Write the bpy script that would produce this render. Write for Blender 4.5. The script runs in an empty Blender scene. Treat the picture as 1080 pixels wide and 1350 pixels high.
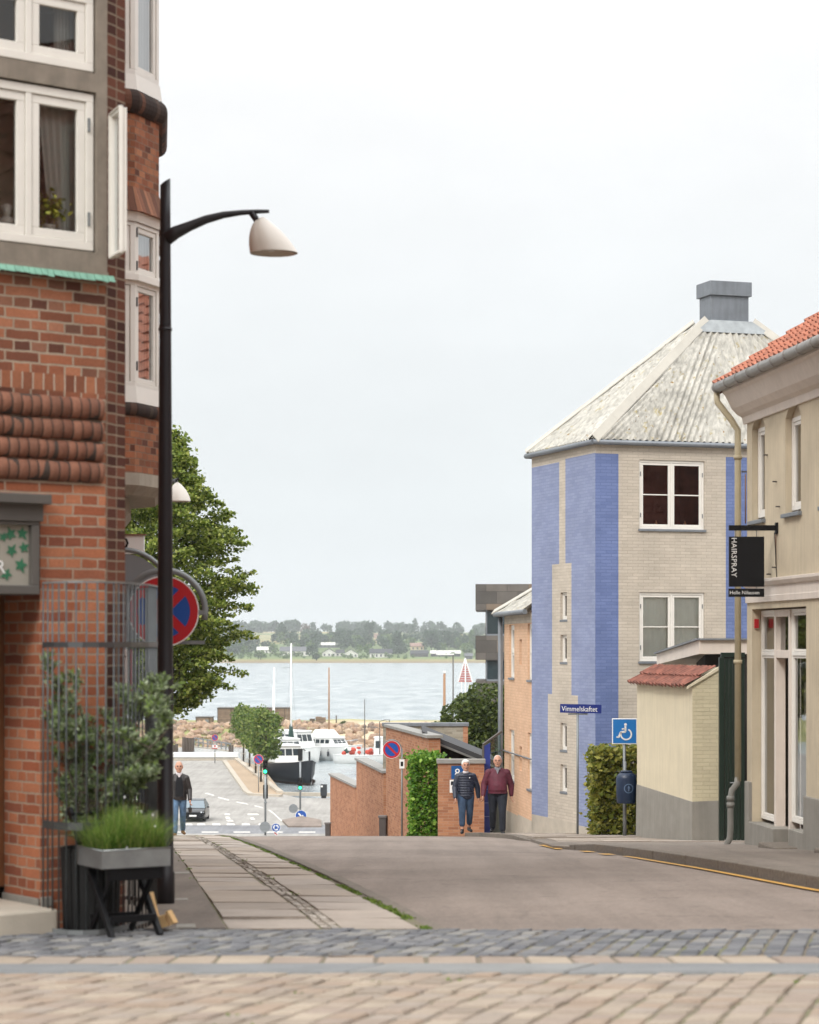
import bpy, bmesh, math, random
import numpy as np
from mathutils import Vector, Matrix, noise
random.seed(7); np.random.seed(7)
SC = bpy.context.scene; COL = SC.collection
F = 3000.0; CX = 540.0; HY = 850.0
R = math.radians

def P(px, py, D): return Vector(((px-CX)/F*D, D, (HY-py)/F*D))
def X_(px, D): return (px-CX)/F*D
def Z_(py, D): return (HY-py)/F*D

ZP = [(-200,-1.3),(-20,-1.3),(0,-1.42),(9.6,-1.60),(15,-1.90),(18,-2.07),(25,-2.50),(35,-3.14),(45,-3.83),(52,-4.38),(60,-5.10),(75,-6.6),(100,-9.2),(128,-11.8),(145,-12.7),(155,-12.8),(9999,-12.8)]
ZX = np.array([a for a, b in ZP], float); ZY = np.array([b for a, b in ZP], float)
def zg(D):
    return float(sum(np.interp(D+o, ZX, ZY) for o in (-1.2, -.6, 0, .6, 1.2))/5)

# ------------------------------------------------------------------ mesh builder
class MB:
    def __init__(s): s.v = []; s.f = []; s.m = []; s.s = []
    def add(s, vs, fs, mi=0, smooth=False, M=None):
        b = len(s.v)
        for v in vs:
            v = Vector(v)
            s.v.append(M @ v if M is not None else v)
        for i, f in enumerate(fs):
            s.f.append([b+k for k in f]); s.m.append(mi if isinstance(mi, int) else mi[i]); s.s.append(smooth)
        return s
    def poly(s, vs, mi=0): return s.add(vs, [list(range(len(vs)))], mi)
    def box(s, x0, x1, y0, y1, z0, z1, mi=0, M=None):
        vs = [(x0,y0,z0),(x1,y0,z0),(x1,y1,z0),(x0,y1,z0),(x0,y0,z1),(x1,y0,z1),(x1,y1,z1),(x0,y1,z1)]
        return s.add(vs, [[0,3,2,1],[4,5,6,7],[0,1,5,4],[1,2,6,5],[2,3,7,6],[3,0,4,7]], mi, False, M)
    def hexa(s, b, t, mi=0):
        return s.add(list(b)+list(t), [[0,3,2,1],[4,5,6,7],[0,1,5,4],[1,2,6,5],[2,3,7,6],[3,0,4,7]], mi)
    def prism(s, pts, z0, z1, mi=0, M=None, smooth=False):
        n = len(pts)
        vs = [(p[0],p[1],z0) for p in pts]+[(p[0],p[1],z1) for p in pts]
        fs = [list(range(n))[::-1], list(range(n, 2*n))]
        s.add(vs, fs, mi, False, M)
        b = len(s.v)-2*n
        for i in range(n):
            j = (i+1) % n
            s.f.append([b+i,b+j,b+n+j,b+n+i]); s.m.append(mi); s.s.append(smooth)
        return s
    def bar(s, a, b, w, d=None, mi=0, up=(0,0,1)):
        a = Vector(a); b = Vector(b); d = w if d is None else d
        t = (b-a).normalized(); u = Vector(up)
        if abs(t.dot(u)) > .95: u = Vector((0,1,0))
        x = t.cross(u).normalized(); y = x.cross(t)
        c = [(-w/2,-d/2),(w/2,-d/2),(w/2,d/2),(-w/2,d/2)]
        return s.hexa([a+x*p+y*q for p, q in c], [b+x*p+y*q for p, q in c], mi)
    def tube(s, path, r, n=10, mi=0, smooth=True, caps=True):
        path = [Vector(p) for p in path]; k = len(path)
        rr = r if isinstance(r, (list, tuple)) else [r]*k
        b = len(s.v); prev = None
        for i, p in enumerate(path):
            t = (path[min(i+1,k-1)]-path[max(i-1,0)]).normalized()
            if prev is None:
                u = Vector((0,0,1)) if abs(t.z) < .9 else Vector((1,0,0))
                x = t.cross(u).normalized()
            else:
                x = (prev-t*prev.dot(t)).normalized()
            prev = x; y = t.cross(x)
            for j in range(n):
                a = 2*math.pi*j/n
                s.v.append(p+(x*math.cos(a)+y*math.sin(a))*rr[i])
        for i in range(k-1):
            for j in range(n):
                j2 = (j+1) % n
                s.f.append([b+i*n+j,b+i*n+j2,b+(i+1)*n+j2,b+(i+1)*n+j]); s.m.append(mi); s.s.append(smooth)
        if caps:
            s.f.append([b+j for j in range(n)][::-1]); s.m.append(mi); s.s.append(False)
            s.f.append([b+(k-1)*n+j for j in range(n)]); s.m.append(mi); s.s.append(False)
        return s
    def lathe(s, prof, n=20, mi=0, M=None, smooth=True, sx=1, sy=1):
        b = len(s.v)
        for r, z in prof:
            for j in range(n):
                a = 2*math.pi*j/n
                v = Vector((r*math.cos(a)*sx, r*math.sin(a)*sy, z))
                s.v.append(M @ v if M is not None else v)
        for i in range(len(prof)-1):
            for j in range(n):
                j2 = (j+1) % n
                s.f.append([b+i*n+j,b+i*n+j2,b+(i+1)*n+j2,b+(i+1)*n+j]); s.m.append(mi); s.s.append(smooth)
        if prof[0][0] > 1e-4: s.f.append([b+j for j in range(n)][::-1]); s.m.append(mi); s.s.append(False)
        if prof[-1][0] > 1e-4: s.f.append([b+(len(prof)-1)*n+j for j in range(n)]); s.m.append(mi); s.s.append(False)
        return s
    def ball(s, c, rx, ry=None, rz=None, n=12, mi=0, M=None):
        ry = rx if ry is None else ry; rz = rx if rz is None else rz
        T = Matrix.Translation(Vector(c)) @ Matrix.Diagonal((rx, ry, rz, 1))
        if M is not None: T = M @ T
        k = max(6, n//2+2)
        prof = [(max(math.sin(math.pi*i/k),1e-5), -math.cos(math.pi*i/k)) for i in range(k+1)]
        return s.lathe(prof, n, mi, T)
    def grid(s, pts, mi=0, smooth=True):
        b = len(s.v); nr = len(pts); nc = len(pts[0])
        for row in pts:
            for p in row: s.v.append(Vector(p))
        for i in range(nr-1):
            for j in range(nc-1):
                a = b+i*nc+j
                s.f.append([a,a+1,a+nc+1,a+nc]); s.m.append(mi); s.s.append(smooth)
        return s
    def loft(s, rings, mi=0, smooth=True, caps=True, closed=True):
        b = len(s.v); n = len(rings[0])
        for ring in rings:
            for p in ring: s.v.append(Vector(p))
        for i in range(len(rings)-1):
            for j in range(n if closed else n-1):
                j2 = (j+1) % n
                s.f.append([b+i*n+j,b+i*n+j2,b+(i+1)*n+j2,b+(i+1)*n+j]); s.m.append(mi); s.s.append(smooth)
        if caps:
            s.f.append([b+j for j in range(n)][::-1]); s.m.append(mi); s.s.append(False)
            s.f.append([b+(len(rings)-1)*n+j for j in range(n)]); s.m.append(mi); s.s.append(False)
        return s
    def mesh(s, name, mats, M=None):
        me = bpy.data.meshes.new(name)
        me.from_pydata([tuple(v) for v in s.v], [], s.f)
        if not isinstance(mats, (list, tuple)): mats = [mats]
        for m in mats: me.materials.append(m)
        me.polygons.foreach_set('material_index', s.m)
        me.polygons.foreach_set('use_smooth', s.s)
        uv = me.uv_layers.new(name='UVMap')
        me.update()
        for p in me.polygons:
            n = p.normal
            if abs(n.z) < .75:
                t = Vector((-n.y, n.x, 0)); t.normalize()
                if abs(t.x) > abs(t.y):
                    if t.x < 0: t = -t
                elif t.y < 0: t = -t
                for li in p.loop_indices:
                    q = me.vertices[me.loops[li].vertex_index].co
                    uv.data[li].uv = (q.dot(t), q.z)
            else:
                for li in p.loop_indices:
                    q = me.vertices[me.loops[li].vertex_index].co
                    uv.data[li].uv = (q.x, q.y)
        if M is not None: me.transform(M)
        return me

WM = {}
def thing(name, label, cat, loc=(0,0,0), rz=0, group=None):
    o = bpy.data.objects.new(name, None); COL.objects.link(o)
    o.empty_display_size = .2
    o.location = loc; o.rotation_euler = (0,0,rz); o['label'] = label; o['category'] = cat
    if group: o['group'] = group
    WM[o.name] = Matrix.Translation(Vector(loc)) @ Matrix.Rotation(rz, 4, 'Z')
    return o
def part(name, mb, mats, parent=None, label=None, M=None, bev=0, world=False, cat=None, group=None, kind=None):
    """one mesh object. M: matrix of the frame the builder was authored in (world); world=True: authored in world coords"""
    pw = WM[parent.name] if parent else Matrix.Identity(4)
    T = None
    if M is not None: T = pw.inverted() @ M
    elif world and parent: T = pw.inverted()
    me = mb.mesh(name, mats, T) if isinstance(mb, MB) else mb
    if not isinstance(mb, MB) and T is not None: me.transform(T)
    o = bpy.data.objects.new(name, me); COL.objects.link(o)
    if parent: o.parent = parent
    WM[o.name] = pw
    if label: o['label'] = label
    if cat: o['category'] = cat
    if group: o['group'] = group
    if kind: o['kind'] = kind
    if bev:
        m = o.modifiers.new('bevel', 'BEVEL'); m.width = bev; m.segments = 2; m.limit_method = 'ANGLE'; m.angle_limit = R(40)
    return o
def solo(name, mb, mats, label, cat, loc=(0,0,0), rz=0, group=None, bev=0):
    o = part(name, mb, mats, bev=bev); o.location = loc; o.rotation_euler = (0,0,rz)
    o['label'] = label; o['category'] = cat
    if group: o['group'] = group
    return o
def struct(name, mb, mats): return part(name, mb, mats, kind='structure')
def stuff(name, mb, mats, label=None, cat=None):
    o = part(name, mb, mats, kind='stuff')
    if label: o['label'] = label
    if cat: o['category'] = cat
    return o
def dup(root, loc, rz=0, label=None, group=None, scale=None):
    r = root.copy(); COL.objects.link(r); r.location = loc; r.rotation_euler = (0,0,rz)
    if label: r['label'] = label
    if group: r['group'] = group
    if scale: r.scale = scale if isinstance(scale, tuple) else (scale,)*3
    WM[r.name] = Matrix.Translation(Vector(loc)) @ Matrix.Rotation(rz, 4, 'Z')
    for ch in list(root.children):
        c = ch.copy(); COL.objects.link(c); c.parent = r
        for g in list(ch.children):
            d = g.copy(); COL.objects.link(d); d.parent = c
    return r

class Fac:
    """vertical facade frame: x along it, y into the building, z up from z0"""
    def __init__(s, ox, oy, rz, z0):
        s.o = Vector((ox, oy)); s.c = math.cos(rz); s.s_ = math.sin(rz); s.rz = rz; s.z0 = z0
        s.mat = Matrix.Translation((ox, oy, z0)) @ Matrix.Rotation(rz, 4, 'Z')
    def u(s, px, y=0):
        k = (px-CX)/F; ox = s.o.x-s.s_*y; oy = s.o.y+s.c*y
        return (k*oy-ox)/(s.c-k*s.s_)
    def z(s, px, py, y=0):
        D = s.o.y+s.c*y+s.u(px, y)*s.s_
        return (HY-py)/F*D-s.z0
    def uz(s, px, py, y=0): return s.u(px, y), s.z(px, py, y)

def wall(mb, u0, u1, z0, z1, holes=(), regions=(), rev=.12, y=0, mi=0, rmi=None):
    us = {u0, u1}; zs = {z0, z1}
    for h in holes: us |= {h[0], h[1]}; zs |= {h[2], h[3]}
    for r in regions: us |= {max(u0,min(u1,r[0])), max(u0,min(u1,r[1]))}; zs |= {max(z0,min(z1,r[2])), max(z0,min(z1,r[3]))}
    us = sorted(u for u in us if u0 <= u <= u1); zs = sorted(z for z in zs if z0 <= z <= z1)
    def regs(cu, cz):
        k = mi
        for r in regions:
            if r[0] < cu < r[1] and r[2] < cz < r[3]: k = r[4]
        return k
    for a, b in zip(us, us[1:]):
        for c, d in zip(zs, zs[1:]):
            cu, cz = (a+b)/2, (c+d)/2
            if b-a < 1e-6 or d-c < 1e-6: continue
            if any(h[0] < cu < h[1] and h[2] < cz < h[3] for h in holes): continue
            mb.poly([(a,y,c),(b,y,c),(b,y,d),(a,y,d)], regs(cu, cz))
    for h in holes:
        a, b, c, d = h[:4]; e = y+(h[4] if len(h) > 4 else rev); k = mi if rmi is None else rmi
        mb.poly([(a,y,c),(a,e,c),(a,e,d),(a,y,d)], k); mb.poly([(b,y,c),(b,y,d),(b,e,d),(b,e,c)], k)
        mb.poly([(a,y,d),(a,e,d),(b,e,d),(b,y,d)], k); mb.poly([(a,y,c),(b,y,c),(b,e,c),(a,e,c)], k)

# ------------------------------------------------------------------ materials
def lin(h):
    h = h.lstrip('#'); c = [int(h[i:i+2], 16)/255 for i in (0,2,4)]
    return tuple((x/12.92 if x <= .04045 else ((x+.055)/1.055)**2.4) for x in c)+(1,)
def newmat(name):
    m = bpy.data.materials.new(name); m.use_nodes = True
    nt = m.node_tree; b = nt.nodes['Principled BSDF']
    return m, nt, b
def N(nt, t, **kw):
    n = nt.nodes.new(t)
    for k, v in kw.items():
        if k in ('ins',):
            for a, b in v.items(): n.inputs[a].default_value = b
        else: setattr(n, k, v)
    return n
def ramp(nt, fac, stops):
    r = N(nt, 'ShaderNodeValToRGB'); e = r.color_ramp.elements
    while len(e) > 1: e.remove(e[-1])
    e[0].position = stops[0][0]; e[0].color = stops[0][1]
    for p, c in stops[1:]:
        q = e.new(p); q.color = c
    nt.links.new(fac, r.inputs[0]); return r.outputs[0]
def mixc(nt, fac, a, b, mode='MIX'):
    n = N(nt, 'ShaderNodeMix', data_type='RGBA', blend_type=mode)
    for sock, v in ((n.inputs[0], fac), (n.inputs[6], a), (n.inputs[7], b)):
        if hasattr(v, 'node'): nt.links.new(v, sock)
        else: sock.default_value = v
    return n.outputs[2]
def uvnode(nt): return N(nt, 'ShaderNodeUVMap').outputs[0]
def objco(nt): return N(nt, 'ShaderNodeTexCoord').outputs['Object']
def noisen(nt, co, scale, detail=4, rough=.55, sx=None):
    if sx:
        mp = N(nt, 'ShaderNodeMapping', ins={'Scale': sx}); nt.links.new(co, mp.inputs[0]); co = mp.outputs[0]
    n = N(nt, 'ShaderNodeTexNoise', ins={'Scale': scale, 'Detail': detail, 'Roughness': rough})
    nt.links.new(co, n.inputs['Vector']); return n.outputs['Fac']
def bump(nt, h, bs, strength=.3, dist=.01):
    b = N(nt, 'ShaderNodeBump', ins={'Strength': strength, 'Distance': dist})
    nt.links.new(h, b.inputs['Height']); nt.links.new(b.outputs[0], bs.inputs['Normal'])
def g3(v): return (v, v, v, 1)

def plain(name, col, rough=.6, metal=0, var=.12, scale=6, bmp=0, bscale=60, spec=.5, streak=0):
    m, nt, b = newmat(name); c = lin(col) if isinstance(col, str) else tuple(col)+(1,)
    co = objco(nt)
    f = noisen(nt, co, scale, 6, .6)
    if streak: f2 = noisen(nt, co, 4, 4, .6, (3, 3, .25)); 
    col_ = mixc(nt, 1.0, c, ramp(nt, f, [(.3, g3(1-var)), (.7, g3(1+var))]), 'MULTIPLY')
    if streak: col_ = mixc(nt, 1.0, col_, ramp(nt, f2, [(.35, g3(1-streak)), (.6, g3(1))]), 'MULTIPLY')
    nt.links.new(col_, b.inputs['Base Color'])
    b.inputs['Roughness'].default_value = rough; b.inputs['Metallic'].default_value = metal
    b.inputs['Specular IOR Level'].default_value = spec
    if bmp: bump(nt, noisen(nt, co, bscale, 3), b, bmp, .01)
    return m

def brick(name, cols, mortar, bw=.24, bh=.0667, ms=.012, bmp=.6, offset=.5, rough=.88, distort=.006, stain=.18, lum=0, squash=1.0, sf=2, mvar=.15, vert=False):
    m, nt, b = newmat(name)
    uv = uvnode(nt)
    if vert:
        mp = N(nt, 'ShaderNodeMapping', ins={'Rotation': (0,0,math.pi/2)}); nt.links.new(uv, mp.inputs[0]); uv = mp.outputs[0]
    dn = N(nt, 'ShaderNodeTexNoise', ins={'Scale': 9.0, 'Detail': 3}); nt.links.new(uv, dn.inputs['Vector'])
    sub = N(nt, 'ShaderNodeVectorMath', operation='SUBTRACT'); nt.links.new(dn.outputs['Color'], sub.inputs[0]); sub.inputs[1].default_value = (.5,.5,.5)
    sc = N(nt, 'ShaderNodeVectorMath', operation='SCALE'); nt.links.new(sub.outputs[0], sc.inputs[0]); sc.inputs['Scale'].default_value = distort*2
    ad = N(nt, 'ShaderNodeVectorMath', operation='ADD'); nt.links.new(uv, ad.inputs[0]); nt.links.new(sc.outputs[0], ad.inputs[1])
    bt = N(nt, 'ShaderNodeTexBrick', offset=offset, squash=squash, squash_frequency=sf, ins={'Color1': g3(0), 'Color2': g3(1), 'Mortar': g3(.5), 'Scale': 1.0, 'Mortar Size': ms/2, 'Mortar Smooth': .25, 'Brick Width': bw, 'Row Height': bh})
    nt.links.new(ad.outputs[0], bt.inputs['Vector'])
    k = len(cols)
    pal = ramp(nt, bt.outputs['Color'], [((i+.5)/k, lin(c)) for i, c in enumerate(cols)])
    fine = noisen(nt, uv, 55, 4, .65)
    pal = mixc(nt, 1.0, pal, ramp(nt, fine, [(.3, g3(1-mvar)), (.7, g3(1+mvar))]), 'MULTIPLY')
    mcol = mixc(nt, 1.0, lin(mortar), ramp(nt, noisen(nt, uv, 30, 3), [(.3, g3(.85)), (.7, g3(1.1))]), 'MULTIPLY')
    c = mixc(nt, bt.outputs['Fac'], pal, mcol)
    big = noisen(nt, uv, 1.3, 5, .6)
    c = mixc(nt, 1.0, c, ramp(nt, big, [(.3, g3(1-stain)), (.65, g3(1.05))]), 'MULTIPLY')
    nt.links.new(c, b.inputs['Base Color']); b.inputs['Roughness'].default_value = rough
    b.inputs['Specular IOR Level'].default_value = .25
    h = N(nt, 'ShaderNodeMath', operation='MULTIPLY_ADD'); nt.links.new(bt.outputs['Fac'], h.inputs[0]); h.inputs[1].default_value = -1
    sm = N(nt, 'ShaderNodeMath', operation='MULTIPLY'); nt.links.new(fine, sm.inputs[0]); sm.inputs[1].default_value = .5
    nt.links.new(sm.outputs[0], h.inputs[2])
    bump(nt, h.outputs[0], b, bmp, .01)
    return m

def glassm(name, tint=(.93,.95,.95), refl=1.0, rough=.02):
    m = bpy.data.materials.new(name); m.use_nodes = True; nt = m.node_tree; nt.nodes.clear()
    out = N(nt, 'ShaderNodeOutputMaterial'); tr = N(nt, 'ShaderNodeBsdfTransparent', ins={'Color': tuple(tint)+(1,)})
    gl = N(nt, 'ShaderNodeBsdfGlossy', ins={'Color': (1,1,1,1), 'Roughness': rough})
    fr = N(nt, 'ShaderNodeFresnel', ins={'IOR': 1.5})
    mu = N(nt, 'ShaderNodeMath', operation='MULTIPLY', use_clamp=True); mu.inputs[1].default_value = 1.6*refl; nt.links.new(fr.outputs[0], mu.inputs[0])
    mx = N(nt, 'ShaderNodeMixShader'); nt.links.new(mu.outputs[0], mx.inputs[0]); nt.links.new(tr.outputs[0], mx.inputs[1]); nt.links.new(gl.outputs[0], mx.inputs[2])
    # slow waviness of old panes
    bp = N(nt, 'ShaderNodeBump', ins={'Strength': .03, 'Distance': .02}); nz = N(nt, 'ShaderNodeTexNoise', ins={'Scale': 2.5})
    nt.links.new(objco(nt), nz.inputs['Vector']); nt.links.new(nz.outputs['Fac'], bp.inputs['Height']); nt.links.new(bp.outputs[0], gl.inputs['Normal'])
    nt.links.new(mx.outputs[0], out.inputs[0]); return m

def leafm(name, cols, trans=.3, rough=.55):
    m, nt, b = newmat(name)
    g = N(nt, 'ShaderNodeNewGeometry'); k = len(cols)
    c = ramp(nt, g.outputs['Random Per Island'], [((i+.5)/k, lin(x)) for i, x in enumerate(cols)])
    nt.links.new(c, b.inputs['Base Color']); b.inputs['Roughness'].default_value = rough
    b.inputs['Specular IOR Level'].default_value = .35
    t = N(nt, 'ShaderNodeBsdfTranslucent'); nt.links.new(c, t.inputs[0])
    mx = N(nt, 'ShaderNodeMixShader', ins={0: trans}); nt.links.new(b.outputs[0], mx.inputs[1]); nt.links.new(t.outputs[0], mx.inputs[2])
    nt.links.new(mx.outputs[0], nt.nodes['Material Output'].inputs[0]); return m

def emis(name, col, s):
    m, nt, b = newmat(name); b.inputs['Base Color'].default_value = lin(col); b.inputs['Emission Color'].default_value = lin(col); b.inputs['Emission Strength'].default_value = s; return m

MT = {}
def mk():
    red = ['#634034','#875440','#a2664b','#ad7458','#764a39','#976047','#6a4c40','#b27b60']
    MT['brick'] = brick('red_brick', red, '#a99885', bw=.25, bh=.0705, ms=.015, stain=.3, squash=.5, sf=2, distort=.009)
    MT['brick_orange'] = brick('orange_brick', ['#96583f','#a9694b','#b57657','#9e5f43','#824d3c','#ae7153'], '#a6917e', bw=.25, bh=.0705, ms=.014, stain=.3, squash=.5, sf=2, distort=.009)
    MT['brick_pier'] = brick('dark_red_brick', ['#4a2d26','#633c31','#523329','#6d4334','#754838'], '#94826f', bw=.118, bh=.0705, ms=.013, offset=0, stain=.25)
    MT['brick_soldier'] = brick('soldier_brick', ['#84543f','#955f45','#a36c50','#744837'], '#b5a493', bw=.078, bh=.5, ms=.013, offset=0)
    MT['brick_roll'] = brick('moulded_brick', ['#693f31','#824d39','#754435','#8a5540'], '#3f2e27', bw=.078, bh=5, ms=.01, offset=0, stain=.3)
    MT['brick_bay'] = brick('bay_brick', ['#84503b','#9c6247','#a86d50','#8b563f','#b07757','#643f33'], '#8a705f', bw=.12, bh=.068, ms=.011, stain=.25)
    MT['brick_skirt'] = brick('brick_on_edge', ['#6d4a3c','#94644f','#a27259','#5c4237'], '#4c3a32', bw=.075, bh=3, ms=.008, offset=0)
    MT['roll_dark'] = brick('sooty_moulded_brick', ['#3c322e','#50423b','#6b4636','#3a302c'], '#2c2522', bw=.08, bh=5, ms=.008, offset=0)
    MT['brick_wall'] = brick('garden_wall_brick', ['#a57356','#b07d5e','#b88666','#aa775a','#9b6a50'], '#b0907a', bw=.24, bh=.0667, ms=.01, stain=.12)
    MT['brick_grey'] = brick('grey_brick', ['#8d8678','#9b9485','#a39c8e'], '#a19a8c', bw=.24, bh=.0667, ms=.01)
    MT['paint_beige'] = brick('beige_painted_brick', ['#bfb5a7','#c4baac','#bbb1a3'], '#b0a698', bw=.24, bh=.0667, ms=.012, bmp=.5, stain=.14, mvar=.07)
    MT['pale_backing'] = plain('painted_sky_reflection', '#c9ccca', .9, var=.05)  # pale grey sheet painting the sky's reflection behind the bay panes
    MT['glass_bright'] = glassm('sky_mirroring_glass', (.8,.84,.84), 2.2)
    MT['paint_blue_faded'] = brick('faded_blue_painted_brick', ['#8992af','#8d96b2','#848dab'], '#7e88a5', bw=.24, bh=.0667, ms=.012, bmp=.4, stain=.1, mvar=.05)
    MT['paint_blue'] = brick('blue_painted_brick', ['#6c7ba6','#7180ab','#6776a1'], '#62719a', bw=.24, bh=.0667, ms=.012, bmp=.5, stain=.1, mvar=.06)
    MT['paint_peach'] = brick('peach_painted_brick', ['#d6b192','#d9b597','#d1ac8e'], '#caa689', bw=.24, bh=.0667, ms=.012, bmp=.4, stain=.07, mvar=.05)
    MT['yellow_brick'] = brick('yellow_limewashed_brick', ['#c6bc9f','#cbc1a4','#c1b79b'], '#bbb196', bw=.24, bh=.0667, ms=.012, bmp=.6, stain=.1, mvar=.05)
    MT['yellow_render'] = plain('yellow_limewash', '#d0c5ab', .9, var=.06, scale=2, bmp=.25, bscale=30, streak=.08)
    MT['beige_render'] = plain('beige_render', '#c1b49c', .92, var=.14, scale=1.2, bmp=.25, bscale=25, streak=.11)
    MT['plinth'] = plain('grey_plinth', '#8b877f', .9, var=.1, scale=3, bmp=.2, bscale=40, streak=.1)
    MT['concrete'] = plain('aggregate_concrete', '#8b8175', .95, var=.16, scale=9, bmp=.4, bscale=220, streak=.15)
    MT['concrete_pale'] = plain('pale_concrete', '#b3aa9c', .9, var=.1, scale=4, bmp=.2, bscale=60)
    MT['stone'] = plain('sandstone', '#a39a8c', .9, var=.12, scale=5, bmp=.25, bscale=60, streak=.15)
    MT['copper'] = plain('verdigris_copper', '#74a08d', .8, var=.2, scale=14)
    MT['white'] = plain('white_window_paint', '#e2ded6', .45, var=.04, scale=5)
    MT['white_dull'] = plain('pinkish_white_paint', '#d5cabf', .6, var=.06, scale=3, streak=.06)
    MT['offwhite'] = plain('offwhite_enamel', '#dcd6cc', .35, var=.02)
    MT['black'] = plain('black_paint', '#0d0d10', .5, var=.1, spec=.25)
    MT['glass_dim'] = glassm('dim_window_glass', (.8,.84,.84), .25)
    MT['pole_black'] = plain('graphite_pole_paint', '#1d1b20', .42, var=.12, scale=3)
    MT['matt_black'] = plain('matt_black', '#151515', .8, var=.15)
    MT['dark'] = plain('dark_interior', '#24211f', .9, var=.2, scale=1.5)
    MT['interior'] = plain('room_interior', '#b5a68c', .9, var=.15, scale=1)
    MT['reflected_brown'] = plain('painted_house_reflection', '#6a3a2e', .9, var=.3, scale=2)  # red-brown of the mirrored house painted onto the room behind the panes
    MT['curtain'] = plain('curtain_cloth', '#c2beb6', .9, var=.05)
    MT['blind'] = plain('pale_blind', '#eceee6', .8, var=.04)
    MT['grey_paint'] = plain('slate_grey_paint', '#57534f', .55, var=.06)
    MT['steel'] = plain('galvanised_steel', '#8e9294', .45, .85, .12, 5)
    MT['steel_dull'] = plain('dull_galvanised_tube', '#85898a', .55, .5, .1, 6)
    MT['zinc'] = plain('weathered_zinc', '#9b9fa0', .4, .75, .2, 5, .05, 30)
    MT['zinc_grey'] = plain('grey_zinc_sheet', '#7d8288', .55, .3, .12, 3, streak=.12)
    MT['gutter'] = plain('gutter_zinc', '#93908c', .5, .4, .12, 8)
    MT['glass'] = glassm('window_glass')
    MT['glass_dark'] = glassm('dark_window_glass', (.35,.38,.38), .8)
    MT['glass_green'] = glassm('greenish_glass', (.45,.6,.58), 1.2)
    MT['wood_pine'] = plain('fresh_pine', '#d9b27c', .6, var=.12, scale=8)
    MT['wood_brown'] = plain('brown_timber', '#7a5b48', .75, var=.25, scale=3)
    MT['wood_door'] = plain('brown_door_wood', '#6b4327', .5, var=.2, scale=4)
    MT['terracotta'] = plain('terracotta', '#b07a58', .8)
    MT['soil'] = plain('soil', '#2c231c', .95, var=.3)
    MT['bark'] = plain('bark', '#4c4238', .95, var=.3, scale=12, bmp=.5, bscale=40)
    MT['sign_blue'] = plain('sign_blue', '#1d4f9e', .35, var=.02)
    MT['sign_lblue'] = plain('parking_sign_blue', '#1b6fb5', .35, var=.02)
    MT['sign_red'] = plain('sign_red', '#b8232b', .35, var=.02)
    MT['sign_white'] = plain('sign_white', '#e8e8e6', .35, var=.02)
    MT['sign_grey'] = plain('sign_back_grey', '#84888b', .5, .2, .04)
    MT['letter_grey'] = plain('silver_lettering', '#dddcda', .4, var=.02)
    MT['yellow_line'] = plain('yellow_road_paint', '#c2933f', .8, var=.2, scale=9)
    MT['white_line'] = plain('white_road_paint', '#cfccc6', .8, var=.15, scale=6)
    MT['orange_tile'] = plain('orange_roof_tile', '#a0634c', .8, var=.35, scale=5, bmp=.2, bscale=40)
    MT['old_tile'] = plain('old_red_tile', '#784a3d', .9, var=.5, scale=7, bmp=.3, bscale=40)
    MT['eternit'] = None
    MT['green_door'] = plain('dark_green_paint', '#17271f', .4, var=.1)
    MT['bin_blue'] = plain('dark_blue_bin', '#182a44', .4, var=.06)
    MT['blue_panel'] = plain('cobalt_panel', '#2a3a86', .4, var=.15, scale=3)
    MT['granite'] = plain('granite', '#6e655b', .9, var=.35, scale=30, bmp=.4, bscale=60)
    MT['tar_felt'] = plain('black_roof_felt', '#3a3b3e', .8, var=.1, scale=2)
    MT['tyre'] = plain('tyre_rubber', '#17181a', .8)
    MT['car_paint'] = plain('dark_car_paint', '#15171c', .2, .3, .03)
    MT['chrome'] = plain('bright_metal', '#c8cacc', .2, .9, .03)
    MT['boat_white'] = plain('boat_gelcoat', '#dfe0de', .3, var=.03)
    MT['boat_black'] = plain('tarred_hull', '#1d2129', .5, var=.15, scale=2)
    MT['boat_red'] = plain('red_boat_gear', '#b8432f', .5, var=.15)
    MT['boat_wood'] = plain('varnished_spar', '#9a7350', .5, var=.12)
    MT['tarp_green'] = plain('dark_green_tarp', '#2f4b44', .7)
    MT['clad'] = None
    MT['lens_off'] = plain('dark_signal_lens', '#2a1414', .3)
    MT['green_on'] = emis('green_signal_lamp', '#35f0a0', 4.0)
    # people
    MT['skin'] = plain('skin', '#c08f78', .55, var=.06, scale=20)
    MT['hair_white'] = plain('white_hair', '#d8d5cf', .7, var=.1, scale=40)
    MT['hair_grey'] = plain('grey_hair', '#a89f96', .7, var=.12, scale=40)
    MT['leather'] = plain('dark_leather', '#2a2524', .45, var=.2, scale=9, bmp=.7, bscale=14)
    MT['knit_black'] = plain('black_knit', '#121318', .9)
    MT['jeans'] = plain('blue_denim', '#56708c', .9, var=.35, scale=7, bmp=.8, bscale=14)
    MT['jeans_dark'] = plain('dark_denim', '#34475f', .9, var=.35, scale=7, bmp=.8, bscale=14)
    MT['trousers'] = plain('dark_trousers', '#1b1f29', .85, var=.35, scale=6, bmp=.8, bscale=13)
    MT['quilt'] = plain('navy_quilted_nylon', '#242a3a', .45, var=.15, scale=9)
    MT['maroon'] = plain('burgundy_cloth', '#561a2c', .7, var=.35, scale=7, bmp=.9, bscale=13)
    MT['shirt'] = plain('grey_shirt', '#8a8a92', .85)
    MT['shirt_white'] = plain('white_collar', '#d6d0d2', .85)
    MT['shoe_brown'] = plain('brown_suede_shoe', '#7a5738', .8)
    MT['shoe_black'] = plain('black_shoe', '#16161a', .5)
    MT['eye'] = plain('dark_eye', '#241c18', .3)
    # foliage
    MT['leaf_lime'] = leafm('lime_leaf', ['#4e6222','#6a7d2e','#84963f','#9ea852','#5e702c','#465920','#909e46','#b0b664'], .4)
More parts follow.
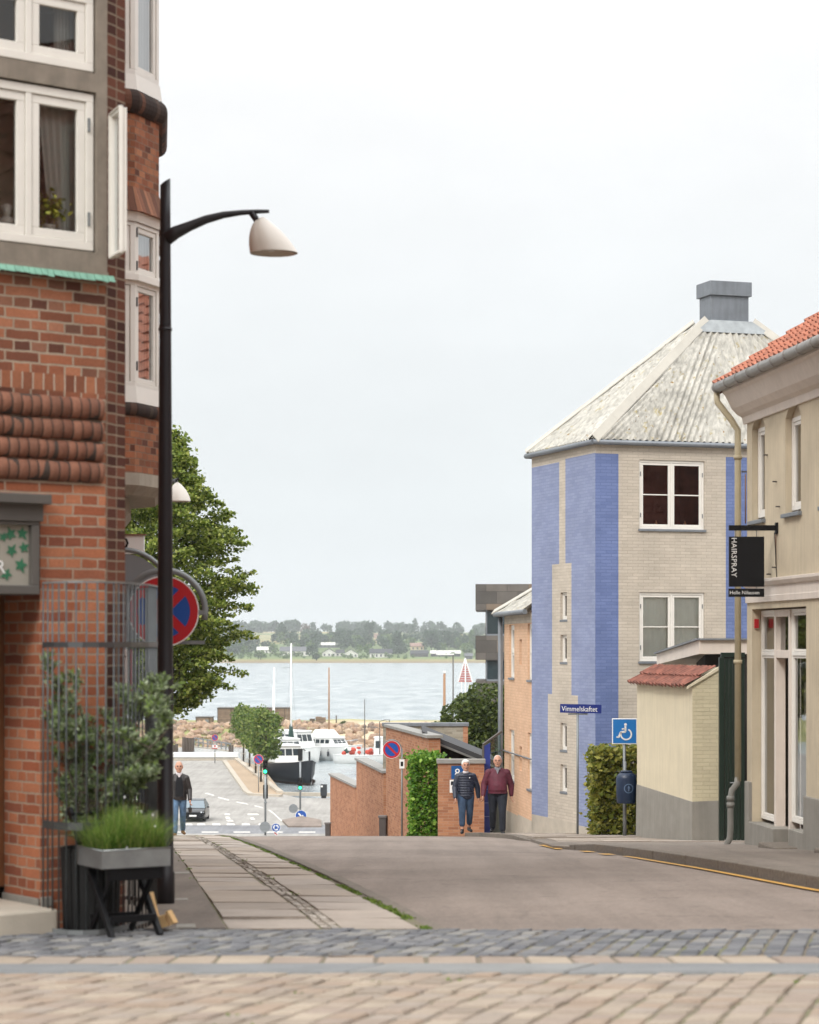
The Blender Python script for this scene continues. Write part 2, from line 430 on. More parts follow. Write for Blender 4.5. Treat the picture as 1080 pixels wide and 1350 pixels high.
    MT['leaf_olive'] = leafm('olive_leaf', ['#5c6b4c','#7c8a6a','#9dab8a','#bcc6a6','#6a7a56','#94ae5e'], .3)
    MT['leaf_grass'] = leafm('grass_blade', ['#466a24','#5e8430','#7a983e','#507428','#8fa650','#a5a863'], .35)
    MT['leaf_hedge'] = leafm('hedge_leaf', ['#667028','#868838','#a39e4a','#505a26','#b0a856','#5e6a2a'], .35)
    MT['leaf_ivy'] = leafm('ivy_leaf', ['#3f6a1e','#5d8a28','#7aa43a','#4e7a24','#90b04a'], .3)
    MT['leaf_dark'] = leafm('shrub_leaf', ['#33421c','#455424','#566428','#3a4a20','#687338'], .25)
    MT['leaf_quay'] = leafm('quay_tree_leaf', ['#4a6428','#627a34','#788c42','#566e2c','#86944c','#909a54'], .35)
    MT['leaf_far'] = leafm('far_leaf', ['#223c20','#2c4726','#38542e','#274124','#425c36'], .25)
    MT['leaf_far_pale'] = leafm('far_pale_leaf', ['#4a662c','#5c7834','#526e34','#425c28','#6e8042'], .25)
    MT['leaf_far_brown'] = leafm('far_brown_leaf', ['#6b5a48','#75604c','#5f5040','#6e6450'], .2)
    MT['leaf_yellow'] = leafm('house_plant_leaf', ['#8a8a2a','#a5a03a','#6f7a24','#b5ab4a'], .3)
    MT['moss'] = leafm('moss_tuft', ['#4f6a1e','#6a8228','#7d9438','#44581c'], .3)
mk()

def eternit():
    m, nt, b = newmat('weathered_fibre_cement'); co = objco(nt)
    base = ramp(nt, noisen(nt, co, 1.6, 6, .65), [(.25, lin('#97948c')), (.45, lin('#b5b2a9')), (.65, lin('#c6c3ba'))])
    lich = ramp(nt, noisen(nt, co, 5.5, 6, .7), [(.58, g3(0)), (.68, g3(1))])
    c = mixc(nt, lich, base, lin('#a89a6c'))
    l2 = ramp(nt, noisen(nt, co, 11, 3, .5), [(.69, g3(0)), (.72, g3(1))])
    c = mixc(nt, l2, c, lin('#8a6a3a'))
    st = ramp(nt, noisen(nt, co, 5, 5, .6, (2.2, 2.2, .4)), [(.35, g3(.66)), (.6, g3(1.03))])
    c = mixc(nt, 1.0, c, st, 'MULTIPLY')
    nt.links.new(c, b.inputs['Base Color']); b.inputs['Roughness'].default_value = .9
    bump(nt, noisen(nt, co, 60, 3), b, .2, .01); return m
MT['eternit'] = eternit()
def asphalt(name, c1, c2, c3):
    m, nt, b = newmat(name); co = objco(nt)
    a = ramp(nt, noisen(nt, co, .35, 6, .6), [(.3, lin(c1)), (.5, lin(c2)), (.7, lin(c3))])
    sp = ramp(nt, noisen(nt, co, 90, 3, .7), [(.3, g3(.68)), (.7, g3(1.32))])
    c = mixc(nt, 1.0, a, sp, 'MULTIPLY')
    c = mixc(nt, 1.0, c, ramp(nt, noisen(nt, co, 22, 4, .75), [(.32, g3(.78)), (.68, g3(1.18))]), 'MULTIPLY')
    ck = N(nt, 'ShaderNodeTexVoronoi', feature='DISTANCE_TO_EDGE', ins={'Scale': .42}); wc = N(nt, 'ShaderNodeVectorMath', operation='ADD'); nt.links.new(co, wc.inputs[0]); wn = N(nt, 'ShaderNodeTexNoise', ins={'Scale': 1.6, 'Detail': 5}); nt.links.new(co, wn.inputs['Vector']); nt.links.new(wn.outputs['Color'], wc.inputs[1]); nt.links.new(wc.outputs[0], ck.inputs['Vector'])
    km = mixc(nt, 1.0, ramp(nt, ck.outputs['Distance'], [(0, g3(.72)), (.012, g3(1))]), ramp(nt, noisen(nt, co, .5, 2), [(.5, g3(0)), (.6, g3(.6))]), 'ADD')
    c = mixc(nt, 1.0, c, ramp(nt, km, [(.7, g3(.75)), (1, g3(1))]), 'MULTIPLY')
    w = ramp(nt, noisen(nt, co, 1.0, 4, .6, (2.5, .12, 1)), [(.4, g3(.9)), (.62, g3(1.06))])
    c = mixc(nt, 1.0, c, w, 'MULTIPLY')
    pt = ramp(nt, noisen(nt, co, 2.4, 3, .5), [(.66, g3(1)), (.72, g3(.78))])
    c = mixc(nt, 1.0, c, pt, 'MULTIPLY')
    nt.links.new(c, b.inputs['Base Color']); b.inputs['Roughness'].default_value = .92; b.inputs['Specular IOR Level'].default_value = .3
    bump(nt, noisen(nt, co, 140, 3, .7), b, .5, .006); return m
MT['asphalt'] = asphalt('warm_asphalt', '#7a6f67', '#867a71', '#8f837a')
MT['asphalt_dark'] = asphalt('dark_asphalt', '#6e645d', '#797067', '#827870')
MT['asphalt_patch'] = asphalt('patch_asphalt', '#6f635a', '#7a6d63', '#84776c')
MT['asphalt_plaza'] = asphalt('harbour_asphalt', '#8d8a85', '#9b9893', '#a4a19c')
MT['asphalt_cross'] = asphalt('crossroad_asphalt', '#76777a', '#808184', '#898a8c')
def slabs_m(name, cols, var=.15):
    m, nt, b = newmat(name); g = N(nt, 'ShaderNodeNewGeometry'); co = objco(nt); k = len(cols)
    c = ramp(nt, g.outputs['Random Per Island'], [((i+.5)/k, lin(x)) for i, x in enumerate(cols)])
    c = mixc(nt, 1.0, c, ramp(nt, noisen(nt, co, 3, 6, .65), [(.3, g3(1-var)), (.7, g3(1+var*.6))]), 'MULTIPLY')
    c = mixc(nt, 1.0, c, ramp(nt, noisen(nt, co, 80, 3, .6), [(.3, g3(.85)), (.7, g3(1.12))]), 'MULTIPLY')
    nt.links.new(c, b.inputs['Base Color']); b.inputs['Roughness'].default_value = .85; b.inputs['Specular IOR Level'].default_value = .35
    bump(nt, noisen(nt, co, 60, 4, .6), b, .35, .006); return m
MT['round_brick'] = slabs_m('rounded_brick', ['#5f3e32','#784f3e','#875c49','#684437','#805846','#553a31'], .3)
MT['roll_joint'] = plain('dark_mortar', '#3f342e', .95, var=.2)
MT['joint_moss'] = newmat('mossy_joint')[0]
_nt = MT['joint_moss'].node_tree; _b = _nt.nodes['Principled BSDF']; _co = objco(_nt)
_nt.links.new(mixc(_nt, ramp(_nt, noisen(_nt, _co, 1.6, 5, .6), [(.45, g3(0)), (.65, g3(1))]), ramp(_nt, noisen(_nt, _co, 40, 3), [(.3, lin('#5f5649')), (.7, lin('#796f5f'))]), ramp(_nt, noisen(_nt, _co, 60, 3), [(.3, lin('#5a5f40')), (.7, lin('#78794f'))])), _b.inputs['Base Color']); _b.inputs['Roughness'].default_value = .95
MT['slab'] = slabs_m('pavement_slab', ['#9a8d80','#a4978a','#a99d92','#91867b','#a0958b'])
MT['sett_pink'] = slabs_m('pink_sett', ['#94867a','#9d9081','#a59888','#8d8174','#9a8f84','#988777'])
MT['sett_grey'] = slabs_m('grey_sett', ['#65666a','#707174','#7c7c7d','#5d5f63','#878581'])
MT['band_grey'] = slabs_m('gutter_stone', ['#858685','#8f908f','#7d7f80'])
MT['sett_line'] = slabs_m('small_sett', ['#9a9086','#aba196','#847c74','#b3aaa0'])
MT['joint'] = plain('sandy_joint', '#7a7062', .95, var=.3, scale=8)
def clad():
    m, nt, b = newmat('oxidised_cladding'); uv = uvnode(nt)
    bt = N(nt, 'ShaderNodeTexBrick', offset=.5, ins={'Color1': g3(0), 'Color2': g3(1), 'Mortar': g3(0), 'Scale': 1.0, 'Mortar Size': .02, 'Brick Width': 1.9, 'Row Height': 1.1})
    nt.links.new(uv, bt.inputs['Vector'])
    c = ramp(nt, bt.outputs['Color'], [(.1, lin('#4b4641')), (.4, lin('#5a544e')), (.7, lin('#655e57')), (.95, lin('#776450'))])
    c = mixc(nt, bt.outputs['Fac'], c, lin('#3a332e'))
    c = mixc(nt, 1.0, c, ramp(nt, noisen(nt, uv, .7, 5), [(.3, g3(.8)), (.7, g3(1.12))]), 'MULTIPLY')
    nt.links.new(c, b.inputs['Base Color']); b.inputs['Roughness'].default_value = .6; return m
MT['clad'] = clad()
def planks(name, c1, c2, w=.15, vert=True):
    m, nt, b = newmat(name); uv = uvnode(nt)
    bt = N(nt, 'ShaderNodeTexBrick', offset=.37, ins={'Color1': g3(0), 'Color2': g3(1), 'Mortar': g3(0), 'Scale': 1.0, 'Mortar Size': .006, 'Brick Width': 3.0 if not vert else w, 'Row Height': w if not vert else 40})
    nt.links.new(uv, bt.inputs['Vector'])
    c = ramp(nt, bt.outputs['Color'], [(0, lin(c1)), (1, lin(c2))])
    c = mixc(nt, bt.outputs['Fac'], c, lin('#3a3028'))
    c = mixc(nt, 1.0, c, ramp(nt, noisen(nt, uv, 2, 5), [(.3, g3(.82)), (.7, g3(1.12))]), 'MULTIPLY')
    nt.links.new(c, b.inputs['Base Color']); b.inputs['Roughness'].default_value = .85; return m
MT['planks'] = planks('grey_brown_planks', '#776455', '#8d7866', .2, False)
MT['planks_dark'] = planks('dark_piles', '#4a4038', '#5f5248', .3)
HAZE = 0.00016; SKYK = 1.12; EXPO = 0.0; ZEN = 2.45; SUN = 1.9
# ------------------------------------------------------------------ setting
LOW = -12.8; SEA = -14.0
def G(px, py, z=LOW):
    D = z*F/(HY-py); return Vector((X_(px, D), D, z))
KX = lambda D: .26-.1225*(D-15.2)          # left kerb line
KR = [(-2,6.2),(9,5.0),(15,4.25),(20.8,3.74),(26,3.40),(30,3.08),(33,2.72),(34.6,2.40)]
KR2 = [(41.2,2.35),(42.2,2.05),(45,1.93),(50,1.62),(53,1.36),(60,.35),(75,-1.72),(100,-5.2),(130,-9.4),(147,-11.8)]
KRD = [a for a, b in KR+KR2]; KRX = [b for a, b in KR+KR2]
def kr(D): return float(np.interp(D, KRD, KRX))

# base terrain of the hill street down to the lower town
mb = MB()
ds = list(np.arange(-60, 190.1, 2.5)); xs = [-160,-90,-50,-30,-20,-14,-10,-7,-5,-3,-1,1,3,5,7,10,14,20,30,50,90,160]
mb.grid([[(x, d, zg(d)-(.07 if d < 146 else 0)) for x in xs] for d in ds])
struct('terrain', mb, MT['asphalt_plaza'])

# asphalt road down the hill
mb = MB(); ds = [15.0]+list(np.arange(15.5, 150.1, .75))
mb.grid([[(KX(d)-.02+(kr(d)+.3-KX(d)+.02)*t, d, zg(d)+.015*math.sin(math.pi*t)) for t in (0,.15,.3,.5,.7,.85,1)] for d in ds])
struct('road', mb, MT['asphalt'])
# asphalt in front of the shop and drive to the yard behind the yellow wall
def strip(name, f0, f1, ds, dz, mat, thick=.16, nx=4):
    m = MB()
    top = [[(f0(d)+(f1(d)-f0(d))*t/nx, d, zg(d)+(dz(d) if callable(dz) else dz)) for t in range(nx+1)] for d in ds]
    m.grid(top, smooth=False)
    for k in (0, nx):
        col = [r[k] for r in top]
        for a, b in zip(col, col[1:]): m.poly([a, b, (b[0],b[1],b[2]-thick), (a[0],a[1],a[2]-thick)])
    for r in (top[0], top[-1]):
        for a, b in zip(r, r[1:]): m.poly([a, b, (b[0],b[1],b[2]-thick), (a[0],a[1],a[2]-thick)])
    return struct(name, m, mat)
fr = lambda a, b, s: list(np.arange(a, b+1e-6, s))
strip('pavement_by_the_shop', lambda d: kr(d)+.16, lambda d: 14, fr(-2, 34.4, .8), lambda d: .12 if d < 33 else .12-.02*(d-33), MT['asphalt_dark'])
strip('yard_crossing', lambda d: kr(d) if d < 34.5 or d > 41.4 else 2.2, lambda d: 14, fr(34.4, 41.4, .5), .05, MT['asphalt_dark'])
# light slabs in the crossing and pavement by the blue house
def slabfield(m, x0, x1, d0, d1, w, l, dz, gap=.012, jit=.004, off=0.0, follow=None):
    d = d0; r = 0
    while d < d1-.05:
        e = min(d+l*random.uniform(.92,1.08), d1); fx = follow(.5*(d+e)) if follow else 0
        x = x0+((r % 2)*off)
        while x < x1-.02:
            y = min(x+w*random.uniform(.97,1.03), x1)
            z = random.uniform(-jit, jit)
            f0 = follow(d) if follow else 0; f1 = follow(e) if follow else 0
            g = gap/2
            b = [(x+g+f0,d+g,zg(d)+dz-.06),(y-g+f0,d+g,zg(d)+dz-.06),(y-g+f1,e-g,zg(e)+dz-.06),(x+g+f1,e-g,zg(e)+dz-.06)]
            t = [(p[0],p[1],p[2]+.06+z+random.uniform(-jit,jit)) for p in b]
            m.hexa(b, t); x = y
        d = e; r += 1
m = MB()
slabfield(m, .18, 2.7, 42.0, 54, .63, .9, .085, follow=kr)
struct('pavement_by_the_blue_house', m, MT['slab'])
m = MB(); slabfield(m, 2.5, 7.5, 38.2, 41.9, .8, 1.0, .062); struct('crossing_slabs', m, MT['slab'])
strip('pavement_bed', lambda d: kr(d)+.1, lambda d: 14, fr(41.4, 56, .8), .05, MT['joint'])
strip('pavement_beyond_crest', lambda d: kr(d)+.12, lambda d: kr(d)+4, fr(54, 146, 2), .08, MT['asphalt_dark'])
# kerbs
def kerb(name, f, d0, d1, w, h, seg=1.0, side=1, mat='granite', tilt=0):
    m = MB(); d = d0
    while d < d1-.05:
        e = min(d+seg*random.uniform(.9,1.1), d1); j = random.uniform(-.006,.006)
        hh = h(d) if callable(h) else h; h2 = h(e) if callable(h) else h
        b = [(f(d),d+.008,zg(d)-.12),(f(d)+side*w,d+.008,zg(d)-.12),(f(e)+side*w,e-.008,zg(e)-.12),(f(e),e-.008,zg(e)-.12)]
        t = [(b[0][0]+j,b[0][1],zg(d)+hh),(b[1][0]+j,b[1][1],zg(d)+hh+.003),(b[2][0]+j,b[2][1],zg(e)+h2+.003),(b[3][0]+j,b[3][1],zg(e)+h2)]
        m.hexa(b, t); d = e
    return part(name, m, MT[mat], kind='structure', bev=.012)
kerb('kerb_by_the_shop', kr, -2, 34.5, .17, lambda d: .125 if d < 33 else .125-.03*(d-33))
kerb('kerb_by_the_blue_house', kr, 41.6, 60, .16, lambda d: min(.09, .02+.05*(d-41.6)))
kerb('left_kerb', lambda d: KX(d), 15.05, 56, -.13, lambda d: .012+.03*min(1, max(0,(d-15)/8)), mat='granite')
# left pavement: slab rows, small sett line, moss
lk = lambda d: KX(d)
m = MB(); slabfield(m, -.72, -.20, 15.1, 56, .52, 1.05, .03, .014, .006, follow=lk)
slabfield(m, -1.48, -.86, 15.1, 56, .62, 1.0, .03, .016, .007, follow=lk)
struct('pavement_slabs', m, MT['slab'])
m = MB(); slabfield(m, -.855, -.725, 15.1, 56, .065, .11, .028, .014, .006, follow=lk)
struct('sett_line', m, MT['sett_line'])
strip('left_pavement_bed', lambda d: KX(d)-4.5, lambda d: KX(d)-.12, fr(15.1, 57, .8), .018, MT['joint_moss'])
strip('left_pavement_asphalt', lambda d: KX(d)-4.6, lambda d: KX(d)-1.49, fr(15.1, 57, .8), .026, MT['asphalt_dark'])
strip('left_pavement_beyond_crest', lambda d: KX(d)-4.5, lambda d: KX(d)-.1, fr(57, 146, 2), .03, MT['asphalt_dark'])
# setts of the square
def setts(name, x0, x1, d0, d1, w, l, mat, skew=.03, gap=.016, jit=.006, top=.03, slope=0):
    m = MB(); d = d0; r = 0; cols = [x0-2.0]
    while cols[-1] < x1+.5: cols.append(cols[-1]+w*random.uniform(.86,1.14))
    while d < d1-.02:
        e = min(d+l*random.uniform(.92,1.08), d1)
        for x, y in zip(cols, cols[1:]):            # joints run on from row to row at a slant
            x += r*skew; y += r*skew
            g = gap/2*random.uniform(.7,1.4); h = random.uniform(-jit,jit); s = .008
            sl0 = slope*x; sl1 = slope*y
            j = lambda: random.uniform(-.004,.004)
            b = [(x+g+j(),d+sl0+g+j(),zg(d)-.03),(y-g+j(),d+sl1+g+j(),zg(d)-.03),(y+skew-g+j(),e+sl1-g+j(),zg(e)-.03),(x+skew+g+j(),e+sl0-g+j(),zg(e)-.03)]
            c = [(p[0],p[1],p[2]+.03+top*.6+h) for p in b]
            cx = sum(p[0] for p in b)/4; cy = sum(p[1] for p in b)/4
            t = [(p[0]+(s if p[0] < cx else -s), p[1]+(s if p[1] < cy else -s), p[2]+.03+top+h+random.uniform(-.003,.003)) for p in b]
            k = len(m.v); m.v += [Vector(q) for q in b+c+t]
            for q in ([0,1,5,4],[1,2,6,5],[2,3,7,6],[3,0,4,7],[4,5,9,8],[5,6,10,9],[6,7,11,10],[7,4,8,11],[8,9,10,11]):
                m.f.append([k+i for i in q]); m.m.append(0); m.s.append(False)
        d = e; r += 1
    return struct(name, m, mat)
m = MB(); ds = fr(-20, 15.05, .6)
m.grid([[(x, d, zg(d)+.016) for x in (-14,-9,-5,-2,0,2,5,9,14)] for d in ds]); struct('square_bed', m, MT['joint_moss'])
setts('square_setts', -6, 6.5, 7.2, 11.74, .155, .205, MT['sett_pink'], .055, .016, .005, .027)
setts('grey_setts', -7, 7.5, 12.83, 15.02, .118, .19, MT['sett_grey'], .04, .017, .007, .026)
setts('pink_sett_row', -6, 7, 12.32, 12.81, .27, .5, MT['sett_pink'], 0, .016, .003, .026)
setts('gutter_stones', -6, 7, 11.76, 12.30, 1.3, .54, MT['band_grey'], .2, .012, .003)
# moss in the joints
def tufts(pts, size, per):
    out = []
    for p in pts:
        for i in range(per):
            out.append((p[0]+random.gauss(0,.02), p[1]+random.gauss(0,.03), p[2]+random.uniform(0,size*.5)))
    return out
def leaves(name, pts, size, mat, parent=None, elong=1.7, up=.3, jit=.35, nrm=None, **kw):
    """many small rhombic leaves, one face each"""
    pts = np.asarray(pts, float); n = len(pts)
    s = size*(1+jit*(np.random.rand(n)*2-1)) if np.isscalar(size) else np.asarray(size)
    a = np.random.normal(size=(n,3)); a[:,2] = a[:,2]*.8+up*.0
    a /= np.linalg.norm(a, axis=1)[:,None]
    b = np.random.normal(size=(n,3))
    if nrm is not None: b = np.cross(a, np.asarray(nrm)+.45*np.random.normal(size=(n,3)))
    else:
        nn = np.random.normal(size=(n,3))*.7+np.array([0,0,up*2]); b = np.cross(a, nn)
    b /= np.linalg.norm(b, axis=1)[:,None]+1e-9
    L = (s*elong/2)[:,None]*a; W = (s/2)[:,None]*b
    v = np.empty((n*4,3)); v[0::4] = pts-L; v[1::4] = pts+W-L*.15; v[2::4] = pts+L; v[3::4] = pts-W-L*.15
    me = bpy.data.meshes.new(name); me.vertices.add(n*4); me.vertices.foreach_set('co', v.ravel())
    me.loops.add(n*4); me.loops.foreach_set('vertex_index', np.arange(n*4))
    me.polygons.add(n); me.polygons.foreach_set('loop_start', np.arange(n)*4); me.polygons.foreach_set('loop_total', np.full(n,4))
    me.update(calc_edges=True); me.validate()
    me.materials.append(mat if not isinstance(mat, str) else MT[mat])
    if parent is None and not kw: return me
    return part(name, me, None, parent, **kw)
pts = []
for i in range(1000):
    d = 15.1+random.random()**1.2*34; k = noise.noise((d*.8, 3, 1)) > -.15
    if k: pts.append((KX(d)-.165+random.gauss(0,.016), d, zg(d)+.02))
for i in range(120):
    d = 15.2+random.random()*33
    if noise.noise((d*.9, 8, 2)) > .15: pts.append((KX(d)-.725+random.gauss(0,.012), d, zg(d)+.03))
for i in range(60):
    d = 15.2+random.random()*30
    if noise.noise((d*.9, 5, 2)) > .25: pts.append((KX(d)-1.49+random.gauss(0,.012), d, zg(d)+.03))
for i in range(420):
    d = random.choice((8.4,8.86,9.32,9.78,10.2,10.7,11.2,13.2,13.8,14.4))+random.gauss(0,.05); x = random.uniform(-3,3)
    if noise.noise((x*1.1, d*1.1, 7)) > .4: pts.append((x, d, zg(d)+.022))
o = part('joint_moss', leaves('joint_moss', tufts(pts, .018, 6), .012, 'moss', elong=2.0), None); o['kind'] = 'stuff'
# markings on the hill road
m = MB()
def ymark(d0, d1, f, w):
    ds = fr(d0, d1, .5)
    m.grid([[(f(d), d, zg(d)+.02), (f(d)+w, d, zg(d)+.02)] for d in ds])
ymark(10, 30.6, lambda d: kr(d)-.17, .08); ymark(31.2, 32.0, lambda d: kr(d)-.26, .16); ymark(32.6, 33.4, lambda d: kr(d)-.24, .15); ymark(34.2, 37.5, lambda d: kr(34.5)-.22-.03*(d-34.2), .11)
struct('yellow_kerb_line', m, MT['yellow_line'])
# ---- lower town
m = MB()
m.grid([[(x, d, LOW+.012) for x in (-60,-30,-10,10,60)] for d in (149.5,152,155,158,161.2)]); struct('cross_road', m, MT['asphalt_cross'])
m = MB()
def gq(pts, z=.02):
    m.poly([(*G(px, py).xy, LOW+z) for px, py in pts])
for px in (181,223,266,308,351,394,437): gq([(px,1098),(px+22,1098),(px+22,1096.7),(px,1096.7)])
for px in (203,223,243,260,280,299,319,341): gq([(px,1088.2),(px+11,1088.2),(px+10,1086),(px,1086)])
for pts_ in ([(300,1083.5),(309,1083.5),(306,1081.3),(298,1081.3)],[(298.5,1080.5),(304.5,1080.5),(302,1077),(297,1077)],[(296.5,1075),(303,1075),(303,1072.8),(296,1072.8)],
    [(327,1075),(342,1075),(340,1073),(326,1073)],[(331,1081),(337,1081),(334,1078),(330,1078)],
    [(270,1046.5),(283,1049.8),(282,1048),(272,1045.5)],[(287,1052),(302,1056),(302,1054.4),(288,1050.8)],[(311,1058),(328,1061.5),(326,1059.6),(312,1057)],[(335,1063),(347,1066),(346,1064.5),(336,1062)],
    [(353,1068),(360,1073),(371,1083),(373,1083),(362,1072.6),(356,1068)]): gq(pts_)
struct('road_markings', m, MT['white_line'])
def flat(name, pts, z0, z1, mat, bev=0):
    k = MB(); k.prism([tuple(p) for p in pts], z0, z1); return part(name, k, mat, kind='structure', bev=bev)
g2 = lambda px, py, z=LOW: tuple(G(px, py, z).xy)
flat('traffic_island', [g2(372,1083), g2(380,1091), g2(424,1091), g2(424,1083), g2(398,1078)], LOW, LOW+.13, MT['asphalt'])
flat('gravel_quay_strip', [g2(296,1004), g2(325,1045), g2(331,1048.5), g2(371,1050), g2(373,1047), g2(345,1012), g2(313,1003)], LOW, LOW+.1, plain('gravel', '#a5917a', .95, var=.2, scale=3, bmp=.3))
k = MB()
for a, b in (((296,1004),(310,1024)),((310,1024),(325,1045)),((325,1045),(331,1048.5)),((331,1048.5),(371,1050.5))):
    p = G(*a); q = G(*b); k.bar(p+Vector((0,0,.08)), q+Vector((0,0,.08)), .45, .2)
struct('quay_kerb', k, MT['concrete_pale'])
# quays
k = MB(); a = G(373,1047); b = G(313,1001.5)
k.prism([(-120,189),(a.x+2,189),(a.x,a.y),(b.x,b.y),(b.x,253),(-120,253)], SEA-1.5, LOW-.004); struct('quay', k, MT['asphalt_plaza'])
k = MB(); k.prism([(160,188.5),(160,190.2),(a.x+1,190.2),(a.x+1,188.5)], SEA-1.5, LOW-.01); k.prism([(4.2,190.5),(160,190.5),(160,320),(9,320)], SEA-1.5, LOW-.01); struct('east_quay', k, MT['concrete_pale'])
k = MB(); k.bar(a+Vector((-.2,0,.1)), b+Vector((-.2,0,.1)), .5, .35); k.bar(a+Vector((-.5,0,.05)), Vector((4.4,190,LOW+.05)), .5, .3); struct('quay_coping', k, MT['concrete_pale'])
# water
def water():
    mt, nt, bs = newmat('harbour_water'); co = objco(nt)
    bs.inputs['Base Color'].default_value = lin('#8d999e'); bs.inputs['Roughness'].default_value = .16; bs.inputs['Specular IOR Level'].default_value = .5
    n1 = noisen(nt, co, 1, 6, .65, (.7, .25, 1)); n2 = noisen(nt, co, 1, 3, .6, (.08, .03, 1))
    ad = N(nt, 'ShaderNodeMath', operation='MULTIPLY_ADD'); nt.links.new(n2, ad.inputs[0]); ad.inputs[1].default_value = 1.2; nt.links.new(n1, ad.inputs[2])
    bump(nt, ad.outputs[0], bs, .8, .6)
    wv = ramp(nt, noisen(nt, co, 1, 4, .65, (.16, .035, 1)), [(.36, lin('#75848b')), (.64, lin('#b0b8ba'))])  # light and dark of the ripples painted into the base colour
    nt.links.new(wv, bs.inputs['Base Color']); return mt
MT['water'] = water()
k = MB(); k.grid([[(x, d, SEA) for x in (-2500,-800,-200,-50,50,200,800,2500)] for d in (188,260,330,450,700,1100,1800)]); struct('water', k, MT['water'])
# breakwater: bed, sand, grass
k = MB()
def bw(x, d):
    prof = [(308,-15.2),(312,-14.1),(325,-11.9),(332,-11.75),(345,-11.7),(352,-11.6),(358,-12.6),(372,-15)]
    return float(np.interp(d-.02*x, [a for a, b in prof], [b for a, b in prof]))+.25*noise.noise((x*.15, d*.15, 4))*(1 if 315 < d < 356 else .2)
xs = list(np.arange(-120, 121, 3)); ds = list(np.arange(302, 382, 2))
k.grid([[(x, d, bw(x, d)) for x in xs] for d in ds])
def beach():
    mt, nt, bs = newmat('sand_and_grass'); co = objco(nt)
    sp = N(nt, 'ShaderNodeSeparateXYZ'); nt.links.new(co, sp.inputs[0])
    nz = noisen(nt, co, .12, 5, .6)
    mr = N(nt, 'ShaderNodeMapRange', ins={1: -22, 2: 4}); nt.links.new(sp.outputs[0], mr.inputs[0])
    s = N(nt, 'ShaderNodeMath', operation='SUBTRACT'); nt.links.new(nz, s.inputs[0]); nt.links.new(mr.outputs[0], s.inputs[1])
    f = ramp(nt, s.outputs[0], [(.0, g3(0)), (.25, g3(1))])
    dd = N(nt, 'ShaderNodeMapRange', ins={1: 344, 2: 350}); nt.links.new(sp.outputs[1], dd.inputs[0])
    f2 = mixc(nt, 1.0, f, ramp(nt, dd.outputs[0], [(0, g3(0)), (1, g3(.8))]), 'LIGHTEN')
    gr = ramp(nt, noisen(nt, co, .5, 4), [(.3, lin('#6d7448')), (.7, lin('#99975f'))])
    sd = ramp(nt, noisen(nt, co, .3, 5), [(.3, lin('#b3a085')), (.7, lin('#cbbb9e'))])
    nt.links.new(mixc(nt, f2, sd, gr), bs.inputs['Base Color']); bs.inputs['Roughness'].default_value = .95; return mt
struct('beach', k, beach())
# rubble of the breakwater
k = MB(); ico = None
bm_ = bmesh.new(); bmesh.ops.create_icosphere(bm_, subdivisions=1, radius=1); iv = [v.co.copy() for v in bm_.verts]; ifc = [[v.index for v in f.verts] for f in bm_.faces]; bm_.free()
for i in range(1500):
    x = random.uniform(-62, 22); d = random.uniform(308.5, 330+ (2 if x < -15 else -1.5))+.02*x
    r = random.uniform(.28,.75); s = [random.uniform(.7,1.35) for _ in range(3)]; rot = Matrix.Rotation(random.uniform(0,6.28), 3, Vector((random.random(),random.random(),random.random()+.1)).normalized())
    z = bw(x, d)
    k.add([Vector((x,d,z+.1))+rot @ Vector((v.x*s[0]*r*random.uniform(.8,1.15), v.y*s[1]*r, v.z*s[2]*r*random.uniform(.8,1.15))) for v in iv], ifc)
MT['rock'] = slabs_m('rubble_rock', ['#9a7f6b','#b0957c','#8b7a6c','#a78c74','#b8a48c','#7d6c60'])
stuff('breakwater_rocks', k, MT['rock'])
# far shore land
def far_h(x, d):
    base = np.interp(d, [1740,1752,1790,1850,2100,2500,3000,3600,5000], [-16,-13.9,-12.9,-11,-2,7,15,20,15])
    return float(base)+ (0 if d < 1800 else 3.5*noise.noise((x*.004, d*.003, 1.7))*min(1,(d-1800)/300))
k = MB(); xs = list(np.arange(-1500, 1501, 30)); ds = [1738,1752,1765,1790,1810,1835,1860,1900,1950,2000,2060,2120,2200,2300,2400,2500,2600,2750,2900,3050,3200,3400,3700,4200]
k.grid([[(x, d+ (12*noise.noise((x*.006,0,3)) if d < 1800 else 0), far_h(x, d)) for x in xs] for d in ds])
def shore():
    mt, nt, bs = newmat('far_shore_fields'); co = objco(nt); sp = N(nt, 'ShaderNodeSeparateXYZ'); nt.links.new(co, sp.inputs[0])
    mr = N(nt, 'ShaderNodeMapRange', ins={1: 1740, 2: 1890}); nt.links.new(sp.outputs[1], mr.inputs[0])
    zone = ramp(nt, mr.outputs[0], [(0, lin('#77654a')), (.33, lin('#80704f')), (.48, lin('#8a8250')), (.75, lin('#66783f')), (1, lin('#5f7040'))])
    fl = ramp(nt, noisen(nt, co, 1, 2, .4, (.006, .004, 1)), [(.5, g3(0)), (.53, g3(1))])
    d2 = N(nt, 'ShaderNodeMapRange', ins={1: 2100, 2: 2250}); nt.links.new(sp.outputs[1], d2.inputs[0])
    f2 = mixc(nt, 1.0, fl, d2.outputs[0], 'MULTIPLY')
    c = mixc(nt, f2, zone, lin('#a8966c'))
    c = mixc(nt, 1.0, c, ramp(nt, noisen(nt, co, .04, 5), [(.3, g3(.85)), (.7, g3(1.1))]), 'MULTIPLY')
    nt.links.new(c, bs.inputs['Base Color']); bs.inputs['Roughness'].default_value = 1; return mt
struct('far_shore', k, shore())
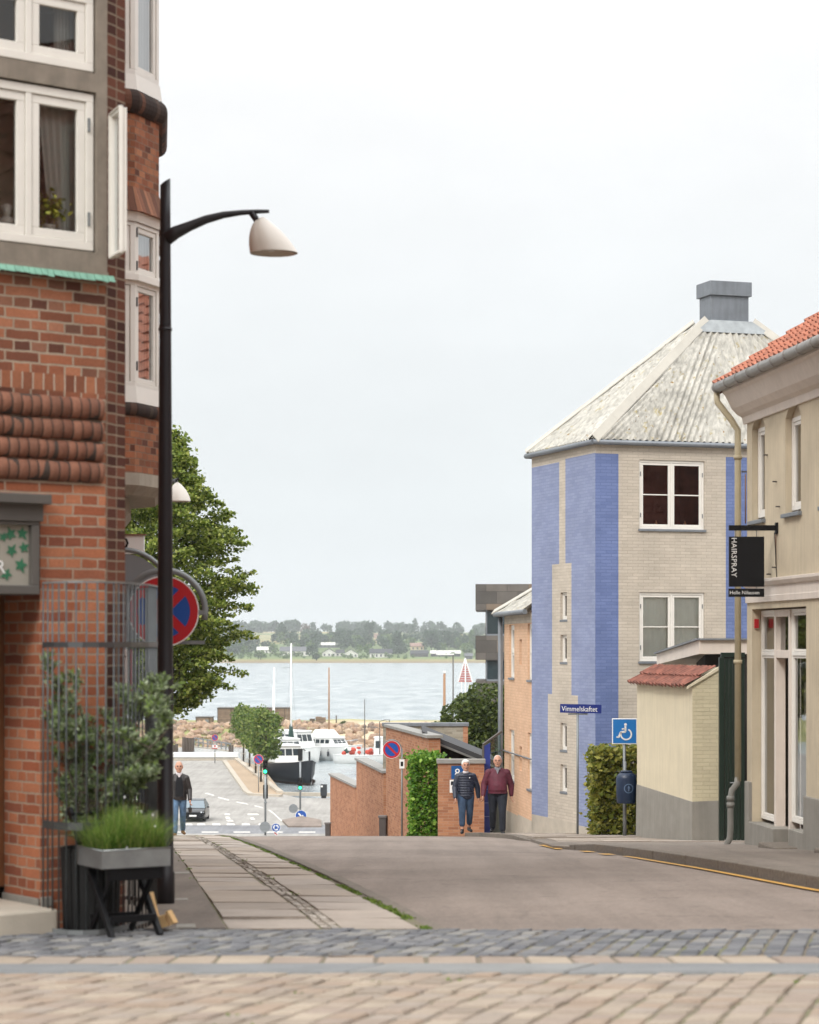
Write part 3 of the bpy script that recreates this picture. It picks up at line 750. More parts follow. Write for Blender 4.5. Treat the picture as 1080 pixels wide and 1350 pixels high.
# ------------------------------------------------------------------ buildings
def wall2(mb, u0, u1, z0, z1, holes=(), regions=(), rev=.12, y=0, mi=0, rmi=None, back=None, bmi=1):
    wall(mb, u0, u1, z0, z1, holes, regions, rev, y, mi, rmi)
    if back:
        for h in holes:
            a, b, c, d = h[:4]; e = y+(h[4] if len(h) > 4 else rev)+.002; k = e+back
            a -= .02; b += .02; c -= .02; d += .02
            mb.poly([(a,k,c),(b,k,c),(b,k,d),(a,k,d)], bmi)
            mb.poly([(a,e,c),(a,e,d),(a,k,d),(a,k,c)], bmi); mb.poly([(b,e,c),(b,k,c),(b,k,d),(b,e,d)], bmi)
            mb.poly([(a,e,d),(b,e,d),(b,k,d),(a,k,d)], bmi); mb.poly([(a,e,c),(a,k,c),(b,k,c),(b,e,c)], bmi)
def win(par, fac, u0, u1, z0, z1, y=.06, nc=2, rows=(), fw=.05, sw=.045, gm='glass', sill=None, blind=None, fm='white', muntin=(), M=None, blind_mat='blind', hinge=False, dep=.08):
    M = M or fac.mat
    mb = MB(); gls = []; zs = [z0]+list(rows)+[z1]; du = (u1-u0)/nc
    mb.box(u0,u1,y,y+dep,z0,z0+fw); mb.box(u0,u1,y,y+dep,z1-fw,z1); mb.box(u0,u0+fw,y,y+dep,z0+fw,z1-fw); mb.box(u1-fw,u1,y,y+dep,z0+fw,z1-fw)
    for i in range(1, nc): mb.box(u0+i*du-fw*.4,u0+i*du+fw*.4,y+.003,y+dep,z0+fw,z1-fw)
    for z in rows: mb.box(u0+fw,u1-fw,y-.004,y+dep,z-fw*.5,z+fw*.5)
    for i in range(nc):
        a = u0+i*du+(fw if i == 0 else fw*.4); b = u0+(i+1)*du-(fw if i == nc-1 else fw*.4)
        for j in range(len(zs)-1):
            c = zs[j]+(fw if j == 0 else fw*.5); d = zs[j+1]-(fw if j == len(zs)-2 else fw*.5); g = .003; yy = y+.012
            mb.box(a+g,b-g,yy,yy+.045,c+g,c+sw); mb.box(a+g,b-g,yy,yy+.045,d-sw,d-g); mb.box(a+g,a+sw,yy,yy+.045,c+sw,d-sw); mb.box(b-sw,b-g,yy,yy+.045,c+sw,d-sw)
            for mz in muntin:
                q = c+(d-c)*mz; mb.box(a+sw,b-sw,yy+.006,yy+.036,q-.012,q+.012)
            gl = MB(); gls.append(gl); gl.poly([(a+sw-.004,yy+.024,c+sw-.004),(b-sw+.004,yy+.024,c+sw-.004),(b-sw+.004,yy+.024,d-sw+.004),(a+sw-.004,yy+.024,d-sw+.004)])
    w = part('window', mb, MT[fm], par, M=M, bev=.004)
    for gl in gls: part('pane', gl, MT[gm], w, M=M)
    if hinge:
        for i in (0, nc-1):
            uu = (u0+fw*.7) if i == 0 else (u1-fw*.7)
            for q in (.2,.8):
                h = MB(); h.box(uu-.008,uu+.008,y-.012,y+.004,z0+(z1-z0)*q-.045,z0+(z1-z0)*q+.045); part('hinge', h, MT['steel_dull'], w, M=M)
    if blind:
        k = MB(); n = 40
        k.grid([[(u0+fw+(u1-u0-2*fw)*i/n, y+dep+.03+.01*math.sin(i*1.7), z0+fw+(z1-z0-2*fw)*(1-blind)), (u0+fw+(u1-u0-2*fw)*i/n, y+dep+.03+.01*math.sin(i*1.7), z1-fw)][::1] for i in range(n+1)]); part('blind', k, MT[blind_mat], w, M=M)
    if sill:
        k = MB(); k.box(u0-.03,u1+.03,y-sill,y+.02,z0-.05,z0-.003); part('sill', k, MT['zinc_grey'], w, M=M, bev=.004)
    return w

# ---------------- corner building of red brick at the left
C0 = Vector((X_(140,15.2), 15.2)); zb = zg(14.9)
fa = Fac(C0.x, C0.y, R(37.5), zb)
cb = thing('corner_building', 'red brick corner building with white windows, ribbed brick bands and bay windows at the left', 'building', (C0.x, C0.y, zb), R(37.5))
uL = -1.75; TOP = 9.5
um = fa.u(42); ur = fa.u(124); wl = ur-um
zc = fa.z(140, 368)
lowz = (fa.z(90, 327), fa.z(90, 119)); upz = (fa.z(90, 89), fa.z(90,10)+.12)
udoor = fa.u(53); zdoor = fa.z(53, 655)
m = MB()
wall2(m, uL, -.002, 0, zc, [(udoor-1.05, udoor, 0, zdoor, .5)], [(uL,.1,fa.z(70,515),fa.z(70,493),1),(uL,.1,0,fa.z(70,640),2)], rmi=2, back=.3, bmi=3)
part('wall', m, [MT['brick'], MT['brick_soldier'], MT['brick_orange'], MT['dark']], cb, M=fa.mat)
m = MB(); h1 = (um-2*wl-.06, ur+.012, lowz[0]-.012, lowz[1]+.012); h2 = (um-2*wl-.06, ur+.012, upz[0]-.012, upz[1])
wall2(m, uL, 0, zc+.03, TOP, [h1, h2], y=-.014, rev=.07, back=.6, bmi=1)
m.box(uL, 0, -.03, .05, zc+.012, zc+.04)
part('concrete_surround', m, [MT['concrete'], MT['interior']], cb, M=fa.mat)
w1 = win(cb, fa, um-2*wl-.05, ur, lowz[0], lowz[1], y=.005, nc=3, fw=.055, sw=.06, sill=None, hinge=True)
w2 = win(cb, fa, um-2*wl-.05, ur, upz[0], upz[1]-.012, y=.005, nc=3, fw=.055, sw=.06)
m = MB(); n = 30; c0 = fa.u(74); c1 = ur-.05
m.grid([[(c0+(c1-c0)*i/n+(.10 if 0 else 0)+.10*(1-i/n)*(z/1.0-.5)*-1, .16+.02*math.sin(i*1.1), lowz[0]+.06+z*(lowz[1]-lowz[0]-.1)) for z in (0,.25,.5,.75,1)] for i in range(n+1)])
part('curtain', m, MT['curtain'], w1, M=fa.mat)
m = MB(); c0 = fa.u(88)
m.grid([[(c0+(c1-c0)*i/n, .17+.02*math.sin(i*1.3), upz[0]+.06+z*(upz[1]-upz[0]-.1)) for z in (0,1)] for i in range(n+1)]); part('curtain', m, MT['curtain'], w2, M=fa.mat)
# copper flashing with a fringed lower edge
m = MB(); u = uL
while u < .005:
    e = u+random.uniform(.035,.06); lo = random.uniform(.002,.014)
    m.hexa([(u,-.075,zc-lo-.02),(e,-.075,zc-lo-.024),(e,-.055,zc-lo-.02),(u,-.055,zc-lo-.018)], [(u,-.048,zc+.016),(e,-.048,zc+.016),(e,-.034,zc+.016),(u,-.034,zc+.016)]); u = e+.003
part('copper_flashing', m, MT['copper'], cb, M=fa.mat)
# four half-round courses
bz = [fa.z(70,q) for q in (521,551,579,606,635)]
for i in range(4):
    z1, z0 = bz[i], bz[i+1]; zc_ = (z0+z1)/2; r = (z1-z0)/2*.97; m = MB(); us_ = list(np.linspace(uL, fa.u(134), 24)); prof = [(math.cos(a)*r*.75, math.sin(a)*r) for a in np.linspace(-math.pi/2, math.pi/2, 11)]
    u = uL; ue_ = fa.u(134)
    m.grid([[(q_, -p*.9, zc_+q*.97) for p, q in prof] for q_ in (uL, ue_-.004)], 1); m.poly([(ue_-.004, -p*.9, zc_+q*.97) for p, q in prof], 1)
    while u < ue_-.02:                               # every rounded brick is laid by hand: its own size, set and tilt
        e = min(u+random.uniform(.066,.08), ue_); k_ = random.uniform(.95,1.04); dz = random.uniform(-.004,.004); tl_ = random.uniform(-.006,.006)
        m.grid([[(q_, -p*k_-t_, zc_+q*random.uniform(.985,1.0)+dz) for p, q in prof] for q_, t_ in ((u+.005,-.004),(u+.009,0),(e-.009,tl_),(e-.005,tl_-.004))], 0); u = e
    part('brick_moulding', m, [MT['round_brick'], MT['roll_joint']], cb, M=fa.mat)
# doorway
m = MB(); yb = .5
m.box(udoor-1.05,udoor-.95,yb,yb+.1,.27,zdoor); m.box(udoor-.1,udoor,yb,yb+.1,.27,zdoor); m.box(udoor-.95,udoor-.1,yb+.03,yb+.09,.3,fa.z(53,785))
m.box(udoor-.9,udoor-.15,yb+.02,yb+.05,.4,1.0); m.box(udoor-.9,udoor-.15,yb+.02,yb+.05,1.1,1.9)
d_ = part('door', m, MT['wood_door'], cb, M=fa.mat, bev=.006)
m = MB(); m.box(udoor-.86,udoor-.83,yb-.05,yb+.03,1.0,1.2); part('handle', m, MT['steel'], d_, M=fa.mat)
m = MB(); us = fa.u(75,-.3); m.box(us-1.9,us,-.32,.5,-.15,fa.z(75,1198,-.3)); part('doorstep', m, MT['concrete_pale'], cb, M=fa.mat, bev=.015)
m = MB(); m.box(udoor+.002,fa.u(66),-.025,.02,fa.z(60,1195),fa.z(60,1182)); m.box(udoor-.02,udoor-.003,.0,.5,fa.z(60,1197),fa.z(60,1184)); part('stone_base', m, MT['plinth'], cb, M=fa.mat, bev=.004)
# fanlight box over the door
zt, zb1 = fa.z(40,668), fa.z(40,784); ue = fa.u(54,-.04)
m = MB(); m.box(udoor-1.2,fa.u(67,-.1),-.12,.02,fa.z(40,664,-.1),fa.z(40,651,-.1)); m.box(udoor-1.16,ue+.01,-.06,.02,fa.z(40,688),fa.z(40,664)+.001)
m.box(udoor-1.14,ue-.01,-.045,.3,fa.z(40,693),fa.z(40,688)); m.box(udoor-1.14,ue-.01,-.045,.3,zb1,fa.z(40,772)); m.box(fa.u(42,-.04),ue-.01,-.044,.3,fa.z(40,772),fa.z(40,693)); m.box(udoor-1.14,udoor-1.06,-.044,.3,fa.z(40,772),fa.z(40,693))
m.box(udoor-1.14,ue-.012,.03,.3,fa.z(40,772),fa.z(40,693)); 
fl = part('fanlight', m, MT['grey_paint'], cb, M=fa.mat, bev=.005)
m = MB(); m.box(udoor-1.06,fa.u(42,-.04),.0,.02,fa.z(40,772),fa.z(40,693)); part('pane', m, plain('frosted_pane', '#9a968c', .25, var=.05), fl, M=fa.mat)
m = MB()
def ivyleaf(m, u, z, r, rot):
    pts = []
    for i in range(10):
        a = rot+i*math.pi/5; rr = r if i % 2 == 0 else r*.48
        if i == 0: rr = r*1.25
        pts.append((u+rr*math.cos(a), z+rr*math.sin(a)))
    b = len(m.v); m.v += [Vector((p, -.006, q)) for p, q in pts]; m.v += [Vector((u,-.006,z))]
    for i in range(10): m.f.append([b+i, b+(i+1) % 10, b+10]); m.m.append(0); m.s.append(False)
for px, py, r, rot in ((14,704,.045,2),(29,703,.045,-1),(15,726,.045,1),(31,722,.04,.5),(27,745,.05,-1.2),(8,757,.045,3.6),(4,708,.035,0),(-8,720,.045,1),(-12,745,.04,2),(-30,730,.045,.4),(-45,712,.05,2.4),(-40,750,.045,-.8)):
    ivyleaf(m, fa.u(px), fa.z(px, py), r, rot)
part('painted_leaves', m, plain('green_leaf_paint', '#2f6b4e', .5), fl, M=fa.mat)
def text_mb(s, size, M=None, ext=.002, align='LEFT', sx=1, space=1.0):
    cu = bpy.data.curves.new('t', 'FONT'); cu.body = s; cu.size = size; cu.extrude = ext; cu.align_x = align; cu.resolution_u = 2; cu.space_character = space
    o = bpy.data.objects.new('t', cu); COL.objects.link(o); bpy.context.view_layer.update()
    me = bpy.data.meshes.new_from_object(o.evaluated_get(bpy.context.evaluated_depsgraph_get()))
    bpy.data.objects.remove(o); bpy.data.curves.remove(cu)
    mb = MB(); mb.add([Vector((v.co.x*sx, v.co.y, v.co.z)) for v in me.vertices], [list(p.vertices) for p in me.polygons], 0, False, M)
    bpy.data.meshes.remove(me); return mb
VERT = Matrix.Rotation(R(90), 4, 'X')
ur_ = fa.u(8.5)
part('lettering', text_mb('R', .125, Matrix.Translation((ur_-.085,-.008,fa.z(4,756))) @ VERT, .002), MT['sign_white'], fl, M=fa.mat)
# corner pier, street wall and body
pd = Vector((.43,.903)); p1 = C0+pd*.235
m = MB(); bk = Vector((-.609,.793))
m.prism([C0, p1, p1+bk*.5, C0+bk*.5], zb-.5, zb+TOP); part('corner_pier', m, MT['brick_pier'], cb, world=True)
sw = lambda D: Vector((-.11*D-.55, D))
DE = 31.0
m = MB()
pl = [p1+bk*.1, sw(16.0), sw(DE), sw(DE)+Vector((-8,.5)), Vector((fa.mat @ Vector((uL,0,0))).xy)+Vector((-7,6)), Vector((fa.mat @ Vector((uL,0,0))).xy)+Vector((-7,-.8)), Vector((fa.mat @ Vector((uL,.05,0))).xy)]
for i in range(len(pl)-1):
    a, b = pl[i], pl[i+1]; m.poly([(a.x,a.y,-6.5),(b.x,b.y,-6.5),(b.x,b.y,zb+TOP),(a.x,a.y,zb+TOP)])
m.poly([(p.x,p.y,zb+TOP) for p in pl])
part('street_wall', m, MT['brick'], cb, world=True)
m = MB(); pts = pl+[C0-bk*.0]; m.prism([(p.x,p.y) for p in [Vector((fa.mat @ Vector((uL-.1,-.18,0))).xy), Vector((fa.mat @ Vector((.1,-.18,0))).xy), sw(16)+Vector((.3,-.4)), sw(DE)+Vector((.3,.3)), pl[3]+Vector((0,.3)), pl[5]+Vector((0,-.3))]], zb+TOP, zb+TOP+.25)
part('eaves', m, MT['concrete_pale'], cb, world=True)
# open casement hung from the pier
a = Vector((X_(143,15.12),15.12)); b = Vector((X_(157,14.86),14.86)); L = (b-a).length; ang = math.atan2(b.y-a.y, b.x-a.x)
fo = Fac(a.x, a.y, ang, 0); win(cb, fo, 0, L, Z_(334,14.9), Z_(140,14.9), y=0, nc=1, fw=.008, sw=.02, dep=.03, gm='glass_dim')
# bay window stack
V0 = Vector((X_(178,22.4),22.4)); dA = Vector((.8,.6)); dB = Vector((.353,.936)).normalized(); dC = Vector((-.11,.994))
V1 = V0+dB*.52; V2 = V1+dC*1.5; dD = Vector((-.57,.82)).normalized(); V3 = V2+dD*.5
W0 = V0-dA*.62; W1 = V3+Vector((-.9,.4))
BP = [W0,V0,V1,V2,V3,W1]
def offs(pts, d):
    out = []
    for i, p in enumerate(pts):
        ns = []
        for a, b in ((i-1,i),(i,i+1)):
            if 0 <= a and b < len(pts):
                t = (pts[b]-pts[a]).normalized(); ns.append(Vector((t.y,-t.x)))
        n = sum(ns, Vector((0,0))).normalized(); out.append(p+n*(d/max(.5,n.dot(ns[0]))))
    return out
def band(mb, z0, z1, o0, o1, mi=0, cap0=False, cap1=False):
    a = offs(BP, o0); b = offs(BP, o1)
    for i in range(len(BP)-1): mb.poly([(a[i].x,a[i].y,z0),(a[i+1].x,a[i+1].y,z0),(b[i+1].x,b[i+1].y,z1),(b[i].x,b[i].y,z1)], mi)
    if cap0: mb.poly([(p.x,p.y,z0) for p in a], mi)
    if cap1: mb.poly([(p.x,p.y,z1) for p in b], mi)
zz = lambda y: Z_(y, 22.4)
for za_, zb__ in ((625,546),(246,148)): m = MB(); band(m, zz(za_), zz(zb__), 0, 0); part('bay_wall', m, MT['brick_bay'], cb, world=True)
for ya, yb_ in ((548,530),(150,119)):
    m = MB(); n = 8; zc_ = (zz(ya)+zz(yb_))/2; r = (zz(yb_)-zz(ya))/2
    for i in range(n):
        a0 = -math.pi/2+math.pi*i/n; a1 = -math.pi/2+math.pi*(i+1)/n
        band(m, zc_+r*math.sin(a0), zc_+r*math.sin(a1), .0+r*.75*math.cos(a0), .0+r*.75*math.cos(a1))
    part('bay_sill', m, MT['roll_dark'], cb, world=True)
m = MB(); band(m, zz(280), zz(246), .09, .0, 0, True); part('bay_hood', m, MT['brick_skirt'], cb, world=True)
m = MB(); band(m, zz(640), zz(624), .06, .06, 0, False, True); band(m, zz(652), zz(640), -.04, .06, 0, True)
a = BP; BP = [p-Vector((.3,0)) for p in a]; band(m, zz(672), zz(653), .0, .0); band(m, zz(682), zz(672), -.06, .0, 0, True); BP = a
part('bay_corbel', m, MT['stone'], cb, world=True)
for bb in (((531,509,.03,.01,0,1,0),),((292,277,.02,.05,0,0,0),),((119,98,.03,.01,0,0,0),),((370,362,.05,.05,0,1,1),),((-96,-110,.05,.05,0,1,1),)):
    m = MB()
    for q in bb: band(m, zz(q[0]), zz(q[1]), q[2], q[3], 0, bool(q[5]), bool(q[6]))
    part('bay_frame', m, MT['white'], cb, world=True)
for (p, q) in ((W0,V0),(V0,V1),(V1,V2),(V2,V3)):
    d = q-p; ff = Fac(p.x, p.y, math.atan2(d.y,d.x), 0); L = d.length; nc = 1 if L < 1 else 3
    for (ya, yb_) in ((510,369),(364,291),(98,-100)):
        win(cb, ff, .0, L, zz(ya), zz(yb_), y=.0, nc=nc, fw=.05, sw=.05, hinge=(ya != 98), blind=1.0, blind_mat='pale_backing', gm='glass_bright')  # full-height pale sheets added behind the panes to imitate mirrored sky
# shop sign board further down the wall and its letter
ps = thing('shop_sign', 'small white wall sign with black letter p above the grey sign back', 'sign', (X_(160,27), 27, Z_(730,27)))
m = MB(); m.box(-.5,(190-160)/F*27,0,.06,0,(730-706)/F*27); part('board', m, MT['sign_white'], ps, bev=.004)
m = MB(); m.box(-.52,(190-160)/F*27+.02,-.02,.08,(730-706)/F*27,(730-704)/F*27); part('board_cap', m, MT['wood_brown'], ps)
part('lettering', text_mb('p', .30, Matrix.Translation((-.05,-.006,.06)) @ VERT, .003), MT['matt_black'], ps)

# things on the window sill
zs_ = lowz[0]+zb+.06
q = fa.mat @ Vector((fa.u(64,.12), .12, 0))
pp = thing('potted_plant', 'small yellow-green house plant in a white pot behind the large window', 'plant', (q.x,q.y,zs_))
m = MB(); m.lathe([(.032,0),(.045,.085),(.049,.09),(.049,.1),(.04,.1),(.038,.08)], 16); part('pot', m, MT['offwhite'], pp)
pts = np.random.normal(size=(260,3))*np.array([.055,.04,.05])+np.array([0,0,.2]); part('foliage', leaves('foliage', pts, .028, 'leaf_yellow', elong=1.5), None, pp)
q = fa.mat @ Vector((fa.u(9,.12), .12, 0))
bu = thing('plaster_bust', 'small white plaster bust on the sill behind the large window', 'ornament', (q.x,q.y,zs_))
m = MB(); m.lathe([(.05,0),(.05,.015),(.03,.03),(.022,.05),(.045,.075),(.06,.1),(.03,.115),(.022,.125)], 16, sx=1, sy=.7); part('pedestal', m, MT['offwhite'], bu)
m = MB(); m.ball((0,0,.155), .032,.034,.042); m.ball((0,-.03,.15), .008,.01,.01); m.ball((0,.01,.178), .036,.036,.028); part('head', m, MT['offwhite'], bu)

# ---------------- blue and beige house
C1 = Vector((X_(785,47),47)); fb = Fac(C1.x, C1.y, R(18), -4.05)
n_ = Vector((-math.sin(R(18)), math.cos(R(18)))); LD = 3.65; WF = 7.6
e1 = C1+n_*LD; fs = Fac(e1.x, e1.y, R(18-90), -4.05)
bh = thing('blue_house', 'three storey blue and beige painted brick house with pale hipped roof', 'house', (C1.x, C1.y, -4.05), R(18))
EZ = fb.z(785, 583)
hW = []
for ya, yb_ in ((698,607),(872,781)):
    hW.append((fb.u(843), fb.u(929), fb.z(886,ya), fb.z(886,yb_)))
ub0, ub1, bt_ = fb.u(815.5), fb.u(957), fb.z(800,598)
m = MB()
wall2(m, 0, WF, -.5, EZ, hW, [(0,ub0,-1,bt_,1),(ub1,ub1+1.2,-1,bt_,1)], rev=.08, rmi=0, back=1.2, bmi=2)
m.poly([(WF,0,-.5),(WF,LD,-.5),(WF,LD,EZ),(WF,0,EZ)])
m.poly([(0,LD,-.5),(WF,LD,-.5),(WF,LD,EZ),(0,LD,EZ)])
part('front_wall', m, [MT['paint_beige'], MT['paint_blue'], MT['reflected_brown']], bh, M=fb.mat)
for k, h in enumerate(hW):
    win(bh, fb, h[0]+.004,h[1]-.004,h[2]+.004,h[3]-.004, y=.03, nc=2, fw=.05, sw=.05, muntin=(.5,), sill=.07, blind=1.0 if k == 1 else None, gm='glass', hinge=True)
for i in range(4):
    mm = MB(); u_ = hW[0][0]+.12+i*.33; mm.lathe([(.02,0),(.035,.03),(.03,.08),(.012,.1),(.012,.13)], 10, M=Matrix.Translation((u_,.16,hW[0][2]+.06))); part('sill_ornament', mm, MT['terracotta'], bh, M=fb.mat)
u = fs.u; z = fs.z
hs = [(u(739.0),u(747.5),z(743,yb_),z(743,ya)) for ya, yb_ in ((781,818),(837,874),(953,990),(1008,1045))]
bz_ = z(743,743); bz2 = z(743,916); t0 = z(743,603); pz = z(730,1078)
reg = [(u(701)-.0,u(737.3),z(719,1078),z(719,613),1),(u(745.5),LD,z(765,1092),z(765,601),1),(u(728),u(753.5),bz2,bz_,0),(u(722.5),u(762),-1,bz2,0),(0,u(722.5),-1,z(715,1076),2),(u(722.5),u(762),-1,z(742,1082),2),(u(762),LD,-1,z(772,1090),2)]
m = MB(); wall2(m, 0, LD, -1.5, EZ, hs, reg, rev=.1, rmi=0, back=.6, bmi=3)
part('side_wall', m, [MT['paint_beige'], MT['paint_blue_faded'], MT['concrete_pale'], MT['dark']], bh, M=fs.mat)
for h in hs: win(bh, fs, h[0]+.002,h[1]-.002,h[2]+.02,h[3]-.002, y=.05, nc=1, fw=.035, sw=.035, sill=.06)
# corrugated hip roof
def hiproof(par, fac, W, Dp, ez, az, ov, top, mat, pitch=.146, amp=.03, hipmat='eternit', sides=(0,1,2,3), rows=4, apex=None, cut=None):
    ax = W/2 if apex is None else apex[0]; ay = Dp/2 if apex is None else apex[1]
    tx, ty = top
    cs = [(-ov,-ov),(W+ov,-ov),(W+ov,Dp+ov),(-ov,Dp+ov)]; ts = [(ax-tx,ay-ty),(ax+tx,ay-ty),(ax+tx,ay+ty),(ax-tx,ay+ty)]
    rf = None; m = MB()
    for k in sides:
        a, b = Vector((*cs[k],ez)), Vector((*cs[(k+1)%4],ez)); c, d = Vector((*ts[k],az)), Vector((*ts[(k+1)%4],az))
        if cut and k == 0: b.x = cut; d.x = cut
        ed = (b-a).normalized(); up = ((c+d)/2-(a+b)/2); nr = ed.cross(up).normalized()
        if nr.z < 0: nr = -nr
        n = max(24, int((b-a).length/pitch*8)); R_ = []
        nrow = rows*3
        for j in range(nrow+1):
            s = j/nrow; row = []; l = a.lerp(c, s); r = b.lerp(d, s); st = .018*(1-((j % 3)/3)) if j % 3 else 0
            for i in range(n+1):
                p = l.lerp(r, i/n); w = (p-a).dot(ed)
                row.append(p+nr*(amp*math.sin(2*math.pi*w/pitch)+st))
            R_.append(row)
        m.grid(R_)
    rf = part('roof', m, mat, par, M=fac.mat)
    for k in range(4):
        h = MB()
        if k in sides or (k-1) % 4 in sides:
            a, c = Vector((*cs[k],ez+.04)), Vector((*ts[k],az+.04)); t = (c-a).normalized(); ctr = Vector((ax,ay,ez)); 
            A_ = (Vector((*cs[(k+1)%4],ez+.04))-a).normalized(); B_ = (Vector((*cs[(k-1)%4],ez+.04))-a).normalized(); w = .16
            n1 = A_-t*A_.dot(t); n1.normalize(); n2 = B_-t*B_.dot(t); n2.normalize(); u_ = (n1+n2).normalized()*-.035
            for j in range(6):
                p, q = a.lerp(c, j/6-.004), a.lerp(c, (j+1)/6+.004); o = .006*(j % 2)
                h.hexa([p+n1*w-u_*0+Vector((0,0,o)), p+Vector((0,0,.05+o)), q+Vector((0,0,.05+o)), q+n1*w+Vector((0,0,o))], [p+n1*w+Vector((0,0,.03+o)), p+Vector((0,0,.07+o)), q+Vector((0,0,.07+o)), q+n1*w+Vector((0,0,.03+o))])
                h.hexa([p+n2*w+Vector((0,0,o)), p+Vector((0,0,.05+o)), q+Vector((0,0,.05+o)), q+n2*w+Vector((0,0,o))], [p+n2*w+Vector((0,0,.03+o)), p+Vector((0,0,.07+o)), q+Vector((0,0,.07+o)), q+n2*w+Vector((0,0,.03+o))])
            if hipmat and not (cut and k == 1): part('hip_capping', h, MT[hipmat], rf, M=fac.mat)
    return rf, cs
apx = (3.81, LD/2); AZ = (HY-428)/F*49.9+4.05
MT['hip_white'] = plain('pale_ridge_capping', '#bab6ac', .85, var=.07, scale=3)
rf, cs = hiproof(bh, fb, WF, LD, EZ+.06, AZ, .10, (.62,.3), MT['eternit'], hipmat='hip_white', apex=apx)
m = MB()
for k in range(4):
    a, b = Vector((*cs[k],EZ-.0)), Vector((*cs[(k+1)%4],EZ-.0)); m.tube([a,b], .055, 8)
part('gutter', m, MT['zinc_grey'], bh, M=fb.mat)
m = MB(); m.box(-.1,WF+.1,-.1,LD+.1,EZ-.005,EZ+.03); part('soffit', m, MT['paint_beige'], bh, M=fb.mat)
zf, z1_, z2_ = fb.z(785,426)*0+(HY-428)/F*49.6+4.05, (HY-390)/F*49.6+4.05, (HY-371)/F*49.6+4.05
m = MB(); m.box(apx[0]-.45,apx[0]+.45,apx[1]-.3,apx[1]+.3,zf-.1,z1_); m.box(apx[0]-.5,apx[0]+.5,apx[1]-.36,apx[1]+.36,z1_,z2_)
vt = part('roof_vent', m, MT['zinc_grey'], rf, M=fb.mat, bev=.01)
m = MB(); m.hexa([(apx[0]-.9,apx[1]-.48,zf-.2),(apx[0]+.9,apx[1]-.48,zf-.2),(apx[0]+.9,apx[1]+.48,zf-.2),(apx[0]-.9,apx[1]+.48,zf-.2)], [(apx[0]-.5,apx[1]-.37,zf+.08),(apx[0]+.5,apx[1]-.37,zf+.08),(apx[0]+.5,apx[1]+.37,zf+.08),(apx[0]-.5,apx[1]+.37,zf+.08)]); part('vent_flashing', m, MT['zinc'], rf, M=fb.mat)

# ---------------- peach house behind it
pe = Vector((X_(665,55.7),55.7)); pn = Vector((X_(702,51.3),51.3)); d = pn-pe; fp = Fac(pe.x, pe.y, math.atan2(d.y,d.x), -4.9); LP = d.length
ph = thing('peach_house', 'low peach coloured house with narrow windows adjoining the blue house', 'house', (pe.x,pe.y,-4.9), fp.rz)
u, z = fp.u, fp.z; ez = z(690,809)
big = [(u(671.5),u(678.2),z(674,895),z(674,824)),(u(695.8),u(701.2),z(698,898),z(698,822)),(u(671.5),u(678.2),z(674,1031),z(674,962)),(u(695.8),u(701.2),z(698,1042),z(698,966))]
sm = [(u(684.8),u(688),z(686,876),z(686,843)),(u(684.8),u(688),z(686,1016),z(686,984))]
m = MB(); wall2(m, 0, LP+.3, -1.5, ez, big+sm, [(0,9,-2,z(676,1072),1),(u(683),9,-2,z(692,1078),1),(0,9,ez-.22,ez+1,2)], rev=.12, rmi=0, back=.5, bmi=3)
m.poly([(0,0,-1.5),(0,6,-1.5),(0,6,ez),(0,0,ez)]); m.poly([(0,6,-1.5),(LP+.3,6,-1.5),(LP+.3,6,ez),(0,6,ez)])
part('wall', m, [MT['paint_peach'], MT['concrete_pale'], MT['paint_beige'], MT['dark']], ph, M=fp.mat)
for h in big: win(ph, fp, h[0]+.002,h[1]-.002,h[2]+.03,h[3]-.002, y=.05, nc=1, rows=((h[2]+h[3])/2,), fw=.06, sw=.06, sill=.08)
for h in sm: win(ph, fp, h[0]+.002,h[1]-.002,h[2]+.01,h[3]-.002, y=.08, nc=1, fw=.03, sw=.03, gm='glass_dark')
hiproof(ph, fp, LP-.1, 6, ez+.05, ez+2.1, .2, (.02,.05), MT['eternit'], pitch=.146, hipmat='hip_white', sides=(0,3), rows=3, apex=(3.3,3), cut=LP-.06)
m = MB(); m.tube([(-.05,-.09,.0),(-.05,-.09,ez)], .06, 10); m.tube([(-.25,-.2,ez+.02),(LP+.2,-.2,ez+.02)], .06, 8); part('downpipe', m, MT['zinc_grey'], ph, M=fp.mat)
m = MB(); zz_ = z(680,994); m.tube([(0,-.03,zz_),(LP,-.03,zz_)], .018, 6); part('wall_cable', m, MT['zinc_grey'], ph, M=fp.mat)

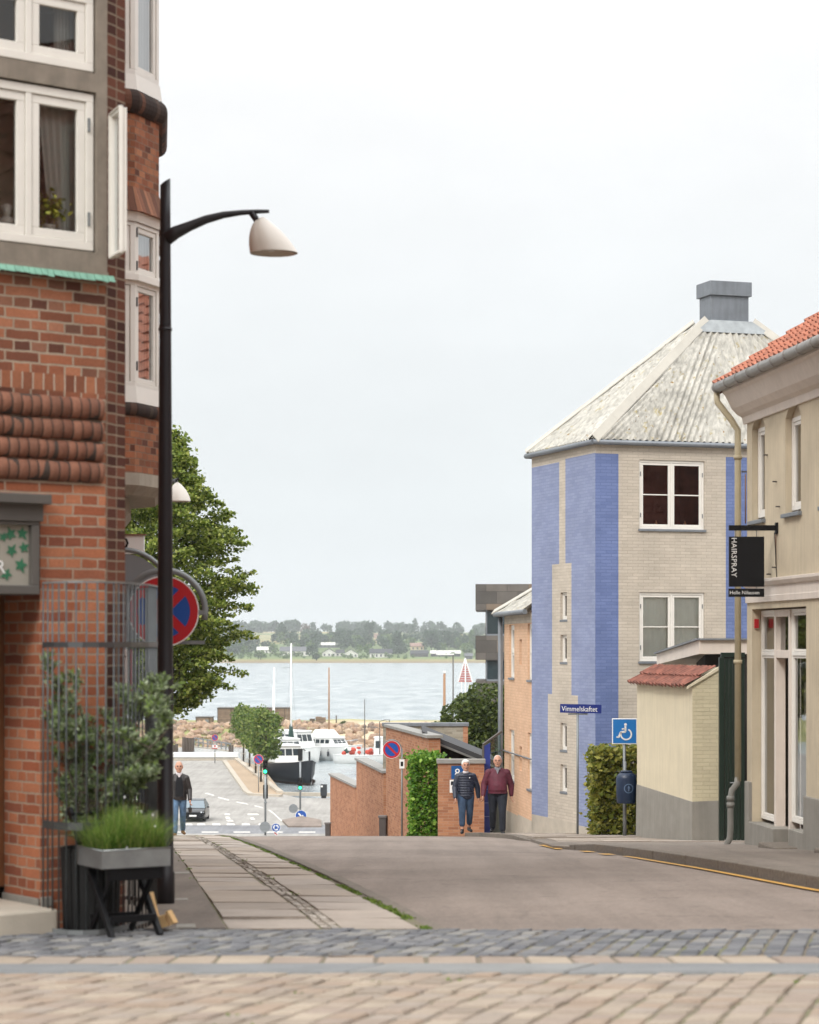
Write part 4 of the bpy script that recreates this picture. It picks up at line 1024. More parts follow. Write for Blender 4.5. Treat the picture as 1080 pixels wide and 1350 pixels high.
# ---------------- modern dark building by the harbour
DM = 205.0; x0 = X_(627,DM); fm_ = Fac(x0, DM, R(-2), LOW)
mo = thing('harbour_office', 'modern dark clad office block with long glazed bands, beyond the peach house', 'building', (x0,DM,LOW), R(-2))
zt = lambda y: (HY-y)/F*DM-LOW
m = MB(); Wm = 16
m.box(0,Wm,0,14,zt(804),zt(770)); m.box(.9,Wm,.6,13.4,zt(838),zt(804)+.02); m.box(0,Wm,.0,14,zt(870),zt(838)); m.box(.9,Wm,.6,13.4,zt(898),zt(870)+.01); m.box(0,Wm,0,14,0,zt(898))
part('cladding', m, MT['clad'], mo, M=fm_.mat)
for ya, yb_ in ((838,804),(898,870)):
    m = MB(); m.box(1.0,Wm,.52,.56,zt(ya)+.15,zt(yb_)-.1); g = part('glazing', m, plain('dark_reflective_glazing', '#26353a', .08, 0, .2, 1, spec=.8), mo, M=fm_.mat)
    m = MB()
    for i in range(5): m.box(.95+i*3.0,1.05+i*3.0,.4,.58,zt(ya),zt(yb_))
    m.box(.95,Wm,.4,.58,zt(ya),zt(ya)+.16); part('window_frame', m, MT['zinc_grey'], g, M=fm_.mat)
    m = MB(); m.box(5.0,9.5,.44,.5,zt(yb_)-1.5 if ya == 838 else zt(yb_)-1.0,zt(yb_)-.6); part('roller_blind', m, plain('pale_green_blind', '#7fa39b', .7), g, M=fm_.mat)

MT['shop_interior'] = plain('shop_interior', '#4d4a3e', .9, var=.4, scale=1.2)
# ---------------- beige shop at the right
S0 = Vector((X_(985,33),33)); sd = Vector((.11,-1)).normalized(); fr_ = Fac(S0.x, S0.y, math.atan2(sd.y,sd.x), zg(33)+.1)
sh = thing('beige_shop', 'beige rendered shop house with orange tiled roof and arched upper windows at the right', 'house', (S0.x,S0.y,fr_.z0), fr_.rz)
u, z = fr_.u, fr_.z; LS = 9.0; wt = z(985,548)
def arch_pts(a, b, c, d, n=14):
    rise = (b-a)*.26; pts = [(a,c),(b,c),(b,d-rise)]
    for i in range(1, n): t = i/n; pts.append((b+(a-b)*t, d-rise+rise*math.sin(math.pi*t)))
    pts.append((a,d-rise)); return pts
aw = [(u(991.5),u(1008.5),z(1000,686),z(1000,546)),(u(1035.5),u(1056),z(1047,676),z(1047,529))]
aw += [(aw[1][0]+(aw[1][0]-aw[0][0])*k, aw[1][1]+(aw[1][0]-aw[0][0])*k, aw[1][2], aw[1][3]) for k in (1,2,3)]
so = (u(991.5), u(1063), 0.0, z(1030,801))
zcor = z(1040,764)
m = MB(); rv = .16
PL_ = .0
lowreg = [(0,so[0],-1,z(992,1033),1),(so[1],LS,-1,z(1070,1053),1)]
rv = .16; wall2(m, 0, LS, -1.2, wt, [(a,b,c,d,rv) for a,b,c,d in aw]+[(so[0],so[1],-.4,so[3],.3)], lowreg, rmi=0, back=None)
for a, b, c, d in aw:                        # spandrels that turn the square heads into segmental arches
    pts = arch_pts(a,b,c,d); arc = pts[2:]
    for (p, q) in zip(arc, arc[1:]): m.poly([(p[0],.0,p[1]),(p[0],.0,d),(q[0],.0,d),(q[0],.0,q[1])]); m.poly([(p[0],0,p[1]),(q[0],0,q[1]),(q[0],rv,q[1]),(p[0],rv,p[1])])
    m.poly([(a-.02,rv+.3,c),(b+.02,rv+.3,c),(b+.02,rv+.3,d),(a-.02,rv+.3,d)], 2)
m.poly([(0,0,-1.2),(0,7,-1.2),(0,7,wt),(0,0,wt)]); m.poly([(LS,0,-1.2),(LS,7,-1.2),(LS,7,wt),(LS,0,wt)]); m.poly([(0,7,-1.2),(LS,7,-1.2),(LS,7,wt),(0,7,wt)])
m.poly([(0,0,wt),(0,7,wt),(0,3.5,wt+2.9)])
m.poly([(so[0]-.5,2.2,-.4),(so[1]+.5,2.2,-.4),(so[1]+.5,2.2,so[3]+.4),(so[0]-.5,2.2,so[3]+.4)], 2); m.poly([(so[0]-.3,.3,0.2),(so[1]+.3,.3,0.2),(so[1]+.3,2.2,0.2),(so[0]-.3,2.2,0.2)], 2)
for uu in (so[0]-.4, so[1]+.4): m.poly([(uu,.31,0),(uu,2.2,0),(uu,2.2,so[3]+.3),(uu,.31,so[3]+.3)], 2)
part('wall', m, [MT['beige_render'], MT['plinth'], MT['shop_interior']], sh, M=fr_.mat)
for a, b, c, d in aw:
    w = win(sh, fr_, a+.01,b-.01,c+.05,d-(b-a)*.25, y=.085, nc=1, fw=.06, sw=.05, fm='white')
    k = MB(); pts = arch_pts(a,b,c,d); k.prism([(p[0],p[1]) for p in pts[2:]], -.15, -.09, M=Matrix.Rotation(R(90),4,'X')); part('arch_board', k, MT['beige_render'], w, M=fr_.mat)
    k = MB(); k.box(a-.04,b+.04,-.06,.1,c-.05,c+.004); part('sill', k, MT['zinc_grey'], w, M=fr_.mat, bev=.006)
    k = MB(); k.box(a+.08,b-.08,.2,.22,c+.1,d-.2); part('curtain', k, MT['curtain'], w, M=fr_.mat)
# plinth blocks standing proud and cornices
m = MB(); m.box(.04,so[0]-.02,-.05,.02,-1.2,z(992,1031)); m.box(so[1]+.02,LS,-.05,.02,-1.2,z(1070,1051)); m.box(so[0]-.02,u(1024),-.05,.28,-1.2,z(1008,1088)); m.box(u(1044),so[1]+.02,-.05,.28,-1.2,z(1052,1095)); part('plinth', m, MT['plinth'], sh, M=fr_.mat, bev=.01)
def sweep(mb, prof, u0, u1, mi=0, smooth=False):
    mb.grid([[(uu, -p, q) for p, q in prof] for uu in (u0, u1)], mi, smooth)
    for uu in (u0, u1): mb.poly([(uu,-p,q) for p, q in prof], mi)
m = MB(); sweep(m, [(0,zcor-.28),(.03,zcor-.28),(.035,zcor-.2),(.03,zcor-.19),(.03,zcor-.06),(.06,zcor-.05),(.09,zcor),(.09,zcor+.035),(0,zcor+.05)], .02, LS); part('string_course', m, MT['white_dull'], sh, M=fr_.mat)
gz = z(960,511,-.3)
m = MB(); sweep(m, [(0,wt-.12),(.03,wt-.12),(.05,wt-.02),(.12,wt+.02),(.2,wt+.1),(.30,gz-.1),(.34,gz-.06),(.34,gz),(0,gz)], -.1, LS); part('cornice', m, MT['white_dull'], sh, M=fr_.mat)
m = MB()
m.tube([(-.22,-.4,gz+.03),(LS,-.4,gz+.03)], .075, 10)
for i in range(14): m.tube([(i*.62-.2+.05,-.4,gz+.03),(i*.62-.2+.09,-.4,gz+.03)], .083, 10)
part('gutter', m, MT['gutter'], sh, M=fr_.mat)
# pantile roof
def pantiles(name, par, fac, u0, u1, y0, z0, y1, z1, mat, tw=.22, tl=.33, amp=.03, M=None):
    m = MB(); L = math.hypot(y1-y0, z1-z0); nr = int(L/tl); n = int((u1-u0)/tw*6); dy, dz = (y1-y0)/L, (z1-z0)/L; nx = Vector((0,-dz,dy))
    for r in range(nr):
        s0, s1 = r*tl, (r+1)*tl+.05; rows = []; jit = [random.uniform(-.012,.012) for _ in range(int((u1-u0)/tw)+3)]
        for s, lift in ((s0, .055),(s1, .012)):
            row = []
            for i in range(n+1):
                uu = u0+(u1-u0)*i/n; t = (uu-u0)/tw; f = t-math.floor(t); h = amp*(math.sin(2*math.pi*f)+.4*math.sin(4*math.pi*f)); j = jit[int(t)]
                row.append(Vector((uu, y0+dy*(s+j), z0+dz*(s+j)))+nx*(h+lift))
            rows.append(row)
        rows.insert(0, [p-nx*.045 for p in rows[0]])
        m.grid(rows, 0, False)
    return part(name, m, mat, par, M=M or fac.mat)
rz = math.tan(R(34))
rf = pantiles('roof', sh, fr_, -.22, LS, -.42, gz+.05, 3.5, gz+.05+3.9*rz, MT['orange_tile'])
m = MB(); m.poly([(-.2,-.4,gz-.0),(LS,-.4,gz),(LS,3.5,gz+3.9*rz),(-.2,3.5,gz+3.9*rz)]); m.poly([(-.2,7.4,gz),(LS,7.4,gz),(LS,3.5,gz+3.9*rz),(-.2,3.5,gz+3.9*rz)]); m.poly([(-.2,-.4,gz),(-.2,3.5,gz+3.9*rz),(-.2,3.5,gz+3.8*rz-.1),(-.2,-.4,gz-.1)]); part('roof_boarding', m, MT['old_tile'], rf, M=fr_.mat)
# shop front: window, door, window
zt_ = z(1030,862); yF = .13; c = [so[0]+.01, u(1022.5,yF), u(1043.5,yF), so[1]+.02]
w = win(sh, fr_, c[0], c[1], z(1010,1084), so[3]-.02, y=yF, nc=1, rows=(z(1010,862),), fw=.055, sw=.035, gm='glass', fm='white')
k = MB(); k.box(c[1]-.35,c[1]-.08,yF+.5,yF+.52,z(1010,1000),z(1010,900)); k.lathe([(.1,0),(.12,.5),(.16,1.0),(.13,1.2),(.05,1.3)], 12, M=Matrix.Translation((c[0]+.45,yF+.5,z(1010,1084)))); part('display_dummy', k, MT['white_dull'], w, M=fr_.mat)
w = win(sh, fr_, c[2], c[3], z(1055,1090), so[3]-.02, y=yF, nc=1, rows=(z(1052,862),), fw=.055, sw=.035, gm='glass', fm='white')
k = MB(); k.box(c[2]+.1,c[3]-.1,yF+.6,yF+.64,z(1055,1080),z(1055,1000)); k.lathe([(.1,0),(.13,.5),(.15,1.1),(.1,1.4)], 12, M=Matrix.Translation((c[2]+.3,yF+.4,z(1055,1090)))); part('display_dummy', k, MT['trousers'], w, M=fr_.mat)
m = MB(); zh = z(1033,876); z0d = z(1030,1115)
m.box(c[1],c[1]+.09,yF-.02,yF+.12,z0d,so[3]-.02); m.box(c[2]-.09,c[2],yF-.02,yF+.12,z0d,so[3]-.02); m.box(c[1]+.09,c[2]-.09,yF-.02,yF+.12,zt_-.06,zt_+.05); m.box(c[1]+.09,c[2]-.09,yF-.02,yF+.12,so[3]-.12,so[3]-.02)
m.box(c[1]+.09,c[2]-.09,yF+.16,yF+.21,z0d,zt_-.06)
for q in range(3): m.box(c[1]+.16,c[2]-.16,yF+.145,yF+.165,z0d+.15+q*.75,z0d+.8+q*.75)
d_ = part('shop_door', m, MT['white_dull'], sh, M=fr_.mat, bev=.006)
k = MB(); k.poly([(c[1]+.09,yF+.05,zt_+.05),(c[2]-.09,yF+.05,zt_+.05),(c[2]-.09,yF+.05,so[3]-.12),(c[1]+.09,yF+.05,so[3]-.12)]); part('fanlight_pane', k, MT['glass'], d_, M=fr_.mat)
k = MB(); k.tube([(c[2]-.2,yF+.14,z0d+1.0),(c[2]-.2,yF+.08,z0d+1.0),(c[2]-.3,yF+.08,z0d+1.0)], .012, 8); part('handle', k, MT['steel'], d_, M=fr_.mat)
m = MB(); m.box(u(1003,-.3),u(1027,-.3),-.34,.2,-.3,z(1015,1114,-.3)); part('doorstep', m, MT['granite'], sh, M=fr_.mat, bev=.02)
m = MB(); m.box(u(1077,-.3),u(1077,-.3)+1.2,-.34,-.05,-.3,z(1078,1118,-.3)); part('doorstep', m, MT['granite'], sh, M=fr_.mat, bev=.02)
m = MB(); m.box(so[0]+.005,so[0]+.045,.03,.09,so[3]-.27,so[3]-.14); part('alarm_box', m, MT['sign_red'], sh, M=fr_.mat)
# downpipe at the corner with its cast iron foot
def rp(px, py, y=-.12): return Vector((u(px,y), y, z(px,py,y)))
m = MB(); m.tube([(-.2,-.4,gz),(-.2,-.39,gz-.18),(-.12,-.2,gz-.45),(-.1,-.11,gz-.6),(-.1,-.11,gz-1.0),(-.1,-.11,z(975,1030,-.1))], .048, 12)
for y_ in (600, 870): m.tube([(-.1,-.11,z(975,y_,-.1)),(-.1,-.11,z(975,y_+5,-.1))], .064, 12)
dp = part('downpipe', m, plain('cream_pipe_paint', '#ada287', .6, var=.08), sh, M=fr_.mat)
zq = z(972,1028,-.1)
m = MB(); m.tube([(-.1,-.11,zq+.06),(-.1,-.12,zq-.05),(-.1,-.2,zq-.15),(-.1,-.22,zq-.28),(-.1,-.22,.22),(-.1,-.23,.1),(-.1,-.27,.02),(-.1,-.28,-.1)], .047, 12)
for q in (zq-.3, .55): m.tube([(-.1,-.22,q),(-.1,-.22,q+.07)], .058, 12)
part('cast_iron_foot', m, plain('grey_iron_paint', '#7c7a74', .6, var=.12), dp, M=fr_.mat)
for px, py in ((1012,600),(983,622),(1024,635),(1028,668),(1023,748),(1016,757)):
    m = MB(); q = rp(px,py,0); m.bar(q+Vector((0,0.02,0)), q+Vector((.02,-.06,.0)), .02, .02); part('wall_hook', m, MT['grey_paint'], sh, M=fr_.mat)
m = MB(); m.tube([rp(1023,700,-.015),rp(1023,745,-.015)], .008, 6); part('wall_wire', m, MT['wood_brown'], sh, M=fr_.mat)
m = MB(); m.tube([rp(983,625,-.01),rp(983,690,-.01)], .01, 6); part('wall_wire', m, MT['wood_brown'], sh, M=fr_.mat)

# hanging sign
DS = S0.y+u(1025)*fr_.s_
sg = thing('hanging_shop_sign', 'black hanging salon sign on a bracket by the beige shop wall', 'sign', (X_(1025,DS),DS,Z_(700,DS)))
k_ = DS/F; q = lambda px, py: ((px-1025)*k_, (700-py)*k_)
m = MB(); a = q(961,699.5); b = q(1023,692.5); m.box(a[0],b[0],-.025,.025,a[1],b[1]); m.box(b[0]-.01,b[0]+.04,-.05,.05,q(0,704)[1],q(0,689)[1]); m.tube([(b[0]-.02,0,b[1]-.1),(b[0]+.02,0,q(0,775)[1])], .006, 6); part('bracket', m, MT['black'], sg)
a = q(961,773.5); b = q(1007.5,707.5); m = MB(); m.box(a[0],b[0],-.02,.02,a[1],b[1]); bd = part('board', m, MT['black'], sg, bev=.003)
hgt = b[1]-a[1]
T = Matrix.Translation((a[0]+.035,-.023,b[1]-.012)) @ VERT @ Matrix.Rotation(R(-90),4,'Z')
tx = text_mb('HAIRSPRAY', .104, T, .002, sx=1.0, space=1.04); part('lettering', tx, MT['letter_grey'], bd)
a2 = q(960.5,787); b2 = q(1007.5,776); m = MB(); m.box(a2[0],b2[0],-.02,.02,a2[1],b2[1]); bd2 = part('lower_board', m, MT['black'], sg, bev=.003)
part('lettering', text_mb('Helle Nilausen', .069, Matrix.Translation((a2[0]+.012,-.023,a2[1]+.037)) @ VERT, .002, sx=.98, space=1.03), MT['letter_grey'], bd2)
for px in (970, 997.5):
    x = q(px,0)[0]
    for y0_, y1_ in ((708,699),(776.5,773)): m = MB(); m.tube([(x,0,q(0,y0_)[1]),(x,0,q(0,y1_)[1])], .006, 6); part('hanging_hook', m, MT['steel_dull'], sg)

# houses that close the square behind and beside the viewer; the window panes mirror them
def plain_house(label, x, y, rz, W, Dp, H, wmat, rh, skylights=0):
    z0 = zg(max(min(y,50),-20))-.2; f = Fac(x, y, rz, z0); t = thing('row_house', label, 'house', (x,y,z0), rz); nw = int(W/2.6); hs = []
    for i in range(nw):
        for j in range(int(H/3)): u0 = (i+.5)*W/nw-.5; hs.append((u0, u0+1.0, .9+j*3, 2.5+j*3))
    m = MB(); wall2(m, 0, W, -.5, H, hs, rev=.1, back=.8, bmi=1)
    m.poly([(0,0,-.5),(0,Dp,-.5),(0,Dp,H),(0,0,H)]); m.poly([(W,0,-.5),(W,Dp,-.5),(W,Dp,H),(W,0,H)]); m.poly([(0,Dp,-.5),(W,Dp,-.5),(W,Dp,H),(0,Dp,H)])
    for u_ in (0, W): m.poly([(u_,0,H),(u_,Dp,H),(u_,Dp/2,H+rh)])
    part('wall', m, [MT[wmat], MT['dark']], t, M=f.mat)
    for h in hs: win(t, f, h[0]+.01,h[1]-.01,h[2]+.01,h[3]-.01, y=.04, nc=2)
    r = pantiles('roof', t, f, -.2, W+.2, -.35, H-.1, Dp/2, H+rh, MT['old_tile'], tw=.3, tl=.45)
    m = MB(); m.poly([(-.2,Dp+.35,H-.1),(W+.2,Dp+.35,H-.1),(W+.2,Dp/2,H+rh),(-.2,Dp/2,H+rh)]); part('rear_slope', m, MT['old_tile'], r, M=f.mat)
    for i in range(skylights):
        u_ = W*(i+.7)/(skylights+.4); a, b = .25, .42; A = lambda s, o: (s*Dp/2, H+s*rh+o); m = MB(); (y0,z0_), (y1,z1_) = A(a,.12), A(b,.12); m.hexa([(u_,y0,z0_-.2),(u_+.8,y0,z0_-.2),(u_+.8,y1,z1_-.2),(u_,y1,z1_-.2)],[(u_,y0,z0_),(u_+.8,y0,z0_),(u_+.8,y1,z1_),(u_,y1,z1_)]); part('skylight', m, MT['zinc'], r, M=f.mat)
plain_house('red brick house closing the square behind the viewer', 17, -15, R(180), 30, 9, 8.2, 'brick', 4.5)
plain_house('red roofed brick house with skylights mirrored in the blue house window', 27.5, 27.5, R(180+47), 16, 10, 6.5, 'brick', 5, 4)
plain_house('brick row house on the right side of the square outside the view', 6.2, 22.5, R(-86), 21, 8, 6.4, 'brick', 4, 2)
# ---------------- yellow garden wall with tiled coping
A = Vector((X_(913,39),39)); B = Vector((X_(840,42.3),42.3)); d = A-B; fy = Fac(B.x, B.y, math.atan2(d.y,d.x), zg(40)); Ly = d.length
yw = thing('yellow_garden_wall', 'tall pale yellow garden wall with grey base and red tile coping', 'wall', (B.x,B.y,zg(40)), fy.rz)
u, z = fy.u, fy.z
zt0 = z(913,905); Wd = X_(951,39)-X_(913,39)
rt = (A+Vector((Wd,.03))); nd = Vector((-d.y,d.x)).normalized(); 
lw = (fy.mat.inverted() @ Vector((rt.x,rt.y,0))).xy
zr = z(913,905)+ (905-880)/F*39
p1_, p2_ = z(840,1034), z(913,1057)
m = MB(); e = -1.0
m.poly([(0,0,p1_),(Ly,0,p2_),(Ly,0,zt0),(0,0,zt0)], 0)
m.poly([(Ly,0,p2_),(lw.x,lw.y,p2_+.02),(lw.x,lw.y,zr),(Ly,0,zt0)], 1)
bl = Vector((0,lw.y)); m.poly([(0,0,e),(0,lw.y,e),(0,lw.y,zr),(0,0,zt0)], 0); m.poly([(0,lw.y,e),(lw.x,lw.y,e),(lw.x,lw.y,zr),(0,lw.y,zr)], 0)
part('wall', m, [MT['yellow_render'], MT['yellow_brick']], yw, M=fy.mat)
m = MB(); o = .03
m.hexa([(-o,-o,e),(Ly+.01,-o,e),(lw.x+.03,lw.y-.0,e),(-o,lw.y,e)], [(-o,-.006,p1_),(Ly+.004,-.006,p2_),(lw.x+.006,lw.y-.0,p2_+.02),(-o,lw.y,p1_)]); part('base', m, MT['plinth'], yw, M=fy.mat, bev=.01)
pantiles('tile_coping', yw, fy, -.12, Ly+.02, -.13, zt0-.02, lw.y+.02, zr+.07, MT['old_tile'], tw=.2, tl=.3, amp=.022)
m = MB(); m.hexa([(Ly-.02,-.1,zt0-.04),(Ly+.03,-.1,zt0-.04),(lw.x+.03,lw.y,zr-.02),(lw.x-.02,lw.y,zr-.02)], [(Ly-.02,-.1,zt0-.0),(Ly+.03,-.1,zt0-.0),(lw.x+.03,lw.y,zr+.04),(lw.x-.02,lw.y,zr+.04)]); part('coping_edge', m, MT['yellow_render'], yw, M=fy.mat)
# gate and roof of the shed behind it
DG = 38.6; gx0, gx1 = X_(950.5,DG), X_(982,DG); zb_ = zg(DG)+.05
gt = thing('green_gate', 'tall dark green wooden gate between yellow wall and beige shop', 'gate', (gx0,DG,zb_))
m = MB(); H = Z_(868,DG)-zb_; W = gx1-gx0; n = 6
for i in range(n): m.box(i*W/n+.004,(i+1)*W/n-.004,0,.035,.02,H)
lf = part('gate_boards', m, MT['green_door'], gt, bev=.003)
m = MB(); m.box(-.03,.05,-.03,.08,-.1,H+.02); m.box(-.0,W,-.02,.06,H+.02,H+.1); part('gate_frame', m, MT['green_door'], gt, bev=.004)
m = MB(); m.tube([(.16,-.0,1.0),(.16,-.06,1.0),(.24,-.06,1.0)], .012, 8); part('handle', m, MT['steel'], lf)
sx0 = X_(866,43); ca = thing('lean_to_shed', 'small shed with flat white fascia roof behind the yellow wall and green gate', 'shed', (X_(922,40.5),40.5,zg(41)))
zo = -zg(41); m = MB()
pA = Vector((X_(866,44.5),44.5)); pB = Vector((X_(922,40.3),40.3)); pC = Vector((X_(1000,40.3),40.3)); pD = Vector((pC.x,46)); pE = Vector((pA.x+1.0,46)); oo = Vector((X_(922,40.5),40.5))
zA, zA2 = Z_(876,44.5)+zo, Z_(862,44.5)+zo; zB, zB2 = Z_(862,40.3)+zo, Z_(843.5,40.3)+zo
q = lambda p, zz_: (p.x-oo.x, p.y-oo.y, zz_)
m.add([q(pA,zA),q(pB,zB),q(pC,zB),q(pD,zA),q(pE,zA),q(pA,zA2),q(pB,zB2),q(pC,zB2),q(pD,zA2),q(pE,zA2)], [[4,3,2,1,0],[5,6,7,8,9],[0,1,6,5],[1,2,7,6],[2,3,8,7],[3,4,9,8],[4,0,5,9]])
r_ = part('fascia_roof', m, MT['white_dull'], ca)
m = MB(); s = .25
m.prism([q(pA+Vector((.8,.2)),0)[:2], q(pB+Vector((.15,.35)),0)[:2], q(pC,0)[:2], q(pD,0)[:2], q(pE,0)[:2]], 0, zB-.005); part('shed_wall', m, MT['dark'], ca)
m = MB(); m.bar(q(pA+Vector((-.02,-.03)),zA2+.012), q(pB+Vector((-.02,-.03)),zB2+.012), .08, .03); m.bar(q(pB+Vector((0,-.03)),zB2+.012), q(pC+Vector((0,-.03)),zB2+.012), .08, .03); part('roof_trim', m, MT['zinc_grey'], r_)
# ------------------------------------------------------------------ street furniture and small things
def lamp(name, label, x, y, rz, group):
    t = thing(name, label, 'lamp', (x,y,zg(y)+.02), rz, group)
    k = 18/F; q = lambda px, py: ((px-218)*k, (HY-py)*k+2.05)
    H0 = q(0,235)[1]; m = MB(); n = 20
    m.tube([(0,0,-.1),(0,0,.25),(0,0,.26),(0,0,2.6),(0,0,H0-.3),(0,0,H0-.06)], [.075,.075,.066,.06,.042,.041], n)
    b = len(m.v)-n
    for i in range(b, b+n): m.v[i].z += .7*m.v[i].x+.03
    part('pole', m, MT['pole_black'], t)
    m = MB(); m.tube([(0,0,q(0,432)[1]),(0,0,q(0,436)[1])], [.054,.054], n); part('joint_ring', m, MT['pole_black'], t)
    pts = [q(*p) for p in ((219,314),(232,306),(250,298),(272,289),(295,283),(318,280),(340,278.6),(355,278.3))]
    m = MB(); m.tube([(a,0,b) for a, b in pts], [.062,.052,.04,.034,.028,.022,.018,.014], 12); a_ = part('arm', m, MT['pole_black'], t)
    m = MB(); a = q(332,280); b = q(341,294); m.tube([(a[0],0,a[1]),(b[0],0,b[1])], [.028,.024], 12); part('shade_holder', m, MT['pole_black'], t)
    L = [(331.5,333),(330,322),(330,312),(331.5,303),(334,296),(338,290),(343,286.5),(347,285.5)]; Rr = [(393,333.5),(387.5,324),(380,314),(372,305),(364,298),(357,292),(351,288),(348.5,286)]
    rings = []
    for (a, ya), (b, yb) in zip(L, Rr):
        c = q((a+b)/2, 0)[0]; w = (b-a)/2*k; za = q(0,ya)[1]; zb_ = q(0,yb)[1]
        rings.append([(c+w*math.cos(u), min(w*.92,.165)*math.sin(u), (za+zb_)/2+(zb_-za)/2*math.cos(u)) for u in np.linspace(0, 2*math.pi, 25)[:-1]])
    m = MB(); m.loft(rings, caps=False); m.loft([[(p[0]*.985+c*0, p[1]*.95, p[2]-.006) for p in r] for r in rings], caps=False); m.f.append(list(range(len(m.v)-24, len(m.v)))); m.m.append(0); m.s.append(False)
    s = part('shade', m, MT['offwhite'], t)
    a = q(358,322); m = MB(); m.ball((a[0],0,a[1]), .05, .05, .06); part('bulb', m, MT['sign_white'], s)
    return t
lamp('street_lamp', 'black pole street lamp with curved arm and white shade, nearest at the pavement', X_(218,18), 18, 0, 'street lamps')
lamp('street_lamp', 'street lamp further down, only its white shade visible beside the near black pole', X_(215,34), 34, R(-68), 'street lamps')

def disc_face(par, r, kind, y0=0, M=None):
    """faces -y; returns disc object"""
    RX = Matrix.Rotation(R(90), 4, 'X'); T = M or Matrix.Identity(4)
    def disc(rad, a, b, n=40): 
        m = MB(); m.prism([(rad*math.cos(2*math.pi*i/n), rad*math.sin(2*math.pi*i/n)) for i in range(n)], a, b, M=T @ RX); return m
    def ring(r0, r1, a, b, n=40):
        m = MB(); o = [[(rr*math.cos(2*math.pi*i/n), -zz, rr*math.sin(2*math.pi*i/n)) for i in range(n)] for rr, zz in ((r0,a),(r0,b),(r1,b),(r1,a))]
        m.loft(o, smooth=False, caps=False); 
        for v in m.v: v[:] = T @ v
        return m
    if kind == 'back':
        d = part('disc', disc(r, -.004, .006), MT['sign_grey'], par)
        m = MB()
        for s in (-.35,.35): m.box(-r*.8,r*.8,.0-.02,-.0035,r*s-.02,r*s+.02,0,T)
        part('rail', m, MT['steel_dull'], d); return d
    d = part('disc', disc(r, -.004, .006), MT['sign_blue'], par)
    if kind in ('stop','park'):
        part('red_ring', ring(r*.76, r, .006, .009), MT['sign_red'], d)
        m = MB(); w = r*.125; 
        for a in ((45,) if kind == 'park' else (45,-45)):
            m.box(-r*.8,r*.8,-.0088 if a > 0 else -.0092,-.006,-w,w,0,T @ Matrix.Rotation(R(a),4,'Y'))
        part('red_bar', m, MT['sign_red'], d)
        part('white_rim', ring(r*.985, r*1.02, .0, .0095), MT['sign_white'], d)
    elif kind == 'arrow':
        m = MB(); A = T @ Matrix.Rotation(R(45),4,'Y')
        m.box(-r*.62,r*.2,-.009,-.006,-r*.13,r*.13,0,A); m.prism([(r*.1,-r*.42),(r*.68,0),(r*.1,r*.42)], .006, .009, M=A @ RX); part('white_arrow', m, MT['sign_white'], d); part('white_rim', ring(r*.94, r*1.0, .006, .0085), MT['sign_white'], d)
    elif kind == 'turn':
        m = MB()
        for a in (20,140,260):
            A = T @ Matrix.Rotation(R(a),4,'Y')
            for i in range(5):
                b0 = R(10+i*14); b1 = R(10+(i+1)*14)
                m.prism([(r*.42*math.cos(b0),r*.42*math.sin(b0)),(r*.66*math.cos(b0),r*.66*math.sin(b0)),(r*.66*math.cos(b1),r*.66*math.sin(b1)),(r*.42*math.cos(b1),r*.42*math.sin(b1))], .006,.009, M=A @ RX)
            c = R(80); m.prism([(r*.28*math.cos(c),r*.28*math.sin(c)),(r*.8*math.cos(c),r*.8*math.sin(c)),(r*.54*math.cos(R(115)),r*.54*math.sin(R(115)))], .006,.009, M=A @ RX)
        part('white_arrow', m, MT['sign_white'], d); part('white_rim', ring(r*.94, r*1.0, .006, .0085), MT['sign_white'], d)
    return d
def hoop(par, r, a0, a1, rad=.022, y=.02, cz=0):
    m = MB(); m.tube([(r*math.cos(R(a)), y, cz+r*math.sin(R(a))) for a in np.linspace(a0, a1, 26)], rad, 10)
    part('hoop', m, MT['steel_dull'], par)
# big no stopping sign behind the lamp pole
D_ = 19.4; t = thing('no_stopping_sign', 'round red and blue no stopping sign in a grey hoop, behind the near lamp pole', 'sign', (X_(216,D_),D_,zg(D_)))
cz = Z_(806,D_)-zg(D_); r = 46/F*D_
T = Matrix.Translation((0,0,cz)); disc_face(t, r, 'stop', M=T); hoop(t, r*1.18, -12, 192, .027, .03, cz)
m = MB(); m.tube([(0,.07,-.1),(0,.07,cz+r*.2)], .03, 12); m.box(-r*1.16,r*1.16,.02,.045,cz-.28,cz-.25); part('post', m, MT['steel_dull'], t)
m = MB(); m.box(r*1.0,r*1.18,-.01,.05,cz-.03,cz+.01); part('clamp', m, MT['steel_dull'], t)
# grey sign back with hoop and the plates below
D_ = 22.5; t = thing('sign_back', 'large grey back of a round sign in a tube hoop beside the brick corner', 'sign', (X_(163,D_),D_,zg(D_)))
cz = Z_(787,D_)-zg(D_); r = 57/F*D_; T = Matrix.Translation((0,0,cz)); disc_face(t, r, 'back', M=T); hoop(t, r*1.09, -60, 180, .026, .0, cz)
m = MB(); m.tube([(0,.05,-.1),(0,.05,cz+r)], .03, 12); part('post', m, MT['steel_dull'], t)
m = MB(); s_ = lambda px, py: ((px-163)/F*D_, (HY-py)/F*D_-zg(D_))
a = s_(150,911); b = s_(169,856); m.box(a[0],b[0],-.03,-.02,a[1],b[1]); pl_ = part('arrow_plate', m, MT['sign_white'], t)
m = MB(); x = s_(163.5,0)[0]; m.box(x-.008,x+.008,-.034,-.031,a[1]+.07,b[1]-.07)
for zt_, sg_ in ((b[1]-.03,-1),(a[1]+.03,1)): m.prism([(x-.03,zt_+sg_*.05),(x+.03,zt_+sg_*.05),(x,zt_)], .031,.034, M=Matrix.Rotation(R(90),4,'X'))
part('black_arrow', m, MT['matt_black'], pl_)
